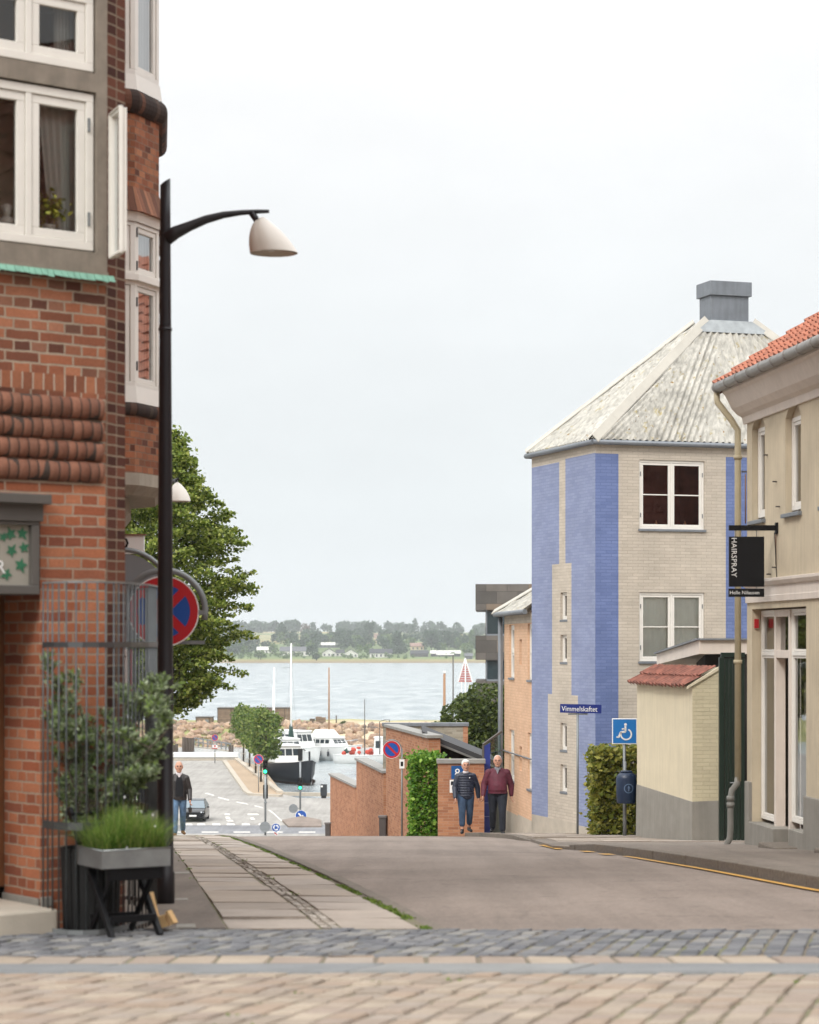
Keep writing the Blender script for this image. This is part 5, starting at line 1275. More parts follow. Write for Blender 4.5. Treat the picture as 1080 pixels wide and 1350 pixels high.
a = s_(170,912); b = s_(172.6,856); m = MB(); m.box(a[0],b[0],-.05,.0,a[1],b[1]); e_ = part('edge_plate', m, MT['sign_white'], t)
a = s_(172.8,912); b = s_(175.5,856); m = MB(); m.box(a[0],b[0],-.05,.0,a[1],b[1]); part('edge_plate', m, MT['sign_red'], t, label='red edge plate')
D_ = 40; t = thing('no_parking_sign', 'tiny red and blue sign half hidden among olive leaves beside the bars', 'sign', (X_(171,D_),D_,zg(D_)))
cz = Z_(959,D_)-zg(D_); disc_face(t, .15, 'park', M=Matrix.Translation((0,0,cz))); m = MB(); m.tube([(0,.05,0),(0,.05,cz+.1)], .02, 8); part('post', m, MT['steel_dull'], t)

MT['bar_steel'] = plain('weathered_bar_steel', '#54585a', .5, .5, .15, 6)
# bar cage round the corner plant
zc0 = zg(14.7); cg = thing('bar_cage', 'tall cage of thin steel bars round the olive tree at the brick corner', 'cage', (X_(118,14.8),14.8,zc0))
lo_ = Vector((cg.location.x, cg.location.y))
ring_ = [Vector((X_(p,d),d)) for p, d in ((57,14.72),(72,14.58),(90,14.5),(110,14.48),(130,14.52),(150,14.62))]
back_ = [Vector((X_(p,d),d)) for p, d in ((150,14.62),(172,14.85),(195,15.2),(207,15.6),(203,16.0),(190,16.3),(172,16.5),(163,16.5))]
def along(pts, step):
    out = []; acc = 0
    for a, b in zip(pts, pts[1:]):
        L = (b-a).length; s = acc
        while s < L: out.append(a.lerp(b, s/L)); s += step
        acc = s-L
    return out
Ht = .40-zc0
path = ring_+back_[1:]
def ringpath(pts, z): return [(p.x-lo_.x, p.y-lo_.y, z) for p in pts]
for z0_, nm, h in ((Ht,'top_rail',.012),(Z_(850,14.6)-zc0,'flat_band',.035),(Z_(1088,14.6)-zc0,'flat_band',.05),(.05,'base_rail',.03)):
    m = MB()
    for a, b in zip(path, path[1:]): m.bar((a.x-lo_.x,a.y-lo_.y,z0_), (b.x-lo_.x,b.y-lo_.y,z0_), .012, h)
    part(nm, m, MT['steel_dull'] if nm != 'flat_band' else plain('dark_flat_steel', '#5d5f61', .35, .6, .1), cg)
for p in along(path, .07):
    m = MB(); m.tube([(p.x-lo_.x,p.y-lo_.y,0),(p.x-lo_.x,p.y-lo_.y,Ht)], .006, 6); part('bar', m, MT['bar_steel'], cg)
# planter of dark slats and the olive tree in it
px_, py_ = X_(120,14.9), 14.9
pt = thing('slatted_planter', 'dark slatted round planter inside the bar cage, behind the folding chair', 'planter', (px_,py_,zc0))
m = MB(); n = 22
for i in range(n):
    a = 2*math.pi*i/n; c, s = math.cos(a), math.sin(a); m.bar((.17*c,.17*s,0), (.19*c,.19*s,.56), .043, .018, up=(c,s,0))
part('slats', m, MT['matt_black'], pt)
for r_, z_ in ((.178,.1),(.194,.5)): m = MB(); m.lathe([(r_,z_),(r_,z_+.03)], 24); part('band', m, MT['black'], pt)
m = MB(); m.lathe([(0,.48),(.165,.48),(.165,.02),(0,.02)], 20); part('soil', m, MT['soil'], pt)
ol = thing('olive_tree', 'grey-green young olive tree rising through the bar cage at the brick corner', 'tree', (px_,py_,zc0+.45))
rs = random.Random(3); stems = MB(); lp = []; ln = []
def twig(p, d, L, r, lv=0):
    path = [p.copy()]; n = 7; q = p.copy(); dd = d.copy()
    for i in range(n):
        dd = (dd+Vector((rs.gauss(0,.16),rs.gauss(0,.16),rs.gauss(.02,.1)))).normalized(); q = q+dd*(L/n)
        if q.x > .56 or (q.z > 1.22 and q.x > .2) or q.x < -.42: break
        path.append(q.copy())
    if len(path) < 2: return
    stems.tube(path, [r*(1-.8*i/n) for i in range(len(path))], 5)
    for i, q in enumerate(path):
        if lv >= 1 and i > 0:
            for _ in range(2):
                ax = (dd+Vector((rs.gauss(0,.8),rs.gauss(0,.8),rs.gauss(.2,.6)))).normalized()
                (None if (q.z < .8 and q.y < .04 and q.x < .1) else (lp.append(q+ax*.022), ln.append(ax)))
        if lv < 2 and i > 0:
            for _ in range(2):
                a = rs.uniform(0,6.28); side = Vector((math.cos(a), math.sin(a)*.6, rs.uniform(-.1,.7)))
                twig(q, (side+dd*.4).normalized(), L*rs.uniform(.14,.26), r*.45, lv+1)
for bx, by, tx, ty, L in ((0,0,-.02,-.02,1.75),(.04,.02,.16,.06,1.15),(-.05,0,-.13,-.02,1.0),(.02,-.04,.22,.1,.55),(0,.02,-.05,.05,.8),(.03,.0,.05,.0,.7),(-.02,.03,-.1,.1,1.15),(.05,.0,.3,.15,.75),(0,.03,.08,.05,1.3)):
    twig(Vector((bx,by,0)), Vector((tx,ty,1)).normalized(), L, .012)
lp = [p for p in lp]; 
part('stems', stems, MT['bark'], ol)
def oriented_leaves(pts, axes, size, elong, mat, nm, par):
    P_ = np.array([tuple(p) for p in pts]); A = np.array([tuple(a) for a in axes]); n = len(P_)
    B = np.cross(A, np.random.normal(size=(n,3))); B /= np.linalg.norm(B,axis=1)[:,None]+1e-9
    s = size*(.7+.6*np.random.rand(n))[:,None]; Lh = A*s/2; W = B*s/elong/2
    mb = MB(); v = np.empty((n*4,3)); v[0::4] = P_-Lh; v[1::4] = P_+W; v[2::4] = P_+Lh; v[3::4] = P_-W
    me = bpy.data.meshes.new(nm); me.from_pydata(v.tolist(), [], [[4*i,4*i+1,4*i+2,4*i+3] for i in range(n)]); me.materials.append(MT[mat]); return part(nm, me, None, par)
oriented_leaves(lp, ln, .052, 3.4, 'leaf_olive', 'foliage', ol)

# folding chair, zinc box, grass
ya = R(31); cx_, cy_ = X_(163,14.47), 14.47; zch = zg(14.45)+.03
ch = thing('folding_chair', 'black wooden folding garden chair carrying a zinc planter box', 'chair', (cx_,cy_,zch), ya)
for s in (-1,1):
    m = MB(); m.bar((s*.165,-.2,0), (s*.165,.49,.77), .03, .05); part('front_leg', m, MT['black'], ch, bev=.003)
    m = MB(); m.bar((s*.14,.2,0), (s*.14,-.17,.42), .022, .04); part('rear_leg', m, MT['black'], ch, bev=.003)
m = MB(); m.bar((-.155,-.155,.115), (.155,-.155,.115), .018, .045); part('stretcher', m, MT['black'], ch, bev=.003)
m = MB(); m.bar((-.155,.16,.1), (.155,.16,.1), .018, .04); part('stretcher', m, MT['black'], ch, bev=.003)
m = MB()
for i in range(5): m.box(-.19,.19,-.19+i*.075,-.19+i*.075+.062,.42,.438)
m.box(-.19,.19,-.185,-.165,.36,.42)
part('seat', m, MT['black'], ch, bev=.003)
for z_ in (.57,.65,.74): 
    m = MB(); y_ = -.2+.69*z_/.77-.02; m.bar((-.18,y_,z_), (.18,y_,z_), .05, .014, up=(0,.4,1)); part('back_slat', m, MT['black'], ch, bev=.003)
bx_ = thing('zinc_planter_box', 'square grey zinc planter box standing on the folding chair seat', 'planter', (cx_+.0,cy_,zch+.44), ya)
m = MB(); W, Dp, H = .235, .20, .115
m.box(-W,W,-Dp,-Dp+.006,0,H); m.box(-W,W,Dp-.006,Dp,0,H); m.box(-W,-W+.006,-Dp+.006,Dp-.006,0,H); m.box(W-.006,W,-Dp+.006,Dp-.006,0,H); m.box(-W+.006,W-.006,-Dp+.006,Dp-.006,0,.01)
part('box', m, MT['zinc'], bx_)
m = MB(); m.box(-W+.006,W-.006,-Dp+.006,Dp-.006,.01,H-.02); part('soil', m, MT['soil'], bx_)
m = MB(); m.tube([(-W,-Dp,H),(W,-Dp,H),(W,Dp,H),(-W,Dp,H),(-W,-Dp,H)], .006, 6); part('rolled_rim', m, MT['zinc'], bx_)
gr = thing('ornamental_grass', 'dense bright green grass growing in the zinc box on the chair', 'plant', (cx_,cy_,zch+.44+H-.02), ya)
m = MB(); rs = random.Random(5)
for i in range(2600):
    bxx, byy = rs.uniform(-W+.02,W-.02), rs.uniform(-Dp+.02,Dp-.02); h = rs.uniform(.16,.36)*(1-.25*abs(bxx/W)); a = rs.uniform(0,6.28); le = rs.uniform(.0,.16)+.10*abs(bxx/W); w = rs.uniform(.0018,.0035)
    d = Vector((math.cos(a)+bxx/W*.45, math.sin(a)+byy/Dp*.6, 0)); sd_ = Vector((-d.y,d.x,0)).normalized()*w; b = len(m.v)
    for s in (0,.4,.75,1.0):
        c = Vector((bxx,byy,0))+d*le*s*s+Vector((0,0,h*(s-.18*s*s*le/.12))); ww = sd_*(1-s*.9)
        m.v += [c-ww, c+ww]
    for j in range(3): m.f.append([b+2*j,b+2*j+1,b+2*j+3,b+2*j+2]); m.m.append(0); m.s.append(True)
part('blades', m, MT['leaf_grass'], gr)
m = MB()
for x, y, z_ in ((-.06,-.19,.03),(.03,.05,.33),(.16,-.1,.22),(.165,-.12,.15)): m.ball((x,y,z_), .005, .005, .009, 8)
part('pale_flower', m, MT['sign_white'], gr)
# pine bracket on the ground
D_ = 14.9; wb = thing('pine_bracket', 'small bare pine wood bracket lying by the folding chair leg', 'wood piece', (X_(211,D_),D_,zg(D_)+.03), R(-12))
m = MB(); m.bar((-.085,.05,.235),(-.015,.0,.03), .045, .022); part('slat', m, MT['wood_pine'], wb, bev=.003)
m = MB(); m.box(-.02,.075,-.03,.05,.005,.085,0,Matrix.Rotation(R(-18),4,'Y')); part('block', m, MT['wood_pine'], wb, bev=.003)
m = MB(); m.bar((.06,-.01,.125),(.11,-.02,.045), .06, .022); part('end_piece', m, MT['wood_pine'], wb, bev=.003)
for px, py, w, l, lab in ((245,1219,26,.34,'pale square cover plate set in the pavement beside the pine bracket'),(239,1189.5,18,.3,'pale square cover plate in the pavement beside the lamp pole base'),(240,1153,20,.5,'pale cover plate in the pavement, the farthest of the three')):
    D_ = 15.3 if py > 1200 else (18.6 if py > 1170 else 24.2); m = MB(); ww = w/F*D_/2
    z0 = zg(D_-l/2)+.024; z1 = zg(D_+l/2)+.024; 
    m.hexa([(-ww,-l/2,z0-.03),(ww,-l/2,z0-.03),(ww,l/2,z1-.03),(-ww,l/2,z1-.03)], [(-ww,-l/2,z0+.006),(ww,-l/2,z0+.006),(ww,l/2,z1+.006),(-ww,l/2,z1+.006)])
    solo('cover_plate', m, MT['plinth'], lab, 'cover', (X_(px,D_),D_,0), R(6), 'cover plates in the left pavement', .006)

# ---------------- by the blue house
D_ = 43; s = D_/F; t = thing('disabled_parking_sign', 'square blue wheelchair parking sign above the hedge', 'sign', (X_(823.5,D_),D_,zg(D_)+.07))
zz_ = lambda py: Z_(py,D_)-zg(D_)-.07
m = MB(); hw = 16.5*s; m.box(-hw,hw,-.012,.0,zz_(981),zz_(947)); pl_ = part('panel', m, MT['sign_white'], t, bev=.01)
m = MB(); m.box(-hw+.018,hw-.018,-.016,-.013,zz_(981)+.018,zz_(947)-.018); part('blue_field', m, MT['sign_lblue'], pl_)
c = (0, (zz_(981)+zz_(947))/2); m = MB(); k = .47/34
def seg(a, b, w): 
    A = Vector((a[0]*k, -.02, c[1]+a[1]*k)); B_ = Vector((b[0]*k, -.02, c[1]+b[1]*k)); m.bar(A, B_, .006, w*k, up=(0,1,0)) if False else m.bar(A, B_, w*k, .006, up=(0,1,0))
m.prism([(1.2*k+1.9*k*math.cos(i*.524), 9.2*k+1.9*k*math.sin(i*.524)) for i in range(12)], .017, .023, M=Matrix.Translation((0,0,c[1])) @ Matrix.Rotation(R(90),4,'X'))
seg((1.0,7.0),(1.0,-.5),2.6); seg((1.2,3.6),(-3.8,3.0),1.6); seg((1.6,-.4),(-5.5,-1.2),2.6); seg((-5.2,-1.0),(-8.4,-8.6),2.4); seg((-8.2,-8.4),(-11,-7.6),1.8)
pr = None
for i in range(19):
    a = R(65-i*15); p = (2.0+7.2*math.cos(a), -4.2+7.2*math.sin(a))
    if pr: seg(pr, p, 2.0)
    pr = p
part('wheelchair_symbol', m, MT['sign_white'], pl_)
m = MB(); m.tube([(0,.03,-.1),(0,.03,zz_(950))], .03, 10); part('post', m, MT['steel_dull'], t)
# litter bin on the same post side
D_ = 42.9; t = thing('litter_bin', 'dark blue round-topped litter bin fixed in front of the hedge', 'bin', (X_(824.5,D_),D_-.2,Z_(1058,D_)))
s = D_/F; W = 13.5*s; H = 40*s; m = MB()
m.lathe([(0,0),(W*.86,0),(W*.92,.02),(W*1.0,H*.5),(W*1.0,H*.8),(W*.93,H*.9),(W*.7,H*.98),(W*.45,H)], 24, sy=.8); b_ = part('body', m, MT['bin_blue'], t)
m = MB(); m.tube([(-W*.62,0,H*.93),(-W*.45,0,H*1.04),(W*.45,0,H*1.04),(W*.62,0,H*.93)], .022, 8); m.lathe([(W*.42,H*.985),(W*.42,H*1.0)], 16, sy=.7); part('hood_rim', m, MT['bin_blue'], t)
m = MB(); m.lathe([(0,H*.9),(W*.4,H*.985)], 16, sy=.7); part('opening', m, MT['matt_black'], t)
m = MB(); n = 20
for i in range(n):
    a, b = 2*math.pi*i/n, 2*math.pi*(i+1)/n; r0, r1 = .075, .088
    m.poly([(x, -math.sqrt(max(0,1-(x/W)**2))*W*.8-.004, H*.5+z_) for x, z_ in ((r0*math.cos(a)+.03,r0*math.sin(a)),(r1*math.cos(a)+.03,r1*math.sin(a)),(r1*math.cos(b)+.03,r1*math.sin(b)),(r0*math.cos(b)+.03,r0*math.sin(b)))])
for p, q in (((.03,.05),(.035,.02)),((.035,.02),(.03,-.05)),((.035,.03),(.06,.0)),((.03,.03),(.01,.0))):
    m.bar((p[0],-W*.8-.002,H*.5+p[1]),(q[0],-W*.8-.002,H*.5+q[1]),.016,.008)
part('litter_symbol', m, plain('faded_sticker', '#5a7290', .6), b_)
m = MB(); m.tube([(0,W+.05,-(Z_(1058,D_)-zg(D_))),(0,W+.05,H*1.35)], .028, 8); m.box(-.05,.05,W*.75,W+.05,H*.6,H*.7); part('post', m, MT['steel_dull'], t)
# street name sign
D_ = 45.5; t = thing('street_name_sign', 'blue street name plate on a thin grey post by the blue house corner', 'sign', (X_(762,D_),D_,zg(D_)+.08)); s = D_/F; z0 = zg(D_)+.08
m = MB(); a, b = (735-762)*s, (789.5-762)*s; m.box(a,b,-.012,.012,Z_(940,D_)-z0,Z_(928.5,D_)-z0); pl_ = part('plate', m, plain('street_sign_blue', '#1f2f78', .35, var=.02), t); pl_.rotation_euler = (0,R(1.2),0)
tm = text_mb('Vimmelskaftet', .148, Matrix.Translation((a+.03,-.015,Z_(937.8,D_)-z0)) @ VERT, .002, sx=.84); part('lettering', tm, MT['sign_white'], pl_)
m = MB(); m.tube([(-.005,.02,-.1),(-.005,.02,Z_(938,D_)-z0)], .024, 10); m.box(-.2,.2,.005,.03,Z_(942.5,D_)-z0,Z_(940.4,D_)-z0); part('post', m, MT['steel_dull'], t)
# hedge
def boxleaves(n, x0, x1, y0, y1, z0, z1, bias=.5, bulge=.05):
    P_ = np.random.rand(n,3); 
    k = np.random.rand(n) < .85; ax = np.random.randint(0,5,n)
    e = np.abs(np.random.normal(0,.05,n))
    P_[k & (ax==0),0] = e[k & (ax==0)]; P_[k & (ax==1),0] = 1-e[k & (ax==1)]; P_[k & (ax==2),2] = 1-e[k & (ax==2)]; P_[k & (ax>=3),1] = e[k & (ax>=3)]
    P_ = P_*np.array([x1-x0,y1-y0,z1-z0])+np.array([x0,y0,z0])
    return P_+np.random.normal(0,bulge,(n,3))
D_ = 44; hd = thing('hedge', 'clipped green and yellowing beech hedge between blue house and yellow wall', 'hedge', (X_(811,D_),D_,zg(D_)+.05))
hx0, hx1 = X_(783,44.5)-hd.location.x, X_(872,D_)-hd.location.x; hH = Z_(991,D_)-hd.location.z
part('foliage', leaves('foliage', boxleaves(9000, hx0, hx1, 0, 1.1, .0, hH, bulge=.06), .075, 'leaf_hedge', elong=1.5), None, hd)
m = MB(); rs = random.Random(2)
for i in range(60): 
    x, y = rs.uniform(hx0+.1,hx1-.1), rs.uniform(.2,.9); m.tube([(x,y,-.1),(x+rs.gauss(0,.06),y+rs.gauss(0,.06),hH*.5),(x+rs.gauss(0,.12),y+rs.gauss(0,.12),hH*.95)], [.014,.01,.004], 5)
part('branches', m, MT['bark'], hd)

MT['cap_grey'] = plain('weathered_cap', '#8d8c88', .8, var=.15, scale=3)
# ---------------- garden walls beyond the crest
def gwall(label, pn, Dn, pf, Df, ytop, th=.3, extra=0):
    a = Vector((X_(pf,Df),Df)); b = Vector((X_(pn,Dn),Dn)); d = b-a; z0 = zg(Df)-.3; f = Fac(a.x,a.y,math.atan2(d.y,d.x),z0); L = d.length; zt = Z_(ytop,Dn)-z0
    t = thing('garden_wall', label, 'wall', (a.x,a.y,z0), f.rz, 'stepped brick garden walls')
    m = MB(); m.box(0,L,0,th,0,zt-.08); part('brickwork', m, MT['brick_wall'], t)
    m = MB(); m.box(-.05,L+.06,-.06,th+.06,zt-.08,zt); part('coping', m, MT['cap_grey'], t, bev=.008)
    return t, f, L, zt
gwall('lowest brick garden wall with sloping grey coping, far left of the stepped row', 469, 75, 435.5, 82, 1035)
gwall('middle brick garden wall of the stepped row, above a grey bin', 505.5, 66, 470, 73.5, 1015.6)
gwall('tallest brick garden wall of the stepped row, left of the ivy', 565, 56.5, 509, 64.3, 969)
D_ = 53.4; x0, x1 = X_(577.5,D_), X_(638.5,D_); t = thing('garden_wall', 'short brick wall facing the street with the number 8 sign', 'wall', (x0,D_,zg(D_)-.3), 0, 'stepped brick garden walls')
zt = Z_(1001,D_)-zg(D_)+.3; m = MB(); m.box(0,x1-x0,0,.3,0,zt-.1); part('brickwork', m, MT['brick_wall'], t); m = MB(); m.box(-.03,x1-x0+.03,-.05,.35,zt-.1,zt); part('coping', m, MT['cap_grey'], t, bev=.008)
D_ = 67; x0, x1 = X_(505,D_), X_(617,D_); t = thing('rear_wall', 'pale grey wall with a metal coping behind the brick garden walls', 'wall', (x0,D_,zg(D_)-.3)); zt = Z_(953,D_)-zg(D_)+.3
m = MB(); m.box(0,x1-x0-.14,0,.3,0,zt-.1); part('wall', m, MT['brick_grey'], t); m = MB(); m.box(x1-x0-.14,x1-x0,-.01,.31,0,zt-.1); part('end_pier', m, MT['brick_wall'], t); m = MB(); m.box(-.03,x1-x0+.03,-.05,.35,zt-.1,zt); part('coping', m, MT['zinc_grey'], t, bev=.008)
# garage with sloping felt roof
D_ = 57.5; x0, x1 = X_(562,D_), X_(650,D_); z0 = zg(D_)-.2; t = thing('garage', 'low garage with sloping black felt roof behind the number 8 wall', 'garage', (x0,D_,z0))
za, zb_ = Z_(964,D_)-z0, Z_(1003,D_)-z0; W = x1-x0
m = MB(); m.hexa([(0,.25,0),(W,.25,0),(W,4.5,0),(0,4.5,0)], [(0,.25,za-.16),(W,.25,zb_-.16),(W,4.5,zb_-.16),(0,4.5,za-.16)]); part('wall', m, MT['matt_black'], t)
m = MB(); m.hexa([(-.1,-.1,za-.13),(W+.1,-.1,zb_-.15),(W+.1,4.7,zb_-.15),(-.1,4.7,za-.13)], [(-.1,-.1,za),(W+.1,-.1,zb_-.02),(W+.1,4.7,zb_-.02),(-.1,4.7,za)]); r_ = part('roof', m, MT['tar_felt'], t)
m = MB(); m.bar((-.1,-.115,za-.15),(W+.1,-.115,zb_-.17),.03,.05); part('eaves_trim', m, MT['zinc'], r_)
# ivy
iv = thing('ivy', 'bright green ivy hanging over the brick wall left of the number 8', 'ivy', (X_(560,55),55,zg(55)))
P_ = np.vstack([boxleaves(5200, -.30, .31, -.95, .2, -.1, Z_(999,55)-zg(55), bulge=.065), np.random.normal(size=(700,3))*np.array([.2,.3,.06])+np.array([.05,-.3,Z_(997,55)-zg(55)])])
part('foliage', leaves('foliage', P_, .075, 'leaf_ivy', elong=1.3), None, iv)
m = MB(); rs = random.Random(4)
for i in range(14): x = rs.uniform(-.25,.25); m.tube([(x,-.3,-.2),(x+rs.gauss(0,.05),-.35,1.0),(x+rs.gauss(0,.1),-.3,1.8)], [.02,.012,.006], 5)
part('stems', m, MT['bark'], iv)
# no parking sign on a post before the tall wall
D_ = 54.2; z0 = zg(D_); t = thing('no_parking_sign', 'round no parking sign on a thin post before the tallest garden wall', 'sign', (X_(530,D_),D_,z0)); cz = Z_(988,D_)-z0; r = 11.6/F*D_; xo = (516.5-530)/F*D_
disc_face(t, r, 'park', M=Matrix.Translation((xo,-.05,cz))); hoop(t, r*1.1, -8, 150, .015, .0, cz); t.children[-1].location.x = xo
m = MB(); m.tube([(0,0,-.1),(0,0,cz+.02)], .02, 8); part('post', m, MT['steel_dull'], t)
m = MB(); m.box(-.06,.06,-.035,-.025,Z_(1013,D_)-z0,Z_(1001,D_)-z0); pl_ = part('small_plate', m, MT['sign_white'], t); m = MB(); m.box(-.03,.03,-.04,-.036,Z_(1010,D_)-z0,Z_(1004,D_)-z0); m.box(-.012,.012,-.043,-.041,Z_(1008,D_)-z0,Z_(1006,D_)-z0,0); part('plate_mark', m, MT['matt_black'], pl_)
# two grey bins by the walls
def wbin(label, px, D_, py, w, h, lid):
    z0 = Z_(py,D_)-h; t = thing('waste_bin', label, 'bin', (X_(px,D_),D_,z0), R(-8), 'grey bins by the garden walls'); m = MB(); m.hexa([(-w/2*.9,-w/2*.9,0),(w/2*.9,-w/2*.9,0),(w/2*.9,w/2*.9,0),(-w/2*.9,w/2*.9,0)],[(-w/2,-w/2,h-.06),(w/2,-w/2,h-.06),(w/2,w/2,h-.06),(-w/2,w/2,h-.06)]); part('body', m, plain('bin_grey', '#4f4a48', .6), t, bev=.01)
    m = MB(); m.box(-w/2-.02,w/2+.02,-w/2-.03,w/2+.02,h-.06,h); part('lid', m, plain('bin_lid_grey', '#6b6664', .6), t, bev=.01)
wbin('grey bin before the middle garden wall', 505, 64, 1075, .2, 1.05, 0)
wbin('dark bin at the left end of the lowest garden wall', 432.5, 76, 1084, .17, .9, 0)
# number sign and small notice
D_ = 53.3; s = D_/F; t = thing('number_sign', 'blue sign with a white number 8 on the short brick wall', 'sign', (X_(604,D_),D_-.02,Z_(1027,D_))); m = MB(); m.box(-9*s,9*s,-.012,.012,0,17.5*s); pl_ = part('plate', m, plain('number_sign_blue', '#14508c', .4, var=.02), t)
part('lettering', text_mb('8', .275, Matrix.Translation((-.085,-.015,.055)) @ VERT, .002), MT['sign_white'], pl_)
t = thing('notice', 'small white notice below the number 8 sign on the brick wall', 'sign', (X_(597.5,D_),D_-.02,Z_(1045,D_))); m = MB(); m.box(-4.5*s,4.5*s,-.01,.01,0,17*s); pl_ = part('plate', m, MT['sign_white'], t); m = MB(); m.box(-3*s,3*s,-.013,-.0105,10*s,15*s); part('dark_symbol', m, MT['trousers'], pl_)
# blue panel with glazed top by the peach house
D_ = 53.9; s = D_/F; z0 = zg(D_); t = thing('blue_entrance_panel', 'narrow cobalt blue glazed panel with sloping top between brick wall and peach house', 'panel', (X_(642,D_),D_,z0))
zt_ = lambda y: Z_(y,D_)-z0
m = MB(); m.hexa([(-4*s,0,.0),(4.5*s,0,.0),(4.5*s,.04,.0),(-4*s,.04,.0)],[(-4*s,0,zt_(984)),(4.5*s,0,zt_(979)),(4.5*s,.04,zt_(979)),(-4*s,.04,zt_(984))]); bp = part('panel', m, MT['blue_panel'], t)
m = MB()
for y in (1040,1058,1076,1020): m.box(-3.6*s,4.1*s,-.006,-.001,zt_(y+1),zt_(y)); 
part('pale_stripe', m, plain('pale_blue_line', '#6f7fb8', .4), bp)
m = MB(); m.bar((-5*s,0,0),(-5*s,0,zt_(984)+.03),.05,.05); m.bar((-5*s,0,zt_(983)+.02),(20*s,.3,zt_(965)),.05,.05); m.bar((-5*s,.0,zt_(996)),(20*s,.3,zt_(990)),.03,.03); part('frame', m, MT['grey_paint'], t)
m = MB(); m.poly([(5*s,.02,zt_(1022)),(19*s,.28,zt_(1022)),(19*s,.28,zt_(967)),(5*s,.02,zt_(978))]); part('glass', m, MT['glass_green'], t)
m = MB(); m.box(5*s,19*s,.2,.26,0,zt_(1022)); part('door_leaf', m, plain('grey_green_door', '#4c514a', .5), t, bev=.01)
# shrub behind
D_ = 80; sb = thing('shrub', 'large dark green shrub behind the garden walls, before the dark office block', 'shrub', (X_(625,D_),D_,zg(D_)))
cz = Z_(960,D_)-zg(D_)
P_ = []
rs = np.random.RandomState(9)
for cx, cz2, r in ((-.2,cz+.1,1.1),(.5,cz+.55,1.05),(-1.0,cz-.4,.7),(.9,cz-.2,1.1),(0,cz-.7,1.2),(-.9,cz-1.1,.8),(.6,cz-1.4,1.3)):
    n = int(2200*r*r); v = rs.normal(size=(n,3)); v /= np.linalg.norm(v,axis=1)[:,None]; rr = r*(1-.35*rs.rand(n)**2)*(1+.12*np.sin(v[:,0]*7+cx*3)*np.sin(v[:,2]*6)); P_.append(v*rr[:,None]+np.array([cx,0,cz2]))
part('foliage', leaves('foliage', np.vstack(P_), .1, 'leaf_dark', elong=1.5), None, sb)
m = MB(); m.tube([(0,0,-.2),(.1,0,cz*.5),(0,0,cz)], [.12,.09,.04], 8); m.tube([(0,0,.3),(.6,.1,cz*.7),(.8,.1,cz)], [.08,.05,.02], 6); part('stems', m, MT['bark'], sb)
# ------------------------------------------------------------------ trees
def crown_pts(blobs, dens, rs, shell=.4):
    out = []
    for cx, cy, cz, rx, ry, rz in blobs:
        n = max(8, int(dens*rx*rz)); v = rs.normal(size=(n,3)); v /= np.linalg.norm(v,axis=1)[:,None]
        rr = (1-shell*rs.rand(n)**1.5)*(1+.14*np.sin(v[:,0]*6+cx*5)*np.sin(v[:,2]*7+cz)+.08*np.sin(v[:,1]*11))
        out.append(v*rr[:,None]*np.array([rx,ry,rz])+np.array([cx,cy,cz]))
    return np.vstack(out)
D_ = 60; lt = thing('lime_tree', 'tall leafy lime tree behind the lamp pole and brick corner', 'tree', (X_(219,D_),D_,zg(D_)))
zb0 = -zg(D_); rs = random.Random(11)
prof_z = [5.75,5.0,4.2,3.2,2.4,1.6,.4,-.6,-1.2,-1.9]; prof_r = [.12,.75,1.25,1.95,2.05,2.35,2.25,2.3,1.75,.6]
def crad(z): return float(np.interp(z, prof_z[::-1], prof_r[::-1]))
tr = MB(); tr.tube([(0,0,-.3),(.02,0,1.5),(-.05,.03,4),(.03,0,7),(0,0,zb0+4.8),(0,0,zb0+5.6)], [.2,.15,.12,.08,.03,.01], 10); lim = MB(); LP_ = []; LN_ = []
for i in range(400):
    t = (i+rs.random())/400; z = 5.6-7.3*t**.95; r = crad(z)*rs.uniform(.72,1.06); a = rs.uniform(0,6.283); dirn = Vector((math.cos(a),math.sin(a),0)); z0 = z-r*.45
    path = [Vector((0,0,z0+zb0))]; k = 8; droop = rs.uniform(-.05,.25)
    for j in range(1,k+1):
        s = j/k; path.append(Vector((dirn.x*r*s, dirn.y*r*s, zb0+z0+r*.5*math.sin(s*1.9)+r*droop*s*s))+Vector((rs.gauss(0,.04),rs.gauss(0,.04),rs.gauss(0,.03))))
    if i % 4 == 0: lim.tube(path, [.03*(1-.85*j/k) for j in range(k+1)], 5)
    m_ = int(150*(.35+r/2.2))
    for _ in range(m_):
        s = min(1.0, .30+.72*rs.random()**.8); q = s*k; j = min(int(q),k-1); p = path[j].lerp(path[j+1], q-j); w = (1.03-s)**.7*.30+.035
        LP_.append((p.x+rs.gauss(0,w*.8), p.y+rs.gauss(0,w*.8), p.z+rs.gauss(-.02,w*.45)))
part('trunk', tr, MT['bark'], lt); part('limbs', lim, MT['bark'], lt)
part('crown', leaves('crown', LP_, .082, 'leaf_lime', elong=1.25, up=.5), None, lt)
D_ = 57; bu_ = thing('bush', 'light green bush behind the bar cage and the dark clad person', 'bush', (X_(183,D_),D_,zg(D_)))
rs2 = np.random.RandomState(3); part('foliage', leaves('foliage', crown_pts([(0,0,1.3,.5,.5,1.0),(-.5,0,1.7,.5,.5,1.2),(-.9,.2,1.2,.6,.6,1.1)], 1500, rs2), .08, 'leaf_ivy'), None, bu_)
m = MB(); m.tube([(-.3,0,-.2),(-.35,0,1.5)], [.05,.02], 6); part('stems', m, MT['bark'], bu_)
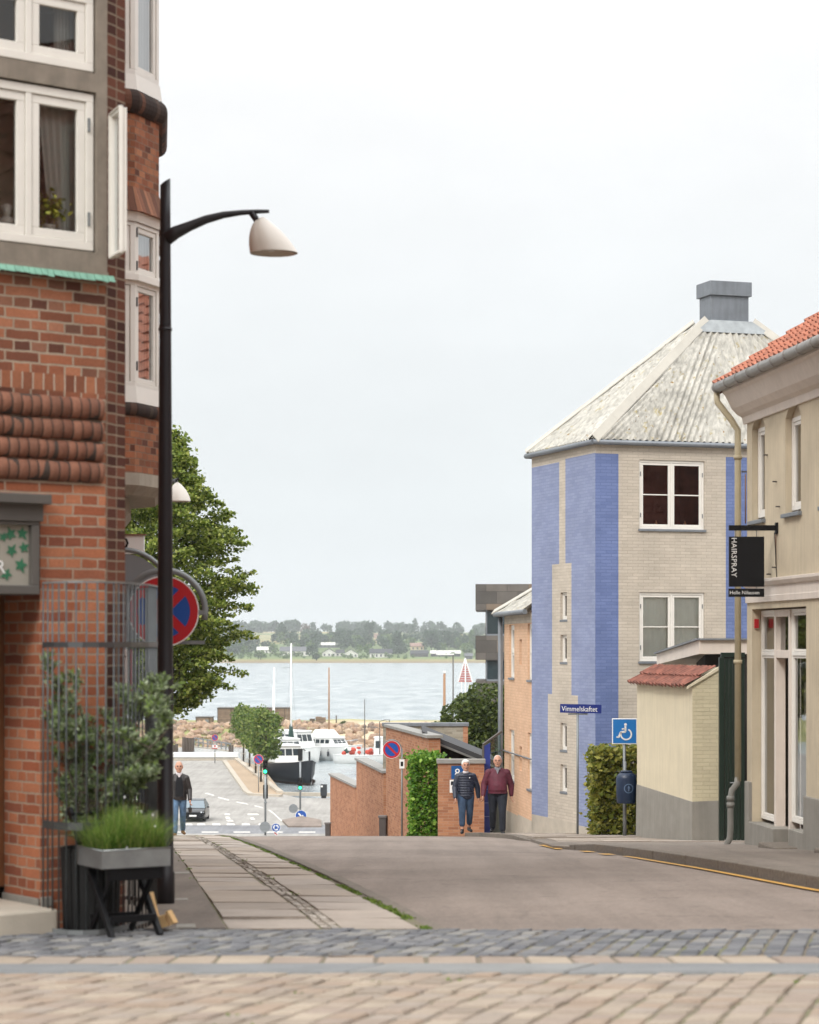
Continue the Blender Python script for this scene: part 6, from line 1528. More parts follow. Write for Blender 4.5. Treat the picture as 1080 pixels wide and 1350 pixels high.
# row of clipped trees on the quay
names = ['nearest of the clipped quay trees, beside the no parking sign','second clipped quay tree behind the nearest one','third clipped quay tree in the row, seen between its neighbours','fourth clipped quay tree along the harbour edge','farthest clipped quay tree, leftmost in the row']
for i, (px, D_) in enumerate(((351,201),(344,211),(337,222),(329,234),(321,246))):
    t = thing('quay_tree', names[i], 'tree', (X_(px,D_),D_,LOW+.1), 0, 'clipped trees along the quay')
    rs2 = np.random.RandomState(20+i); top = (HY-933)/F*D_-LOW+rs2.uniform(-.2,.2); bt = 2.2; h = top-bt
    bl = [(0,0,bt+h*.5,1.45,1.45,h*.47)]+[(rs2.uniform(-.8,.8),rs2.uniform(-.8,.8),bt+h*rs2.uniform(.2,.85),.75,.75,.8) for _ in range(7)]
    part('crown', leaves('crown', crown_pts(bl, 520, rs2), .2, 'leaf_quay', elong=1.3), None, t)
    m = MB(); m.tube([(0,0,-.1),(.03,0,bt),(0,0,top*.7)], [.11,.09,.03], 8); m.tube([(0,0,bt-.2),(.5,.1,bt+1.4)], [.05,.02], 6); m.tube([(0,0,bt-.1),(-.5,-.1,bt+1.5)], [.05,.02], 6); part('trunk', m, MT['bark'], t)
    m = MB(); 
    for s in (-1,1): m.bar((s*.22,-.1,0),(s*.22,-.1,1.1),.06); 
    m.bar((-.25,-.1,.95),(.25,-.1,.95),.06,.05); part('tree_guard', m, MT['concrete_pale'], t)

# ------------------------------------------------------------------ lower town
def pole(name, label, px, D_, h, r=.05, z=LOW, cat='sign', group=None):
    t = thing(name, label, cat, (X_(px,D_),D_,z), 0, group); m = MB(); m.tube([(0,0,-.1),(0,0,h)], r, 10); part('post', m, MT['steel'], t); return t
def sig_head(t, zt, on=0, y=-.12):
    m = MB(); m.box(-.15,.15,y-.02,y+.16,zt-.92,zt); h = part('signal_head', m, MT['matt_black'], t, bev=.02)
    for i in range(3):
        zc_ = zt-.16-.3*i; lit = (i == 2 and on)
        m = MB(); m.lathe([(.115 if lit else .1,0),(.001,.012)], 20, M=Matrix.Translation((0,y-.022,zc_)) @ Matrix.Rotation(R(90),4,'X')); part('lamp_lens', m, MT['green_on'] if lit else MT['lens_off'], h)
        m = MB(); pts = [( .13*math.cos(a), zc_+.13*math.sin(a)) for a in np.linspace(R(-10),R(190),12)]
        m.grid([[(p[0],y-.02-dd,p[1]) for p in pts] for dd in (0,.14)]); m.grid([[(p[0]*.93,y-.02-dd,zc_+(p[1]-zc_)*.93) for p in pts] for dd in (0,.14)]); part('visor', m, MT['matt_black'], h)
D_ = 152.5; z0 = zg(D_)
t = pole('traffic_light', 'green lit traffic light on a tall grey pole, nearer and left of the two', 350, D_, Z_(1004,D_)-z0, .07, z0, 'traffic light', 'traffic lights at the crossing'); zt = Z_(1002,D_)-z0
sig_head(t, zt, 1)
m = MB(); m.box(-.16,.16,.05,.3,Z_(1053,D_)-z0,Z_(1035,D_)-z0); part('rear_signal_box', m, MT['matt_black'], t, bev=.02)
m = MB(); m.tube([(0,0,Z_(1059,D_)-z0),(0,0,Z_(1057,D_)-z0)], .11, 10); part('collar', m, MT['steel'], t)
T = Matrix.Translation((-.02,-.13,Z_(1090,D_)-z0)); disc_face(t, .36, 'back', M=T)
D_ = 153; z0 = zg(D_); t = pole('turn_sign', 'small round blue sign with white arrows above a red striped plate', 364, D_, Z_(1086,D_)-z0, .03, z0); disc_face(t, .29, 'turn', M=Matrix.Translation((0,-.06,Z_(1091,D_)-z0)))
m = MB(); m.box(-.13,.13,-.06,-.04,Z_(1108,D_)-z0,Z_(1098.5,D_)-z0); pl_ = part('striped_plate', m, MT['sign_white'], t)
m = MB(); zc_ = Z_(1103,D_)-z0
for o in (-.17,.02,.2): m.prism([(-.12,o+.10),(.12,o-.10),(.12,o-.02),(-.12,o+.18)], .062,.066, M=Matrix.Translation((0,0,zc_-.05)) @ Matrix.Rotation(R(90),4,'X'))
part('red_stripe', m, MT['sign_red'], pl_)
D_ = 171; z0 = LOW+.12; t = pole('traffic_light', 'green lit traffic light on the traffic island, farther and right of the two', 396, D_, Z_(990,D_)-z0, .075, z0, 'traffic light', 'traffic lights at the crossing'); sig_head(t, Z_(1025,D_)-z0, 1)
m = MB(); m.box(-.17,.17,-.12,.14,Z_(1003,D_)-z0,Z_(987,D_)-z0); part('upper_signal_back', m, MT['matt_black'], t, bev=.02)
T = Matrix.Translation((-.52,.0,Z_(1066,D_)-z0)); disc_face(t, .34, 'back', M=T); m = MB(); m.bar((-.5,.05,Z_(1066,D_)-z0),(0,0,Z_(1066,D_)-z0),.05); part('bracket', m, MT['steel'], t)
D_ = 169; t = pole('keep_right_sign', 'round blue sign with white diagonal arrow on the traffic island', 397, D_, Z_(1072,D_)-z0, .035, z0); disc_face(t, .43, 'arrow', M=Matrix.Translation((0,-.07,Z_(1075.5,D_)-z0)))
D_ = 196; z0 = LOW+.1; t = pole('no_parking_sign', 'round no parking sign before the clipped quay trees, left of the green traffic light', 341, D_, Z_(1001,D_)-z0, .04, z0); disc_face(t, .42, 'park', M=Matrix.Translation((0,-.07,Z_(1001,D_)-z0)))
D_ = 246; z0 = LOW; t = pole('no_parking_sign', 'far round no parking sign with a small plate before the gangway', 283.5, D_, Z_(972,D_)-z0, .05, z0); disc_face(t, .36, 'park', M=Matrix.Translation((0,-.08,Z_(972.5,D_)-z0)))
m = MB(); m.box(-.28,.28,-.08,-.05,Z_(987,D_)-z0,Z_(982,D_)-z0); pl_ = part('lower_plate', m, MT['sign_white'], t); m = MB(); m.box(-.28,.28,-.085,-.081,Z_(987,D_)-z0,Z_(985.8,D_)-z0); m.box(-.1,.1,-.085,-.081,Z_(984.5,D_)-z0,Z_(982.6,D_)-z0); part('red_mark', m, MT['sign_red'], pl_)
D_ = 190; t = thing('harbour_bin', 'dark litter box at the harbour edge beside the brick walls', 'bin', (X_(427,D_),D_,LOW+.2)); m = MB(); m.box(-.27,.27,-.25,.25,0,(1050-1035)/F*D_); b_ = part('body', m, plain('dark_bin', '#2b3035', .6), t, bev=.02); m = MB(); m.box(-.24,-.08,-.256,-.251,.72,.86); part('sticker', m, MT['sign_white'], b_); m = MB(); m.box(-.2,.2,-.2,.2,-.25,0); part('foot', m, MT['matt_black'], t)
# car
def car():
    D_ = 164; t = thing('parked_car', 'dark car with pale number plate facing up the hill behind the walking man', 'car', (X_(254.5,D_),D_+2,LOW+.015))
    rings = []
    def ring(y, w, z0, z1, tw): return [(-w,y,z0+.12),(-w*.97,y,z0),(w*.97,y,z0),(w,y,z0+.12),(w,y,(z0+z1)/2),(w*tw,y,z1),(-w*tw,y,z1),(-w,y,(z0+z1)/2)]
    for y, w, z0, z1, tw in ((-2.05,.68,.3,.62,.95),(-1.98,.78,.24,.74,.93),(-1.6,.86,.22,.84,.92),(-.8,.88,.2,.95,.93),(.6,.88,.2,.98,.94),(1.7,.86,.22,.98,.93),(2.1,.8,.28,.9,.93),(2.2,.74,.34,.8,.93)): rings.append(ring(y,w,z0,z1,tw))
    m = MB(); m.loft(rings, smooth=False); b = part('body', m, MT['car_paint'], t, bev=.03)
    rg = []
    for y, w, z in ((-.95,.78,.94),(-.1,.62,1.44),(1.1,.62,1.48),(1.95,.7,.98)): rg.append([(-w,y,z),(w,y,z)])
    m = MB(); m.poly([(-.78,-.95,.95),(.78,-.95,.95),(.62,-.1,1.43),(-.62,-.1,1.43)]); part('windscreen', m, plain('car_glass', '#6d7b84', .08, 0, .05), t)
    m = MB()
    for s in (-1,1): m.poly([(s*.8,-.9,.96),(s*.82,1.85,.98),(s*.64,1.15,1.44),(s*.64,-.08,1.42)])
    m.poly([(-.74,2.0,.97),(.74,2.0,.97),(.6,1.25,1.45),(-.6,1.25,1.45)]); part('side_glass', m, plain('dark_car_glass', '#20262b', .08, 0, .05), t)
    m = MB(); m.hexa([(-.645,-.12,1.42),(.645,-.12,1.42),(.645,1.28,1.43),(-.645,1.28,1.43)],[(-.58,-.02,1.47),(.58,-.02,1.47),(.58,1.2,1.5),(-.58,1.2,1.5)]); part('roof', m, MT['car_paint'], t, bev=.02)
    for s in (-1,1):
        m = MB(); m.ball((s*.6,-1.9,.68), .17,.12,.075); part('headlight', m, plain('headlight_glass', '#d5dade', .1, .3, .02), t)
        m = MB(); m.ball((s*.98,-.7,1.0), .1,.07,.07); part('wing_mirror', m, MT['car_paint'], t)
        for y in (-1.3,1.35):
            RY = Matrix.Translation((s*.76,y,.31)) @ Matrix.Rotation(R(90),4,'Y'); m = MB(); m.lathe([(.2,-.1),(.31,-.1),(.31,.1),(.2,.1)], 22, M=RY); wt_ = part('wheel', m, MT['tyre'], t); m = MB(); m.lathe([(.001,-.09),(.2,-.08),(.2,.08),(.001,.09)], 16, M=RY); part('rim', m, MT['steel'], wt_)
    m = MB(); m.box(-.26,.26,-2.08,-2.05,.4,.52); part('number_plate', m, MT['sign_white'], t)
    m = MB(); m.box(-.5,.5,-2.05,-2.0,.56,.66); m.box(-.6,.6,-2.04,-1.99,.3,.38); part('grille', m, MT['matt_black'], t)
car()
# quay wall, gangway, piles
D_ = 252; x0, x1 = X_(160,D_), X_(313,D_); t = thing('harbour_wall', 'long low harbour wall with bright white top across the end of the quay', 'wall', (x1,D_,LOW)); za, zb_ = Z_(998.5,D_)-LOW, Z_(993,D_)-LOW
m = MB(); m.box(x0-x1,0,0,.8,-.1,za); part('wall', m, plain('dark_quay_concrete', '#7d7d7b', .9, var=.2, scale=.6), t); m = MB(); m.box(x0-x1,.05,-.05,1.4,za,zb_+.05); part('white_top', m, MT['sign_white'], t, bev=.02)
m = MB(); m.box(-9.3,0,-.5,-.02,0,.22); m.box(x0-x1,-9.4,-.6,-.02,0,.35); part('step', m, MT['concrete_pale'], t)
def piles(label, pxs, D_, yt, r):
    t = thing('mooring_piles', label, 'piles', (X_(pxs[0],D_),D_,SEA-.5), 0, 'timber mooring piles')
    for px in pxs: m = MB(); m.tube([(X_(px,D_)-X_(pxs[0],D_),random.uniform(-.2,.2),-.3),(X_(px,D_)-X_(pxs[0],D_),0,Z_(yt+random.uniform(-2,2),D_)-SEA+.5)], r, 10); part('pile', m, MT['planks_dark'], t)
piles('tall brown timber piles at the upper end of the gangway', [242.5,246.5,250.5,254], 262, 971, .2)
piles('short dark timber piles left of the gangway, next to the lamp pole', [229,233], 262, 980, .18)
piles('dark slim timber piles at the lower end of the gangway', [303,306.5], 262, 981, .14)
D_ = 264; t = thing('gangway', 'grey railed gangway sloping down across the harbour before the rocks', 'gangway', (X_(256,D_),D_,Z_(984,D_))); W = X_(304,D_)-X_(256,D_)
m = MB(); m.bar((0,0,0),(W,0,-.55),1.0,.12,up=(0,0,1)); part('deck', m, MT['concrete_pale'], t)
for y in (-.5,.5):
    m = MB(); m.bar((0,y,1.0),(W,y,.3),.09); m.bar((0,y,.55),(W,y,-.12),.06)
    for i in range(9): x = W*i/8; m.bar((x,y,-.55*i/8),(x,y,1.0-.7*i/8),.07)
    part('railing', m, MT['steel_dull'], t)
D_ = 266; m = MB(); m.tube([(0,0,0),(0,0,2.6)], .16, 8); m.lathe([(.2,2.6),(.2,2.75),(.0,2.9)], 8); solo('marker_post', m, MT['sign_white'], 'white marker post before the rocks left of the gangway', 'post', (X_(243.5,D_),D_,SEA))
# boats
def hull(L, B, zd, sheer=.35, n=14, flat=.55, draft=.5, stern=.75, bow=1.0, rake=.35):
    rings = []
    for i in range(n+1):
        s = i/n; x = -L/2+L*s; w = B/2*(stern+(1-stern)*min(1,s*2.4)) if s < .42 else B/2*max(.02,(1-((s-.42)/.58)**2.3)); top = zd+sheer*(max(0,s-.35)/.65)**2+sheer*.2*(1-s); k = (s**6)*rake*L*.14
        ring = [(x+k*1.0,-w,top),(x+k*.6,-w*.93,top*.45),(x,-w*flat,-draft*.6*(1-s**4)),(x-k,0,-draft*(1-s**5)),(x,w*flat,-draft*.6*(1-s**4)),(x+k*.6,w*.93,top*.45),(x+k*1.0,w,top)]
        rings.append(ring)
    return rings
def boat(name, label, px, D_, rz, L, B, zd, hm_, stripe=None, group=None, sheer=.35):
    t = thing(name, label, 'boat', (X_(px,D_),D_,SEA), rz, group); rg = hull(L,B,zd,sheer); m = MB(); m.loft(rg, smooth=True, caps=True, closed=False); h = part('hull', m, MT[hm_], t)
    m = MB(); m.grid([[r[0], r[-1]] for r in rg], smooth=False); 
    for v in m.v: v.z -= .06
    part('deck', m, MT['concrete_pale'] if hm_ != 'boat_white' else MT['boat_white'], t)
    m = MB(); m.tube([r[0] for r in rg], .06, 6); m.tube([r[-1] for r in rg], .06, 6); part('gunwale', m, MT[stripe] if stripe else MT['boat_white'], h)
    return t, h
def cabin(t, x0, x1, w, z0, z1, slope=.4, nw=4, mat='boat_white', roof=True, name='cabin'):
    m = MB(); m.hexa([(x0,-w,z0),(x1,-w,z0),(x1,w,z0),(x0,w,z0)],[(x0+slope*.3,-w*.86,z1),(x1-slope,-w*.86,z1),(x1-slope,w*.86,z1),(x0+slope*.3,w*.86,z1)]); c = part(name, m, MT[mat], t, bev=.04)
    if roof: m = MB(); m.hexa([(x0-.1,-w*.95,z1),(x1-slope+.25,-w*.95,z1),(x1-slope+.25,w*.95,z1),(x0-.1,w*.95,z1)],[(x0,-w*.8,z1+.12),(x1-slope,-w*.8,z1+.12),(x1-slope,w*.8,z1+.12),(x0,w*.8,z1+.12)]); part('cabin_roof', m, MT[mat], c, bev=.03)
    a0 = .42; a1 = .82
    for s in (-1,1):
        for i in range(nw):
            m = MB(); xa = x0+.25+(x1-slope-x0-.4)*i/nw; xb = xa+(x1-slope-x0-.4)/nw*.8; za = z0+(z1-z0)*a0; zc_ = z0+(z1-z0)*a1; wa = w*(1-.14*a0)+.012; wb = w*(1-.14*a1)+.012
            m.poly([(xa,s*wa,za),(xb,s*wa,za),(xb,s*wb,zc_),(xa,s*wb,zc_)]); part('window', m, plain('boat_window', '#2a3338', .1), c) if i == 0 and s == -1 else part('window', m, bpy.data.materials['boat_window'], c)
    for i in range(3):
        m = MB(); ya_ = -w*.8+w*1.6*i/3+.05; yb2 = ya_+w*1.6/3-.1; xa = x1-slope*a0+.014; xb = x1-slope*a1+.014; m.poly([(xa,ya_,z0+(z1-z0)*a0),(xa,yb2,z0+(z1-z0)*a0),(xb,yb2*.95,z0+(z1-z0)*a1),(xb,ya_*.95,z0+(z1-z0)*a1)]); part('window', m, bpy.data.materials['boat_window'], c)
    return c
def fenders(t, xs, y, z0, z1):
    for x in xs: m = MB(); m.tube([(x,y,z0),(x,y,z0+.06),(x,y,z1-.06),(x,y,z1),(x,y,z1+.35)], [.06,.13,.13,.05,.015], 8); part('fender', m, MT['boat_black'], t)
rzb = math.atan2(-.80,.60)
t, h = boat('tarred_ship', 'black hulled old ship with raised bow moored along the quay trees', 385, 232.7, math.atan2(-.95,.3), 14, 4.2, 1.75, 'boat_black', 'boat_black', None, .75)
m = MB(); rg = hull(14.05,4.24,.25,.0); m.loft([[p for p in r] for r in rg], closed=False, caps=False); part('boot_stripe', m, MT['roll_dark'], h)
m = MB(); m.bar((6.9,0,2.4),(6.9,0,3.4),.16); part('stem_post', m, MT['boat_black'], t); cabin(t, -4.5,-1,1.5,1.9,3.6,.4,3)
t, h = boat('motor_cruiser', 'white cruiser with dark windows moored just behind the black ship', 377, 249, math.atan2(-.93,.36), 11, 3.4, 2.3, 'boat_white', 'roll_dark', 'white motor boats in the harbour', .5); cabin(t, -3.5,2.2,1.35,2.35,3.7,.9,4); fenders(t, (1.5,), -1.75, .9, 1.6)
m = MB(); m.tube([(2.3,-1.0,2.5),(2.3,-1.1,3.3),(5.2,0,3.7),(2.3,1.1,3.3),(2.3,1.0,2.5)], .03, 6); part('pulpit_rail', m, MT['chrome'], t)
t, h = boat('sailing_boat', 'white sailing boat with the tallest bare white mast and green sail cover', 384, 262, math.atan2(-.9,.4), 10, 3.0, 1.5, 'boat_white', None, 'sailing boats in the harbour', .4)
m = MB(); m.tube([(0,0,1),(0,0,Z_(848,258)-SEA)], [.13,.09], 8); mst = part('mast', m, MT['sign_white'], t); m = MB(); m.tube([(0,0,Z_(880,258)-SEA),(.0,-1.0,Z_(881,258)-SEA)], .03, 6); m.tube([(0,-1.1,1.3),(0,-.4,7),(0,0,Z_(850,258)-SEA)], .014, 4); m.tube([(0,1.1,1.3),(0,.4,7),(0,0,Z_(850,258)-SEA)], .014, 4); part('rigging', m, MT['steel'], mst)
m = MB(); m.tube([(0.1,0,2.4),(-.1,0,4.6),(0,0,5.2)], [.45,.22,.05], 8); part('sail_cover', m, MT['tarp_green'], t); cabin(t, -2.5,1.0,.95,1.5,2.2,.5,3)
t, h = boat('sailing_boat', 'sailing boat hidden by the quay trees, only its shorter white mast showing', 361, 268, rzb, 9, 2.8, 1.4, 'boat_white', None, 'sailing boats in the harbour', .4)
m = MB(); m.tube([(0,0,1),(.1,0,Z_(880,268)-SEA)], [.14,.1], 8); m.tube([(-.5,0,1),(-.15,0,Z_(905,268)-SEA)], .03, 5); part('mast', m, MT['sign_white'], t); cabin(t, -2.5,1.0,.9,1.4,2.1,.5,3)
t, h = boat('motor_cruiser', 'white cabin cruiser partly hidden between black ship and the larger yacht', 392, 274, rzb, 9, 3.2, 1.5, 'boat_white', None, 'white motor boats in the harbour', .4); cabin(t, -3,2.0,1.35,1.6,3.6,.7,4)
t, h = boat('motor_yacht', 'white motor yacht with brown mast and black fenders, largest boat in the harbour', 438, 276, math.atan2(-.62,.78), 8.6, 3.4, 1.55, 'boat_white', None, 'white motor boats in the harbour', .45); c = cabin(t, -3.3,1.6,1.4,1.6,2.75,.7,5)
m = MB(); m.hexa([(-2.6,-1.1,2.87),(.4,-1.1,2.87),(.4,1.1,2.87),(-2.6,1.1,2.87)],[(-2.2,-.7,3.7),(-.2,-.7,3.7),(-.2,.7,3.7),(-2.2,.7,3.7)]); part('canopy', m, MT['sign_white'], t, bev=.06)
m = MB(); m.tube([(-.5,0,2.8),(-.5,0,Z_(880,276)-SEA)], [.11,.08], 8); part('mast', m, MT['boat_wood'], t); fenders(t, (-1.6,-.4,.9), -1.82, .55, 1.15); fenders(t, (3.6,), -.75, .5, 1.1)
m = MB(); m.tube([(1.6,-1.45,1.8),(1.7,-1.4,2.3),(4.1,0,2.6),(1.7,1.4,2.3),(1.6,1.45,1.8)], .03, 6); part('pulpit_rail', m, MT['chrome'], t)
t, h = boat('fishing_boat', 'small white fishing boat with red gear on deck and dark mast', 483, 268, math.atan2(-.35,.94), 7.6, 2.8, .95, 'boat_white', 'boat_white', None, .35); cabin(t, 1.2,2.5,.75,1.0,3.1,.15,1,name='wheelhouse')
m = MB(); m.tube([(-.2,0,.8),(-.2,0,Z_(922,268)-SEA)], [.08,.05], 8); m.tube([(-.2,0,4.4),(1.6,0,4.2)], .04, 6); m.tube([(2.0,-.8,1),(2.0,-.8,5.0),(2.6,-.8,5.2),(2.6,.8,5.2),(2.6,.8,1)], .05, 6); part('mast', m, MT['grey_paint'], t)
rs = random.Random(8)
for i in range(16): 
    m = MB(); m.ball((rs.uniform(-2.9,.8),rs.uniform(-.9,.9),1.0+rs.uniform(.1,.9)), rs.uniform(.18,.4), rs.uniform(.2,.4), rs.uniform(.15,.35), 8); part('net_bundle' if i % 3 else 'buoy', m, MT['boat_red'] if i % 5 < 3 else (MT['sign_white'] if i % 5 == 3 else MT['tarp_green']), t)
# things on the breakwater
def hut(name, label, cat, px0, px1, y0, y1, D_, dep, door=None):
    z0 = bw(X_((px0+px1)/2,D_),D_)-.3; t = thing(name, label, cat, (X_(px0,D_),D_,z0)); W = X_(px1,D_)-X_(px0,D_); H = Z_(y1,D_)-z0
    m = MB(); m.box(0,W,0,dep,0,H); part('planking', m, MT['planks'], t); m = MB(); m.box(-.1,W+.1,-.1,dep+.1,H,H+.12); part('flat_roof', m, MT['grey_paint'], t)
    if door: m = MB(); m.box(W*door,W*(door+.22),-.05,.0,.4,H-.3); part('door', m, MT['sign_grey'], t)
    m = MB()
    for i in range(int(W/2)+1): m.box(i*2-.04,i*2+.04,-.04,-.001,0,H)
    part('battens', m, MT['planks_dark'], t); return t
hut('timber_shed', 'long brown timber shed on the breakwater behind the clipped trees', 'shed', 287, 383, 957, 934, 340, 4)
hut('timber_hut', 'small low timber hut with a pale door on the breakwater', 'shed', 258.5, 280, 957, 946, 338, 2.5, .55)
t = thing('driftwood_pile', 'brown pile of timber crates on the sandy breakwater', 'wood pile', (X_(420,338),338,bw(X_(420,338),338)-.1)); rs = random.Random(4)
for x, y, w, h in ((-.95,0,.75,.8),(.0,.2,.9,1.1),(.7,-.1,.7,1.0)): m = MB(); m.box(x-w/2,x+w/2,y,y+.9,0,h); part('crate', m, MT['planks'] if x > -.5 else MT['planks_dark'], t)
rs2 = np.random.RandomState(5); t = thing('beach_bush', 'small dark bush on the sand of the breakwater', 'bush', (X_(453,330),330,bw(X_(453,330),330))); part('foliage', leaves('foliage', crown_pts([(0,0,.3,.65,.6,.45)], 900, rs2), .2, 'leaf_dark'), None, t); m = MB(); m.tube([(0,0,-.1),(0,0,.4)], .05, 6); part('stem', m, MT['bark'], t)
m = MB(); m.tube([(0,0,-.2),(0,0,1.1)], .09, 8); m.ball((0,0,1.12), .1); solo('beach_post', m, MT['planks_dark'], 'short dark post on the sand near the wood pile', 'post', (X_(443.5,340),340,bw(X_(443.5,340),340)))
D_ = 255; t = thing('harbour_lamp', 'thin dark harbour lamp post with a flat arm above the shrub', 'lamp', (X_(597.5,D_),D_,LOW)); h = Z_(863,D_)-LOW; m = MB(); m.tube([(0,0,0),(0,0,h)], [.1,.07], 8); part('post', m, MT['grey_paint'], t); m = MB(); m.box(-1.9,.1,-.12,.12,h-.04,h+.1); part('arm', m, MT['sign_white'], t)
D_ = 262; t = thing('timber_mast', 'brown timber mooring mast with white tip above the shrub', 'post', (X_(586,D_),D_,LOW)); h = Z_(888,D_)-LOW; m = MB(); m.tube([(0,0,0),(0,0,h)], [.2,.14], 8); part('mast', m, MT['boat_wood'], t); m = MB(); m.tube([(0,0,h),(0,0,h+.3)], .15, 8); part('tip', m, MT['sign_white'], t)
D_ = 285; t = thing('beacon', 'red and white triangular beacon beside the dark office block', 'beacon', (X_(613.5,D_),D_,LOW)); k = D_/F; zt = lambda y: Z_(y,D_)-LOW
for a in (0,90):
    M_ = Matrix.Rotation(R(a),4,'Z'); m = MB(); w = 9.5*k; zb_, zt_ = zt(899), zt(871); n = 9
    for i in range(n):
        s0, s1 = i/n, (i+.72)/n; m.hexa(*[[M_ @ Vector(p) for p in q] for q in ([(-w*(1-s0),-.03,zb_+(zt_-zb_)*s0),(w*(1-s0),-.03,zb_+(zt_-zb_)*s0),(w*(1-s0),.03,zb_+(zt_-zb_)*s0),(-w*(1-s0),.03,zb_+(zt_-zb_)*s0)],[(-w*(1-s1),-.03,zb_+(zt_-zb_)*s1),(w*(1-s1),-.03,zb_+(zt_-zb_)*s1),(w*(1-s1),.03,zb_+(zt_-zb_)*s1),(-w*(1-s1),.03,zb_+(zt_-zb_)*s1)])])
    part('slatted_triangle', m, plain('faded_red_paint', '#b26a64', .7), t)
    m = MB()
    for s in (-1,1): m.bar(M_ @ Vector((s*w,0,zb_)), M_ @ Vector((0,0,zt_+.3)), .14); m.bar(M_ @ Vector((s*w*.6,0,0)), M_ @ Vector((s*w*.5,0,zb_)), .1)
    part('frame', m, MT['sign_white'], t)
# ------------------------------------------------------------------ far shore
def find_d(px, py):
    best = 1800
    for d in range(1765, 2600, 3):
        y = HY-far_h(X_(px,d),d)/d*F
        if y <= py: return d
        best = d
    return best
HM = {'w': plain('house_white', '#d8d6d0', .8), 'g': plain('roof_grey', '#5d5f63', .8, var=.1), 'd': plain('roof_dark', '#3c3d42', .8), 'r': plain('roof_pink', '#8f7367', .8), 'c': plain('house_cream', '#c9b999', .8), 'b': plain('house_timber', '#4a4440', .8)}
def fhouse(label, px0, px1, yb, yr, wall_, roof_, gable=False, chim=False):
    pc = (px0+px1)/2; d = find_d(pc, yb); k = d/F; W = (px1-px0)*k; H = (yb-yr)*k; t = thing('shore_house', label, 'house', (X_(pc,d),d,far_h(X_(pc,d),d)-.5), random.uniform(-.15,.15), 'houses across the water')
    hw = H*(.5 if not gable else .45)+.5; dep = 8; m = MB(); m.box(-W/2,W/2,0,dep,0,hw)
    if gable: m.prism([(-W/2,hw),(W/2,hw),(0,H+.5)], -dep, 0, M=Matrix.Rotation(R(90),4,'X'))
    part('wall', m, HM[wall_], t); o = .5; m = MB()
    if gable:
        m.hexa([(-W/2-o,-o,hw-.2),(-W/2-o,dep+o,hw-.2),(0,dep+o,H+.5),(0,-o,H+.5)],[(-W/2-o,-o,hw+.2),(-W/2-o,dep+o,hw+.2),(0,dep+o,H+.9),(0,-o,H+.9)]); m.hexa([(W/2+o,-o,hw-.2),(W/2+o,dep+o,hw-.2),(0,dep+o,H+.5),(0,-o,H+.5)],[(W/2+o,-o,hw+.2),(W/2+o,dep+o,hw+.2),(0,dep+o,H+.9),(0,-o,H+.9)])
    else:
        m.hexa([(-W/2-o,-o,hw),(W/2+o,-o,hw),(W/2+o,dep/2,H+.5),(-W/2-o,dep/2,H+.5)],[(-W/2-o,-o,hw+.3),(W/2+o,-o,hw+.3),(W/2+o,dep/2,H+.8),(-W/2-o,dep/2,H+.8)]); m.hexa([(-W/2-o,dep+o,hw),(W/2+o,dep+o,hw),(W/2+o,dep/2,H+.5),(-W/2-o,dep/2,H+.5)],[(-W/2-o,dep+o,hw+.3),(W/2+o,dep+o,hw+.3),(W/2+o,dep/2,H+.8),(-W/2-o,dep/2,H+.8)])
    rf = part('roof', m, HM[roof_], t)
    nwin = max(2, int(W/3.2))
    for i in range(min(nwin,7)):
        m = MB(); x = -W/2+W*(i+.5)/nwin; m.box(x-.7,x+.7,-.06,-.005,hw*.3,hw*.8); part('window', m, HM['d'], t)
    if chim: m = MB(); m.box(-.5,.5,dep/2-.5,dep/2+.5,H,H+1.8); part('chimney', m, HM['r'], rf)
fhouse('small white house with pale roof across the water, leftmost of the shore houses', 339, 359, 861, 853, 'w', 'w')
fhouse('long white house with grey roof near the far shore, behind the tallest boat mast', 369, 407, 864.5, 853, 'w', 'g')
fhouse('large house with broad dark grey roof up among the far trees', 397, 430, 848, 839, 'g', 'g')
fhouse('long flat pale roofed house on the far slope above the white gables', 421, 451, 854, 847.5, 'g', 'w')
fhouse('white gabled house across the water, left one of the pair of gables', 425, 443, 865.5, 855.5, 'w', 'd', True)
fhouse('white gabled house across the water, right one of the pair of gables', 453, 472, 866.5, 856.5, 'w', 'd', True)
fhouse('dark roofed link house between the two white gables across the water', 443, 453, 865, 857, 'w', 'd')
fhouse('dark roofed white house below the round dark tree across the water', 488, 517, 867, 856, 'w', 'd')
fhouse('pink roofed house on the far slope below the pointed tree', 542, 559, 857, 848, 'c', 'r')
fhouse('long dark timber house near the far shore below the pink roof', 541, 564, 866, 858, 'b', 'd')
fhouse('long low house with pale eaves near the far shore by the lamp arm', 568, 607, 865.5, 858, 'b', 'w')
fhouse('small grey house at the far shore beside the beacon top', 613, 623, 869, 861.5, 'g', 'g')
fhouse('cream house high on the far slope between the trees', 494, 503, 846, 836, 'c', 'r')
def ftree(label, px, yb, yt, w, mat, kind='round'):
    d = find_d(px, yb); k = d/F; H = (yb-yt)*k; z0 = far_h(X_(px,d),d); t = thing('shore_tree' if kind != 'cone' else 'conifer_tree', label, 'tree', (X_(px,d),d,z0), 0, 'single trees across the water'); rs2 = np.random.RandomState(int(px)); W = w*k/2
    if kind == 'cone': bl = [(0,0,H*(.15+.13*i),W*(1-.14*i),W*(1-.14*i),H*.13) for i in range(7)]
    else: bl = [(0,0,H*.55,W*.8,W*.8,H*.42)]+[(rs2.uniform(-.5,.5)*W,rs2.uniform(-.4,.4)*W,H*rs2.uniform(.35,.8),W*.5,W*.5,H*.22) for _ in range(6)]
    part('crown', leaves('crown', crown_pts(bl, 6, rs2, .5), 1.35, mat, elong=1.2), None, t); m = MB(); m.tube([(0,0,-1),(0,0,H*.6)], [.45,.2], 6); part('trunk', m, MT['bark'], t)
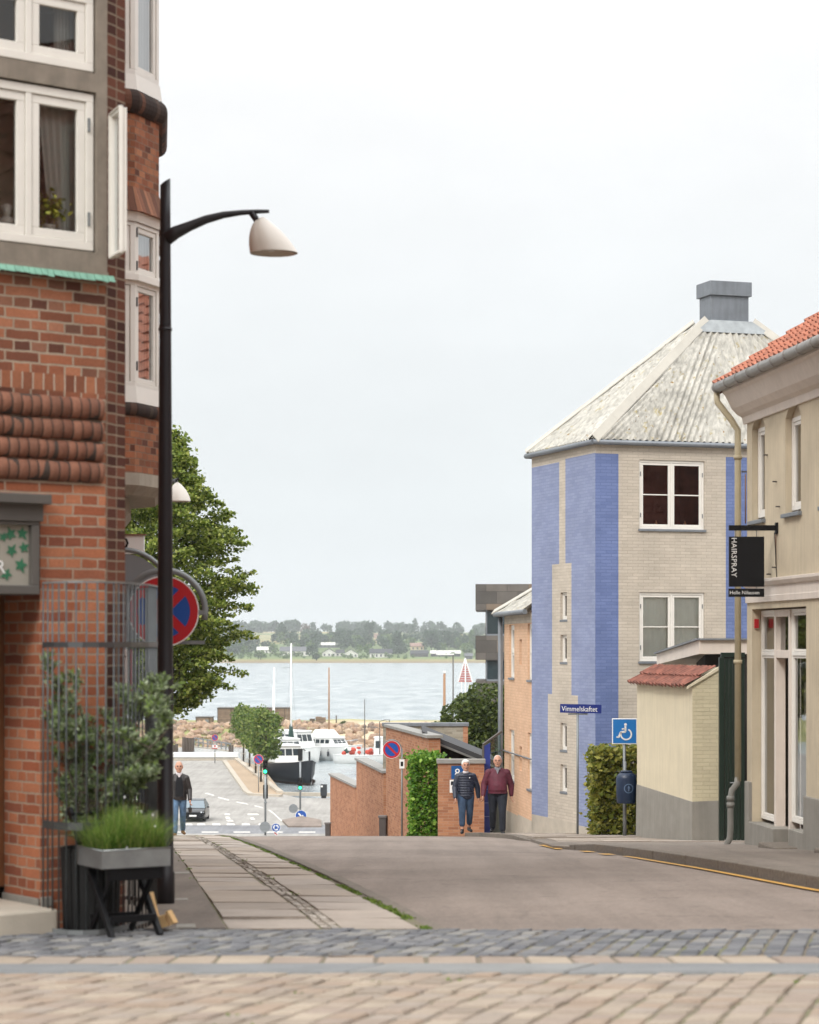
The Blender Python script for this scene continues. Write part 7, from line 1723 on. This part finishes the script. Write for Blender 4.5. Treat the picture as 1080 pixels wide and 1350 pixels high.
ftree('tall pointed dark conifer standing above the far wood', 547, 842, 815.5, 24, 'leaf_far', 'cone')
ftree('round dark tree standing above the far houses', 487.5, 848, 819, 17, 'leaf_far')
ftree('dark narrow tree above the large grey roof across the water', 371, 848, 820, 15, 'leaf_far')
ftree('brownish tree on the far slope above the grey roofs', 402, 840, 820, 14, 'leaf_far_brown')
ftree('broad grey-green tree left of the small white shore house', 327, 858, 832, 26, 'leaf_far')
ftree('low pale tree in front of the leftmost shore house', 344, 870, 857, 20, 'leaf_far_pale')
ftree('dark round bush tree between the long white house and the white gables', 417, 871, 861, 12, 'leaf_far')
ftree('broad tree right of the pointed conifer, behind the dark timber house', 569, 858, 829, 24, 'leaf_far')
ftree('tree above the long low house by the lamp arm', 592, 857, 832, 20, 'leaf_far')
ftree('narrow tall tree beside the dark office block across the water', 622.5, 862, 828, 11, 'leaf_far_pale')
ftree('dark tree between the cream house and the pink roof', 524, 862, 830, 16, 'leaf_far')
ftree('pale tree beside the right white gable across the water', 472, 856, 838, 18, 'leaf_far_pale')
ftree('small dark tree left of the far white gables', 449, 856, 836, 16, 'leaf_far')
# woods and garden hedges of the far shore that read as one mass
def wood(name, label, n, d0, d1, hh, lsz, mat, x0=-420, x1=420, ok=lambda x, d: True, dens=5, seed=1):
    rs2 = np.random.RandomState(seed); bl = []
    while n > 0:
        d = rs2.uniform(d0, d1); x = rs2.uniform(x0, x1)*d/1900; n -= 1
        if not ok(x, d): continue
        h = rs2.uniform(*hh); w = h*rs2.uniform(.35,.6); z = far_h(x, d)
        bl.append((x, d, z+h*.5, w, w, h*.5))
        for _ in range(3): bl.append((x+rs2.uniform(-.6,.6)*w, d+rs2.uniform(-.5,.5)*w, z+h*rs2.uniform(.3,.85), w*.55, w*.55, h*.22))
    stuff(name, leaves(name, crown_pts(bl, dens, rs2, .45), lsz, mat), None, label, 'wood')
def gap(x, d):
    px = CX+x/d*F
    for a, b in ((339,359),(369,407),(421,472),(488,517),(541,564),(568,608)):
        if a-1 < px < b+1 and d < 2010: return False
    return True
wood('shoreline_scrub', 'scrub and garden hedges along the far shore', 260, 1835, 1900, (2,5), .9, MT['leaf_far_pale'], ok=lambda x, d: noise.noise((x*.03,1,1)) > -.15, dens=6, seed=2)
wood('garden_trees', 'dense garden trees between the far houses', 330, 1880, 2150, (6,12), 1.3, MT['leaf_far'], ok=gap, seed=3)
wood('garden_trees_pale', 'paler garden trees between the far houses', 180, 1900, 2200, (6,11), 1.3, MT['leaf_far_pale'], ok=gap, seed=4)
wood('slope_wood', 'wood on the far slope', 340, 2150, 2500, (8,14), 1.7, MT['leaf_far'], ok=lambda x, d: noise.noise((x*.008,d*.01,5)) > -.1, dens=3.5, seed=5)
wood('ridge_wood', 'hazy wood along the far ridge', 420, 2900, 3250, (9,17), 2.4, MT['leaf_far'], x0=-520, x1=520, dens=2.2, seed=6)
# ------------------------------------------------------------------ people
def remesh(mb, mat, name, parent, vox=.009, smooth=2, label=None):
    o = part('tmp', mb, mat); m = o.modifiers.new('r', 'REMESH'); m.mode = 'VOXEL'; m.voxel_size = vox
    if smooth: s = o.modifiers.new('s', 'SMOOTH'); s.iterations = smooth; s.factor = .5
    bpy.context.view_layer.update()
    me = bpy.data.meshes.new_from_object(o.evaluated_get(bpy.context.evaluated_depsgraph_get())); bpy.data.objects.remove(o)
    me.materials.clear(); me.materials.append(mat); me.polygons.foreach_set('use_smooth', [True]*len(me.polygons))
    return part(name, me, None, parent, label)
def ell(mb, rings, n=16):
    mb.loft([[(cx+rx*math.cos(2*math.pi*i/n), cy+ry*math.sin(2*math.pi*i/n), z) for i in range(n)] for z, rx, ry, cx, cy in rings])
def limb(mb, pts, rr, n=12):
    P_ = [Vector(p) for p in pts]; path = []; rad = []
    for i in range(len(P_)-1):
        for s in (0,.33,.66): path.append(P_[i].lerp(P_[i+1], s)); rad.append(rr[i]+(rr[i+1]-rr[i])*s)
    path.append(P_[-1]); rad.append(rr[-1]); mb.tube(path, rad, n)
    for p, r in zip(P_, rr): mb.ball(p, r*.99, n=10)
def person(label, loc, H, rz, step, top, legs, shoe, hair, build=1.0, jl=.86, hem=.1, arms=((.0,.0),(.0,.0)), bald=False, open_top=None, collar=None, legr=1.0, hairlong=0, quilt=False, belly=0.0):
    k = H/1.74; t = thing('person', label, 'person', loc, rz); S = Matrix.Scale(k, 4)
    sh_, b = .17*build, build
    hipz = .93; ft = []
    for s, st in ((-1,step),(1,-step)):           # s=-1 is the viewer's left; st>0 is the forward leg
        hp = Vector((s*.085*b, 0, hipz-.02)); fy = -st; lift = .0 if st > 0 else .035
        an = Vector((s*.10*b, fy, .085+lift)); kn = Vector((s*.095*b, fy*.5-(.06 if st > 0 else .07), .50)); toe = an+Vector((s*.03,-.15,-.045-(lift*.6))); ft.append((hp,kn,an,toe))
    ar = []
    for s, (fw, out) in zip((-1,1), arms):
        sp = Vector((s*sh_,.0,1.365)); el = sp+Vector((s*(.055+out), .03-fw*.35, -.28)); wr = el+Vector((s*out*.3, -.09-fw*.6, -.235)); ar.append((sp,el,wr))
    # body: one continuous surface with head, arms, five fingered hands and legs
    m = MB()
    ell(m, [(.86,.15*b,.10,0,0),(.95,.165*b,.115,0,0),(1.08,.15*b,.11,0,-.005),(1.25,.155*b,.11,0,0),(1.34,.12*b,.085,0,.01),(1.40,.06,.06,0,.015)])
    limb(m, [(0,.015,1.38),(0,-.005,1.50)], [.055,.054]); hb = len(m.v)
    m.ball((0,-.015,1.635), .077,.098,.112, 18); m.ball((0,-.045,1.565), .056,.058,.055, 14); m.ball((0,.03,1.66), .076,.08,.082, 14)
    m.ball((0,-.118,1.622), .0135,.02,.02, 8); m.ball((0,-.112,1.645), .009,.014,.03, 8)
    for s in (-1,1): m.ball((s*.078,.0,1.632), .011,.022,.034, 8); m.ball((s*.033,-.1,1.66), .024,.014,.009, 8); m.ball((s*.035,-.09,1.61), .022,.016,.02, 8)
    m.ball((0,-.103,1.577), .024,.012,.008, 8); m.ball((0,-.092,1.545), .022,.02,.018, 8)
    hs = lambda m, b0=0: [v.__setitem__(slice(None), Vector((v.x*1.12, v.y*1.12, 1.74+(v.z-1.74)*1.16))) for v in m.v[b0:]]
    hs(m, hb)
    for (sp,el,wr), s in zip(ar, (-1,1)):
        limb(m, [sp+Vector((-s*.02,0,-.02)),el,wr], [.042,.042,.03]); d = (wr-el).normalized(); side = Vector((0,-1,0)); side = (side-d*side.dot(d)).normalized(); out = d.cross(side)*s
        pal = wr+d*.055; m.ball(wr+d*.045, .024,.036,.045, 10)
        for j in range(4):
            bs = wr+d*.075+side*(.028-.019*j); ln_ = (.07,.078,.072,.056)[j]; p1 = bs+d*ln_*.5-out*.004; p2 = p1+d*ln_*.38-out*.022; p3 = p2+d*ln_*.15-out*.02; m.tube([bs-d*.02,bs,p1,p2,p3], [.0095,.0095,.009,.008,.006], 7)
        tb = wr+d*.03+side*.03; m.tube([tb,tb+side*.022+d*.02,tb+side*.03+d*.048,tb+side*.024+d*.066], [.012,.011,.0095,.007], 7)
    for hp,kn,an,toe in ft: limb(m, [hp,kn,an], [.078,.05,.036]); limb(m, [an+Vector((0,.03,-.03)),toe], [.035,.028])
    for v in m.v: v[:] = S @ v
    body = remesh(m, MT['skin'], 'body', t, .0062, 1)
    # eyes and brows
    m = MB()
    for s in (-1,1): m.ball((s*.031,-.106,1.642), .014,.008,.008, 8); m.ball((s*.033,-.113,1.662), .02,.006,.005, 8)
    m.ball((0,-.112,1.578), .022,.005,.005, 8); hs(m)
    for v in m.v: v[:] = S @ v
    part('eyes', m, MT['eye'], body)
    # hair
    m = MB()
    if bald: m.ball((0,.03,1.648), .086,.088,.075, 18); m.ball((0,.035,1.69), .074,.075,.058, 14)
    else: m.ball((0,.018,1.672), .09,.102,.09, 18); m.ball((0,.045,1.63), .085,.08,.10, 14); m.ball((.01,-.05,1.715), .07,.055,.036, 12)
    hs(m)
    if hairlong: m.ball((0,.05,1.55), .085,.06,.12, 12)
    for v in m.v: v[:] = S @ v
    remesh(m, MT[hair], 'hair', t, .009, 1)
    # trousers
    m = MB(); ell(m, [(.84,.155*b,.125,0,0),(.92,.172*b,.135,0,0),(1.02,.168*b,.13,0,-.01*belly),(1.06,.165*b,.13,0,0)])
    for hp,kn,an,toe in ft:
        e = an+(kn-an)*hem; limb(m, [hp+Vector((0,0,-.02)),kn,e], [.102*b*legr,.073*legr,.062*legr])
    for v in m.v: v[:] = S @ v
    remesh(m, MT[legs], 'trousers', t, .01, 2)
    # jacket with sleeves
    m = MB(); ell(m, [(jl,.182*b,.14+.03*belly,0,-.02*belly),(jl+.05,.19*b,.15+.04*belly,0,-.03*belly),(1.08,.182*b,.145+.04*belly,0,-.03*belly),(1.2,.19*b,.145+.02*belly,0,-.01*belly),(1.3,.185*b,.14,0,0),(1.37,.15*b,.115,0,.01),(1.44,.08,.08,0,.01)])
    if quilt:
        for i in range(9): z = jl+.05+i*.06; w = .19*b; ell(m, [(z,.186*b,.148,0,0),(z+.02,.199*b,.16,0,0),(z+.04,.199*b,.16,0,0),(z+.055,.186*b,.148,0,0)])
    for sp,el,wr in ar: limb(m, [sp+Vector((0,0,-.01)),el,wr-(wr-el)*.06], [.078*b,.066*b,.05])
    limb(m, [(-sh_*.95,0,1.365),(-.06,.01,1.41),(.06,.01,1.41),(sh_*.95,0,1.365)], [.066,.06,.06,.066])
    for v in m.v: v[:] = S @ v
    jk = remesh(m, MT[top], 'jacket', t, .009, 2)
    if open_top:
        m = MB(); 
        for z, w in ((1.0,.085),(1.15,.085),(1.3,.075),(1.42,.045)): pass
        n = 8; rows = []
        for z, w, y in ((.93,.09,-.157),(1.1,.088,-.158),(1.25,.08,-.158),(1.36,.06,-.14),(1.44,.035,-.10)): rows.append([(w*(2*i/n-1)*1.0, y+.35*(w*(2*i/n-1))**2*1.0-.006, z) for i in range(n+1)])
        m.grid(rows); b2 = [[(p[0],p[1]+.03,p[2]) for p in r] for r in rows]; m.grid(b2)
        for v in m.v: v[:] = S @ v
        part('jumper', m, MT[open_top], t)
    if collar:
        m = MB(); ell(m, [(1.43,.078,.085,0,-.005),(1.475,.068,.074,0,-.008),(1.485,.06,.066,0,-.008)])
        if collar[1]: m.prism([(-.05,1.465),(.05,1.465),(0,1.33)], .105, .135, M=Matrix.Rotation(R(90),4,'X'))
        for v in m.v: v[:] = S @ v
        part('collar', m, MT[collar[0]], t)
    for hp,kn,an,toe in ft:
        m = MB(); limb(m, [an+Vector((0,.035,-.04)),an+Vector((0,-.03,-.045)),toe+Vector((0,-.01,-.0))], [.045,.043,.036]); m.tube([an+Vector((0,0,-.03)),an+Vector((0,.005,.03))], [.044,.042], 12)
        for v in m.v: v.z = max(v.z, 0.0); v[:] = S @ v
        remesh(m, MT[shoe], 'shoe', t, .008, 1)
    return t, ar, k
D_ = 53; z0 = zg(D_)+.02
t, ar, k = person('grey haired man in open dark leather jacket and jeans walking past the lamp pole', (X_(236,D_),D_,z0), 1.73, R(8), .2, 'leather', 'jeans', 'shoe_brown', 'hair_grey', 1.0, .84, .08, ((-.05,.0),(.1,.02)), True, 'knit_black', ('shirt_white',True), 1.0)
wr = ar[1][2]*k; d = (ar[1][2]-ar[1][1]).normalized(); g = WM[t.name] @ (wr+d*.11)
bg_ = thing('carried_bag', 'small dark item hanging from the hand of the man in the leather jacket', 'bag', (g.x,g.y,g.z-.2)); m = MB(); m.hexa([(-.03,-.05,0),(.03,-.05,0),(.03,.05,0),(-.03,.05,0)],[(-.045,-.07,.12),(.045,-.07,.12),(.045,.07,.12),(-.045,.07,.12)]); part('pouch', m, MT['leather'], bg_, bev=.01); m = MB(); m.tube([(0,-.05,.12),(0,-.03,.2),(0,.03,.2),(0,.05,.12)], .009, 6); part('handle', m, MT['leather'], bg_)
D_ = 54; person('person in dark jacket mostly hidden behind the bar cage and lamp pole', (X_(197,D_),D_,zg(D_)+.02), 1.66, R(-4), -.18, 'knit_black', 'trousers', 'shoe_black', 'hair_grey', .95, .8, .08, ((.05,0),(.0,0)), False, None, ('leather',False), 1.0, 1)
D_ = 49.5; z0 = zg(D_)+.085
t, ar, k = person('white haired woman in navy quilted jacket and cropped jeans on the right pavement', (X_(614,D_),D_,z0), 1.585, R(6), .17, 'quilt', 'jeans_dark', 'shoe_black', 'hair_white', 1.06, .82, .34, ((.16,.03),(-.1,.06)), False, None, ('shirt_white',False), 1.15, 0, True)
m = MB(); m.ball((.075*k,-.163*k,1.33*k), .013,.008,.013, 8); part('badge', m, MT['sign_white'], t)
t, ar, k = person('balding man in burgundy jacket and dark trousers walking beside the white haired woman', (X_(656,D_),D_-.1,z0), 1.695, R(-4), -.21, 'maroon', 'trousers', 'shoe_black', 'hair_white', 1.16, .93, .06, ((.12,.05),(-.12,.04)), True, None, ('shirt',True), 1.12, 0, False, 1.0)
m = MB(); m.loft([[((.205)*math.cos(2*math.pi*i/20)*k*1.05, (-.025+.17*math.sin(2*math.pi*i/20))*k, z*k) for i in range(20)] for z in (.90,.915,.945,.955)], caps=False); part('waistband', m, MT['maroon'], t)
# ------------------------------------------------------------------ air, light, camera
SUN_EL, SUN_AZ = 40, -152          # high, behind and to the left of the camera
hz = MB(); hz.box(-1700,1700,-90,4600,-17.5,62)
hm = bpy.data.materials.new('haze_air'); hm.use_nodes = True; nt = hm.node_tree; nt.nodes.clear()
ho = N(nt, 'ShaderNodeOutputMaterial'); pv = N(nt, 'ShaderNodeVolumePrincipled', ins={'Color': (.92,.97,1,1), 'Density': HAZE, 'Anisotropy': 0.0}); nt.links.new(pv.outputs[0], ho.inputs['Volume'])
if HAZE > 0: stuff('haze', hz, hm)
w = bpy.data.worlds.new('World'); SC.world = w; w.use_nodes = True; nt = w.node_tree
bg = nt.nodes['Background']
sky = N(nt, 'ShaderNodeTexSky', sky_type='NISHITA', sun_disc=False, sun_elevation=R(SUN_EL), sun_rotation=R(SUN_AZ), air_density=1.0, dust_density=4.0, ozone_density=1.0)
co = N(nt, 'ShaderNodeTexCoord').outputs['Generated']
sp = N(nt, 'ShaderNodeSeparateXYZ'); nt.links.new(co, sp.inputs[0])
grad = ramp(nt, sp.outputs[2], [(0, (.80,.845,.865,1)), (.06, (.825,.87,.888,1)), (.14, (.875,.905,.918,1)), (.22, (.925,.935,.94,1)), (.3, (.96,.96,.96,1)), (1, (1,1,1,1))])
cl = noisen(nt, co, 2.6, 6, .6, (1,1,2.4))
cl2 = ramp(nt, cl, [(.34, g3(.93)), (.66, g3(1.04))])
cloud = mixc(nt, 1.0, grad, cl2, 'MULTIPLY')
scl = N(nt, 'ShaderNodeVectorMath', operation='SCALE'); nt.links.new(cloud, scl.inputs[0])
zen = N(nt, 'ShaderNodeMapRange', ins={1: .26, 2: .9, 3: 10*SKYK, 4: 10*SKYK*ZEN}); nt.links.new(sp.outputs[2], zen.inputs[0]); nt.links.new(zen.outputs[0], scl.inputs['Scale'])   # an overcast sky is brightest overhead
mx = mixc(nt, .95, sky.outputs[0], scl.outputs[0])
nt.links.new(mx, bg.inputs[0]); bg.inputs[1].default_value = .1
ld = bpy.data.lights.new('sun', 'SUN'); ld.energy = SUN; ld.angle = R(14); ld.color = (1,.97,.92)
lo = bpy.data.objects.new('sun', ld); COL.objects.link(lo)
dr = Vector((math.sin(R(SUN_AZ))*math.cos(R(SUN_EL)), math.cos(R(SUN_AZ))*math.cos(R(SUN_EL)), math.sin(R(SUN_EL))))
lo.rotation_euler = (-dr).to_track_quat('-Z', 'Y').to_euler(); lo.location = (0,0,60)
cd = bpy.data.cameras.new('camera'); cam = bpy.data.objects.new('camera', cd); COL.objects.link(cam)
cam.location = (0,0,0); cam.rotation_euler = (R(90),0,0)
cd.sensor_fit = 'AUTO'; cd.sensor_width = 36; cd.lens = 36*F/1350; cd.shift_y = (850-675)/1350; cd.clip_start = .1; cd.clip_end = 9000
cd.dof.use_dof = True; cd.dof.focus_distance = 55; cd.dof.aperture_fstop = 3.5
SC.camera = cam
SC.view_settings.view_transform = 'Standard'; SC.view_settings.look = 'None'; SC.view_settings.exposure = EXPO; SC.view_settings.gamma = 1
try: SC.view_settings.use_curve_mapping = False
except Exception: pass
SC.cycles.volume_bounces = 0; SC.cycles.max_bounces = 8; SC.cycles.transparent_max_bounces = 16
SC.cycles.use_denoising = True
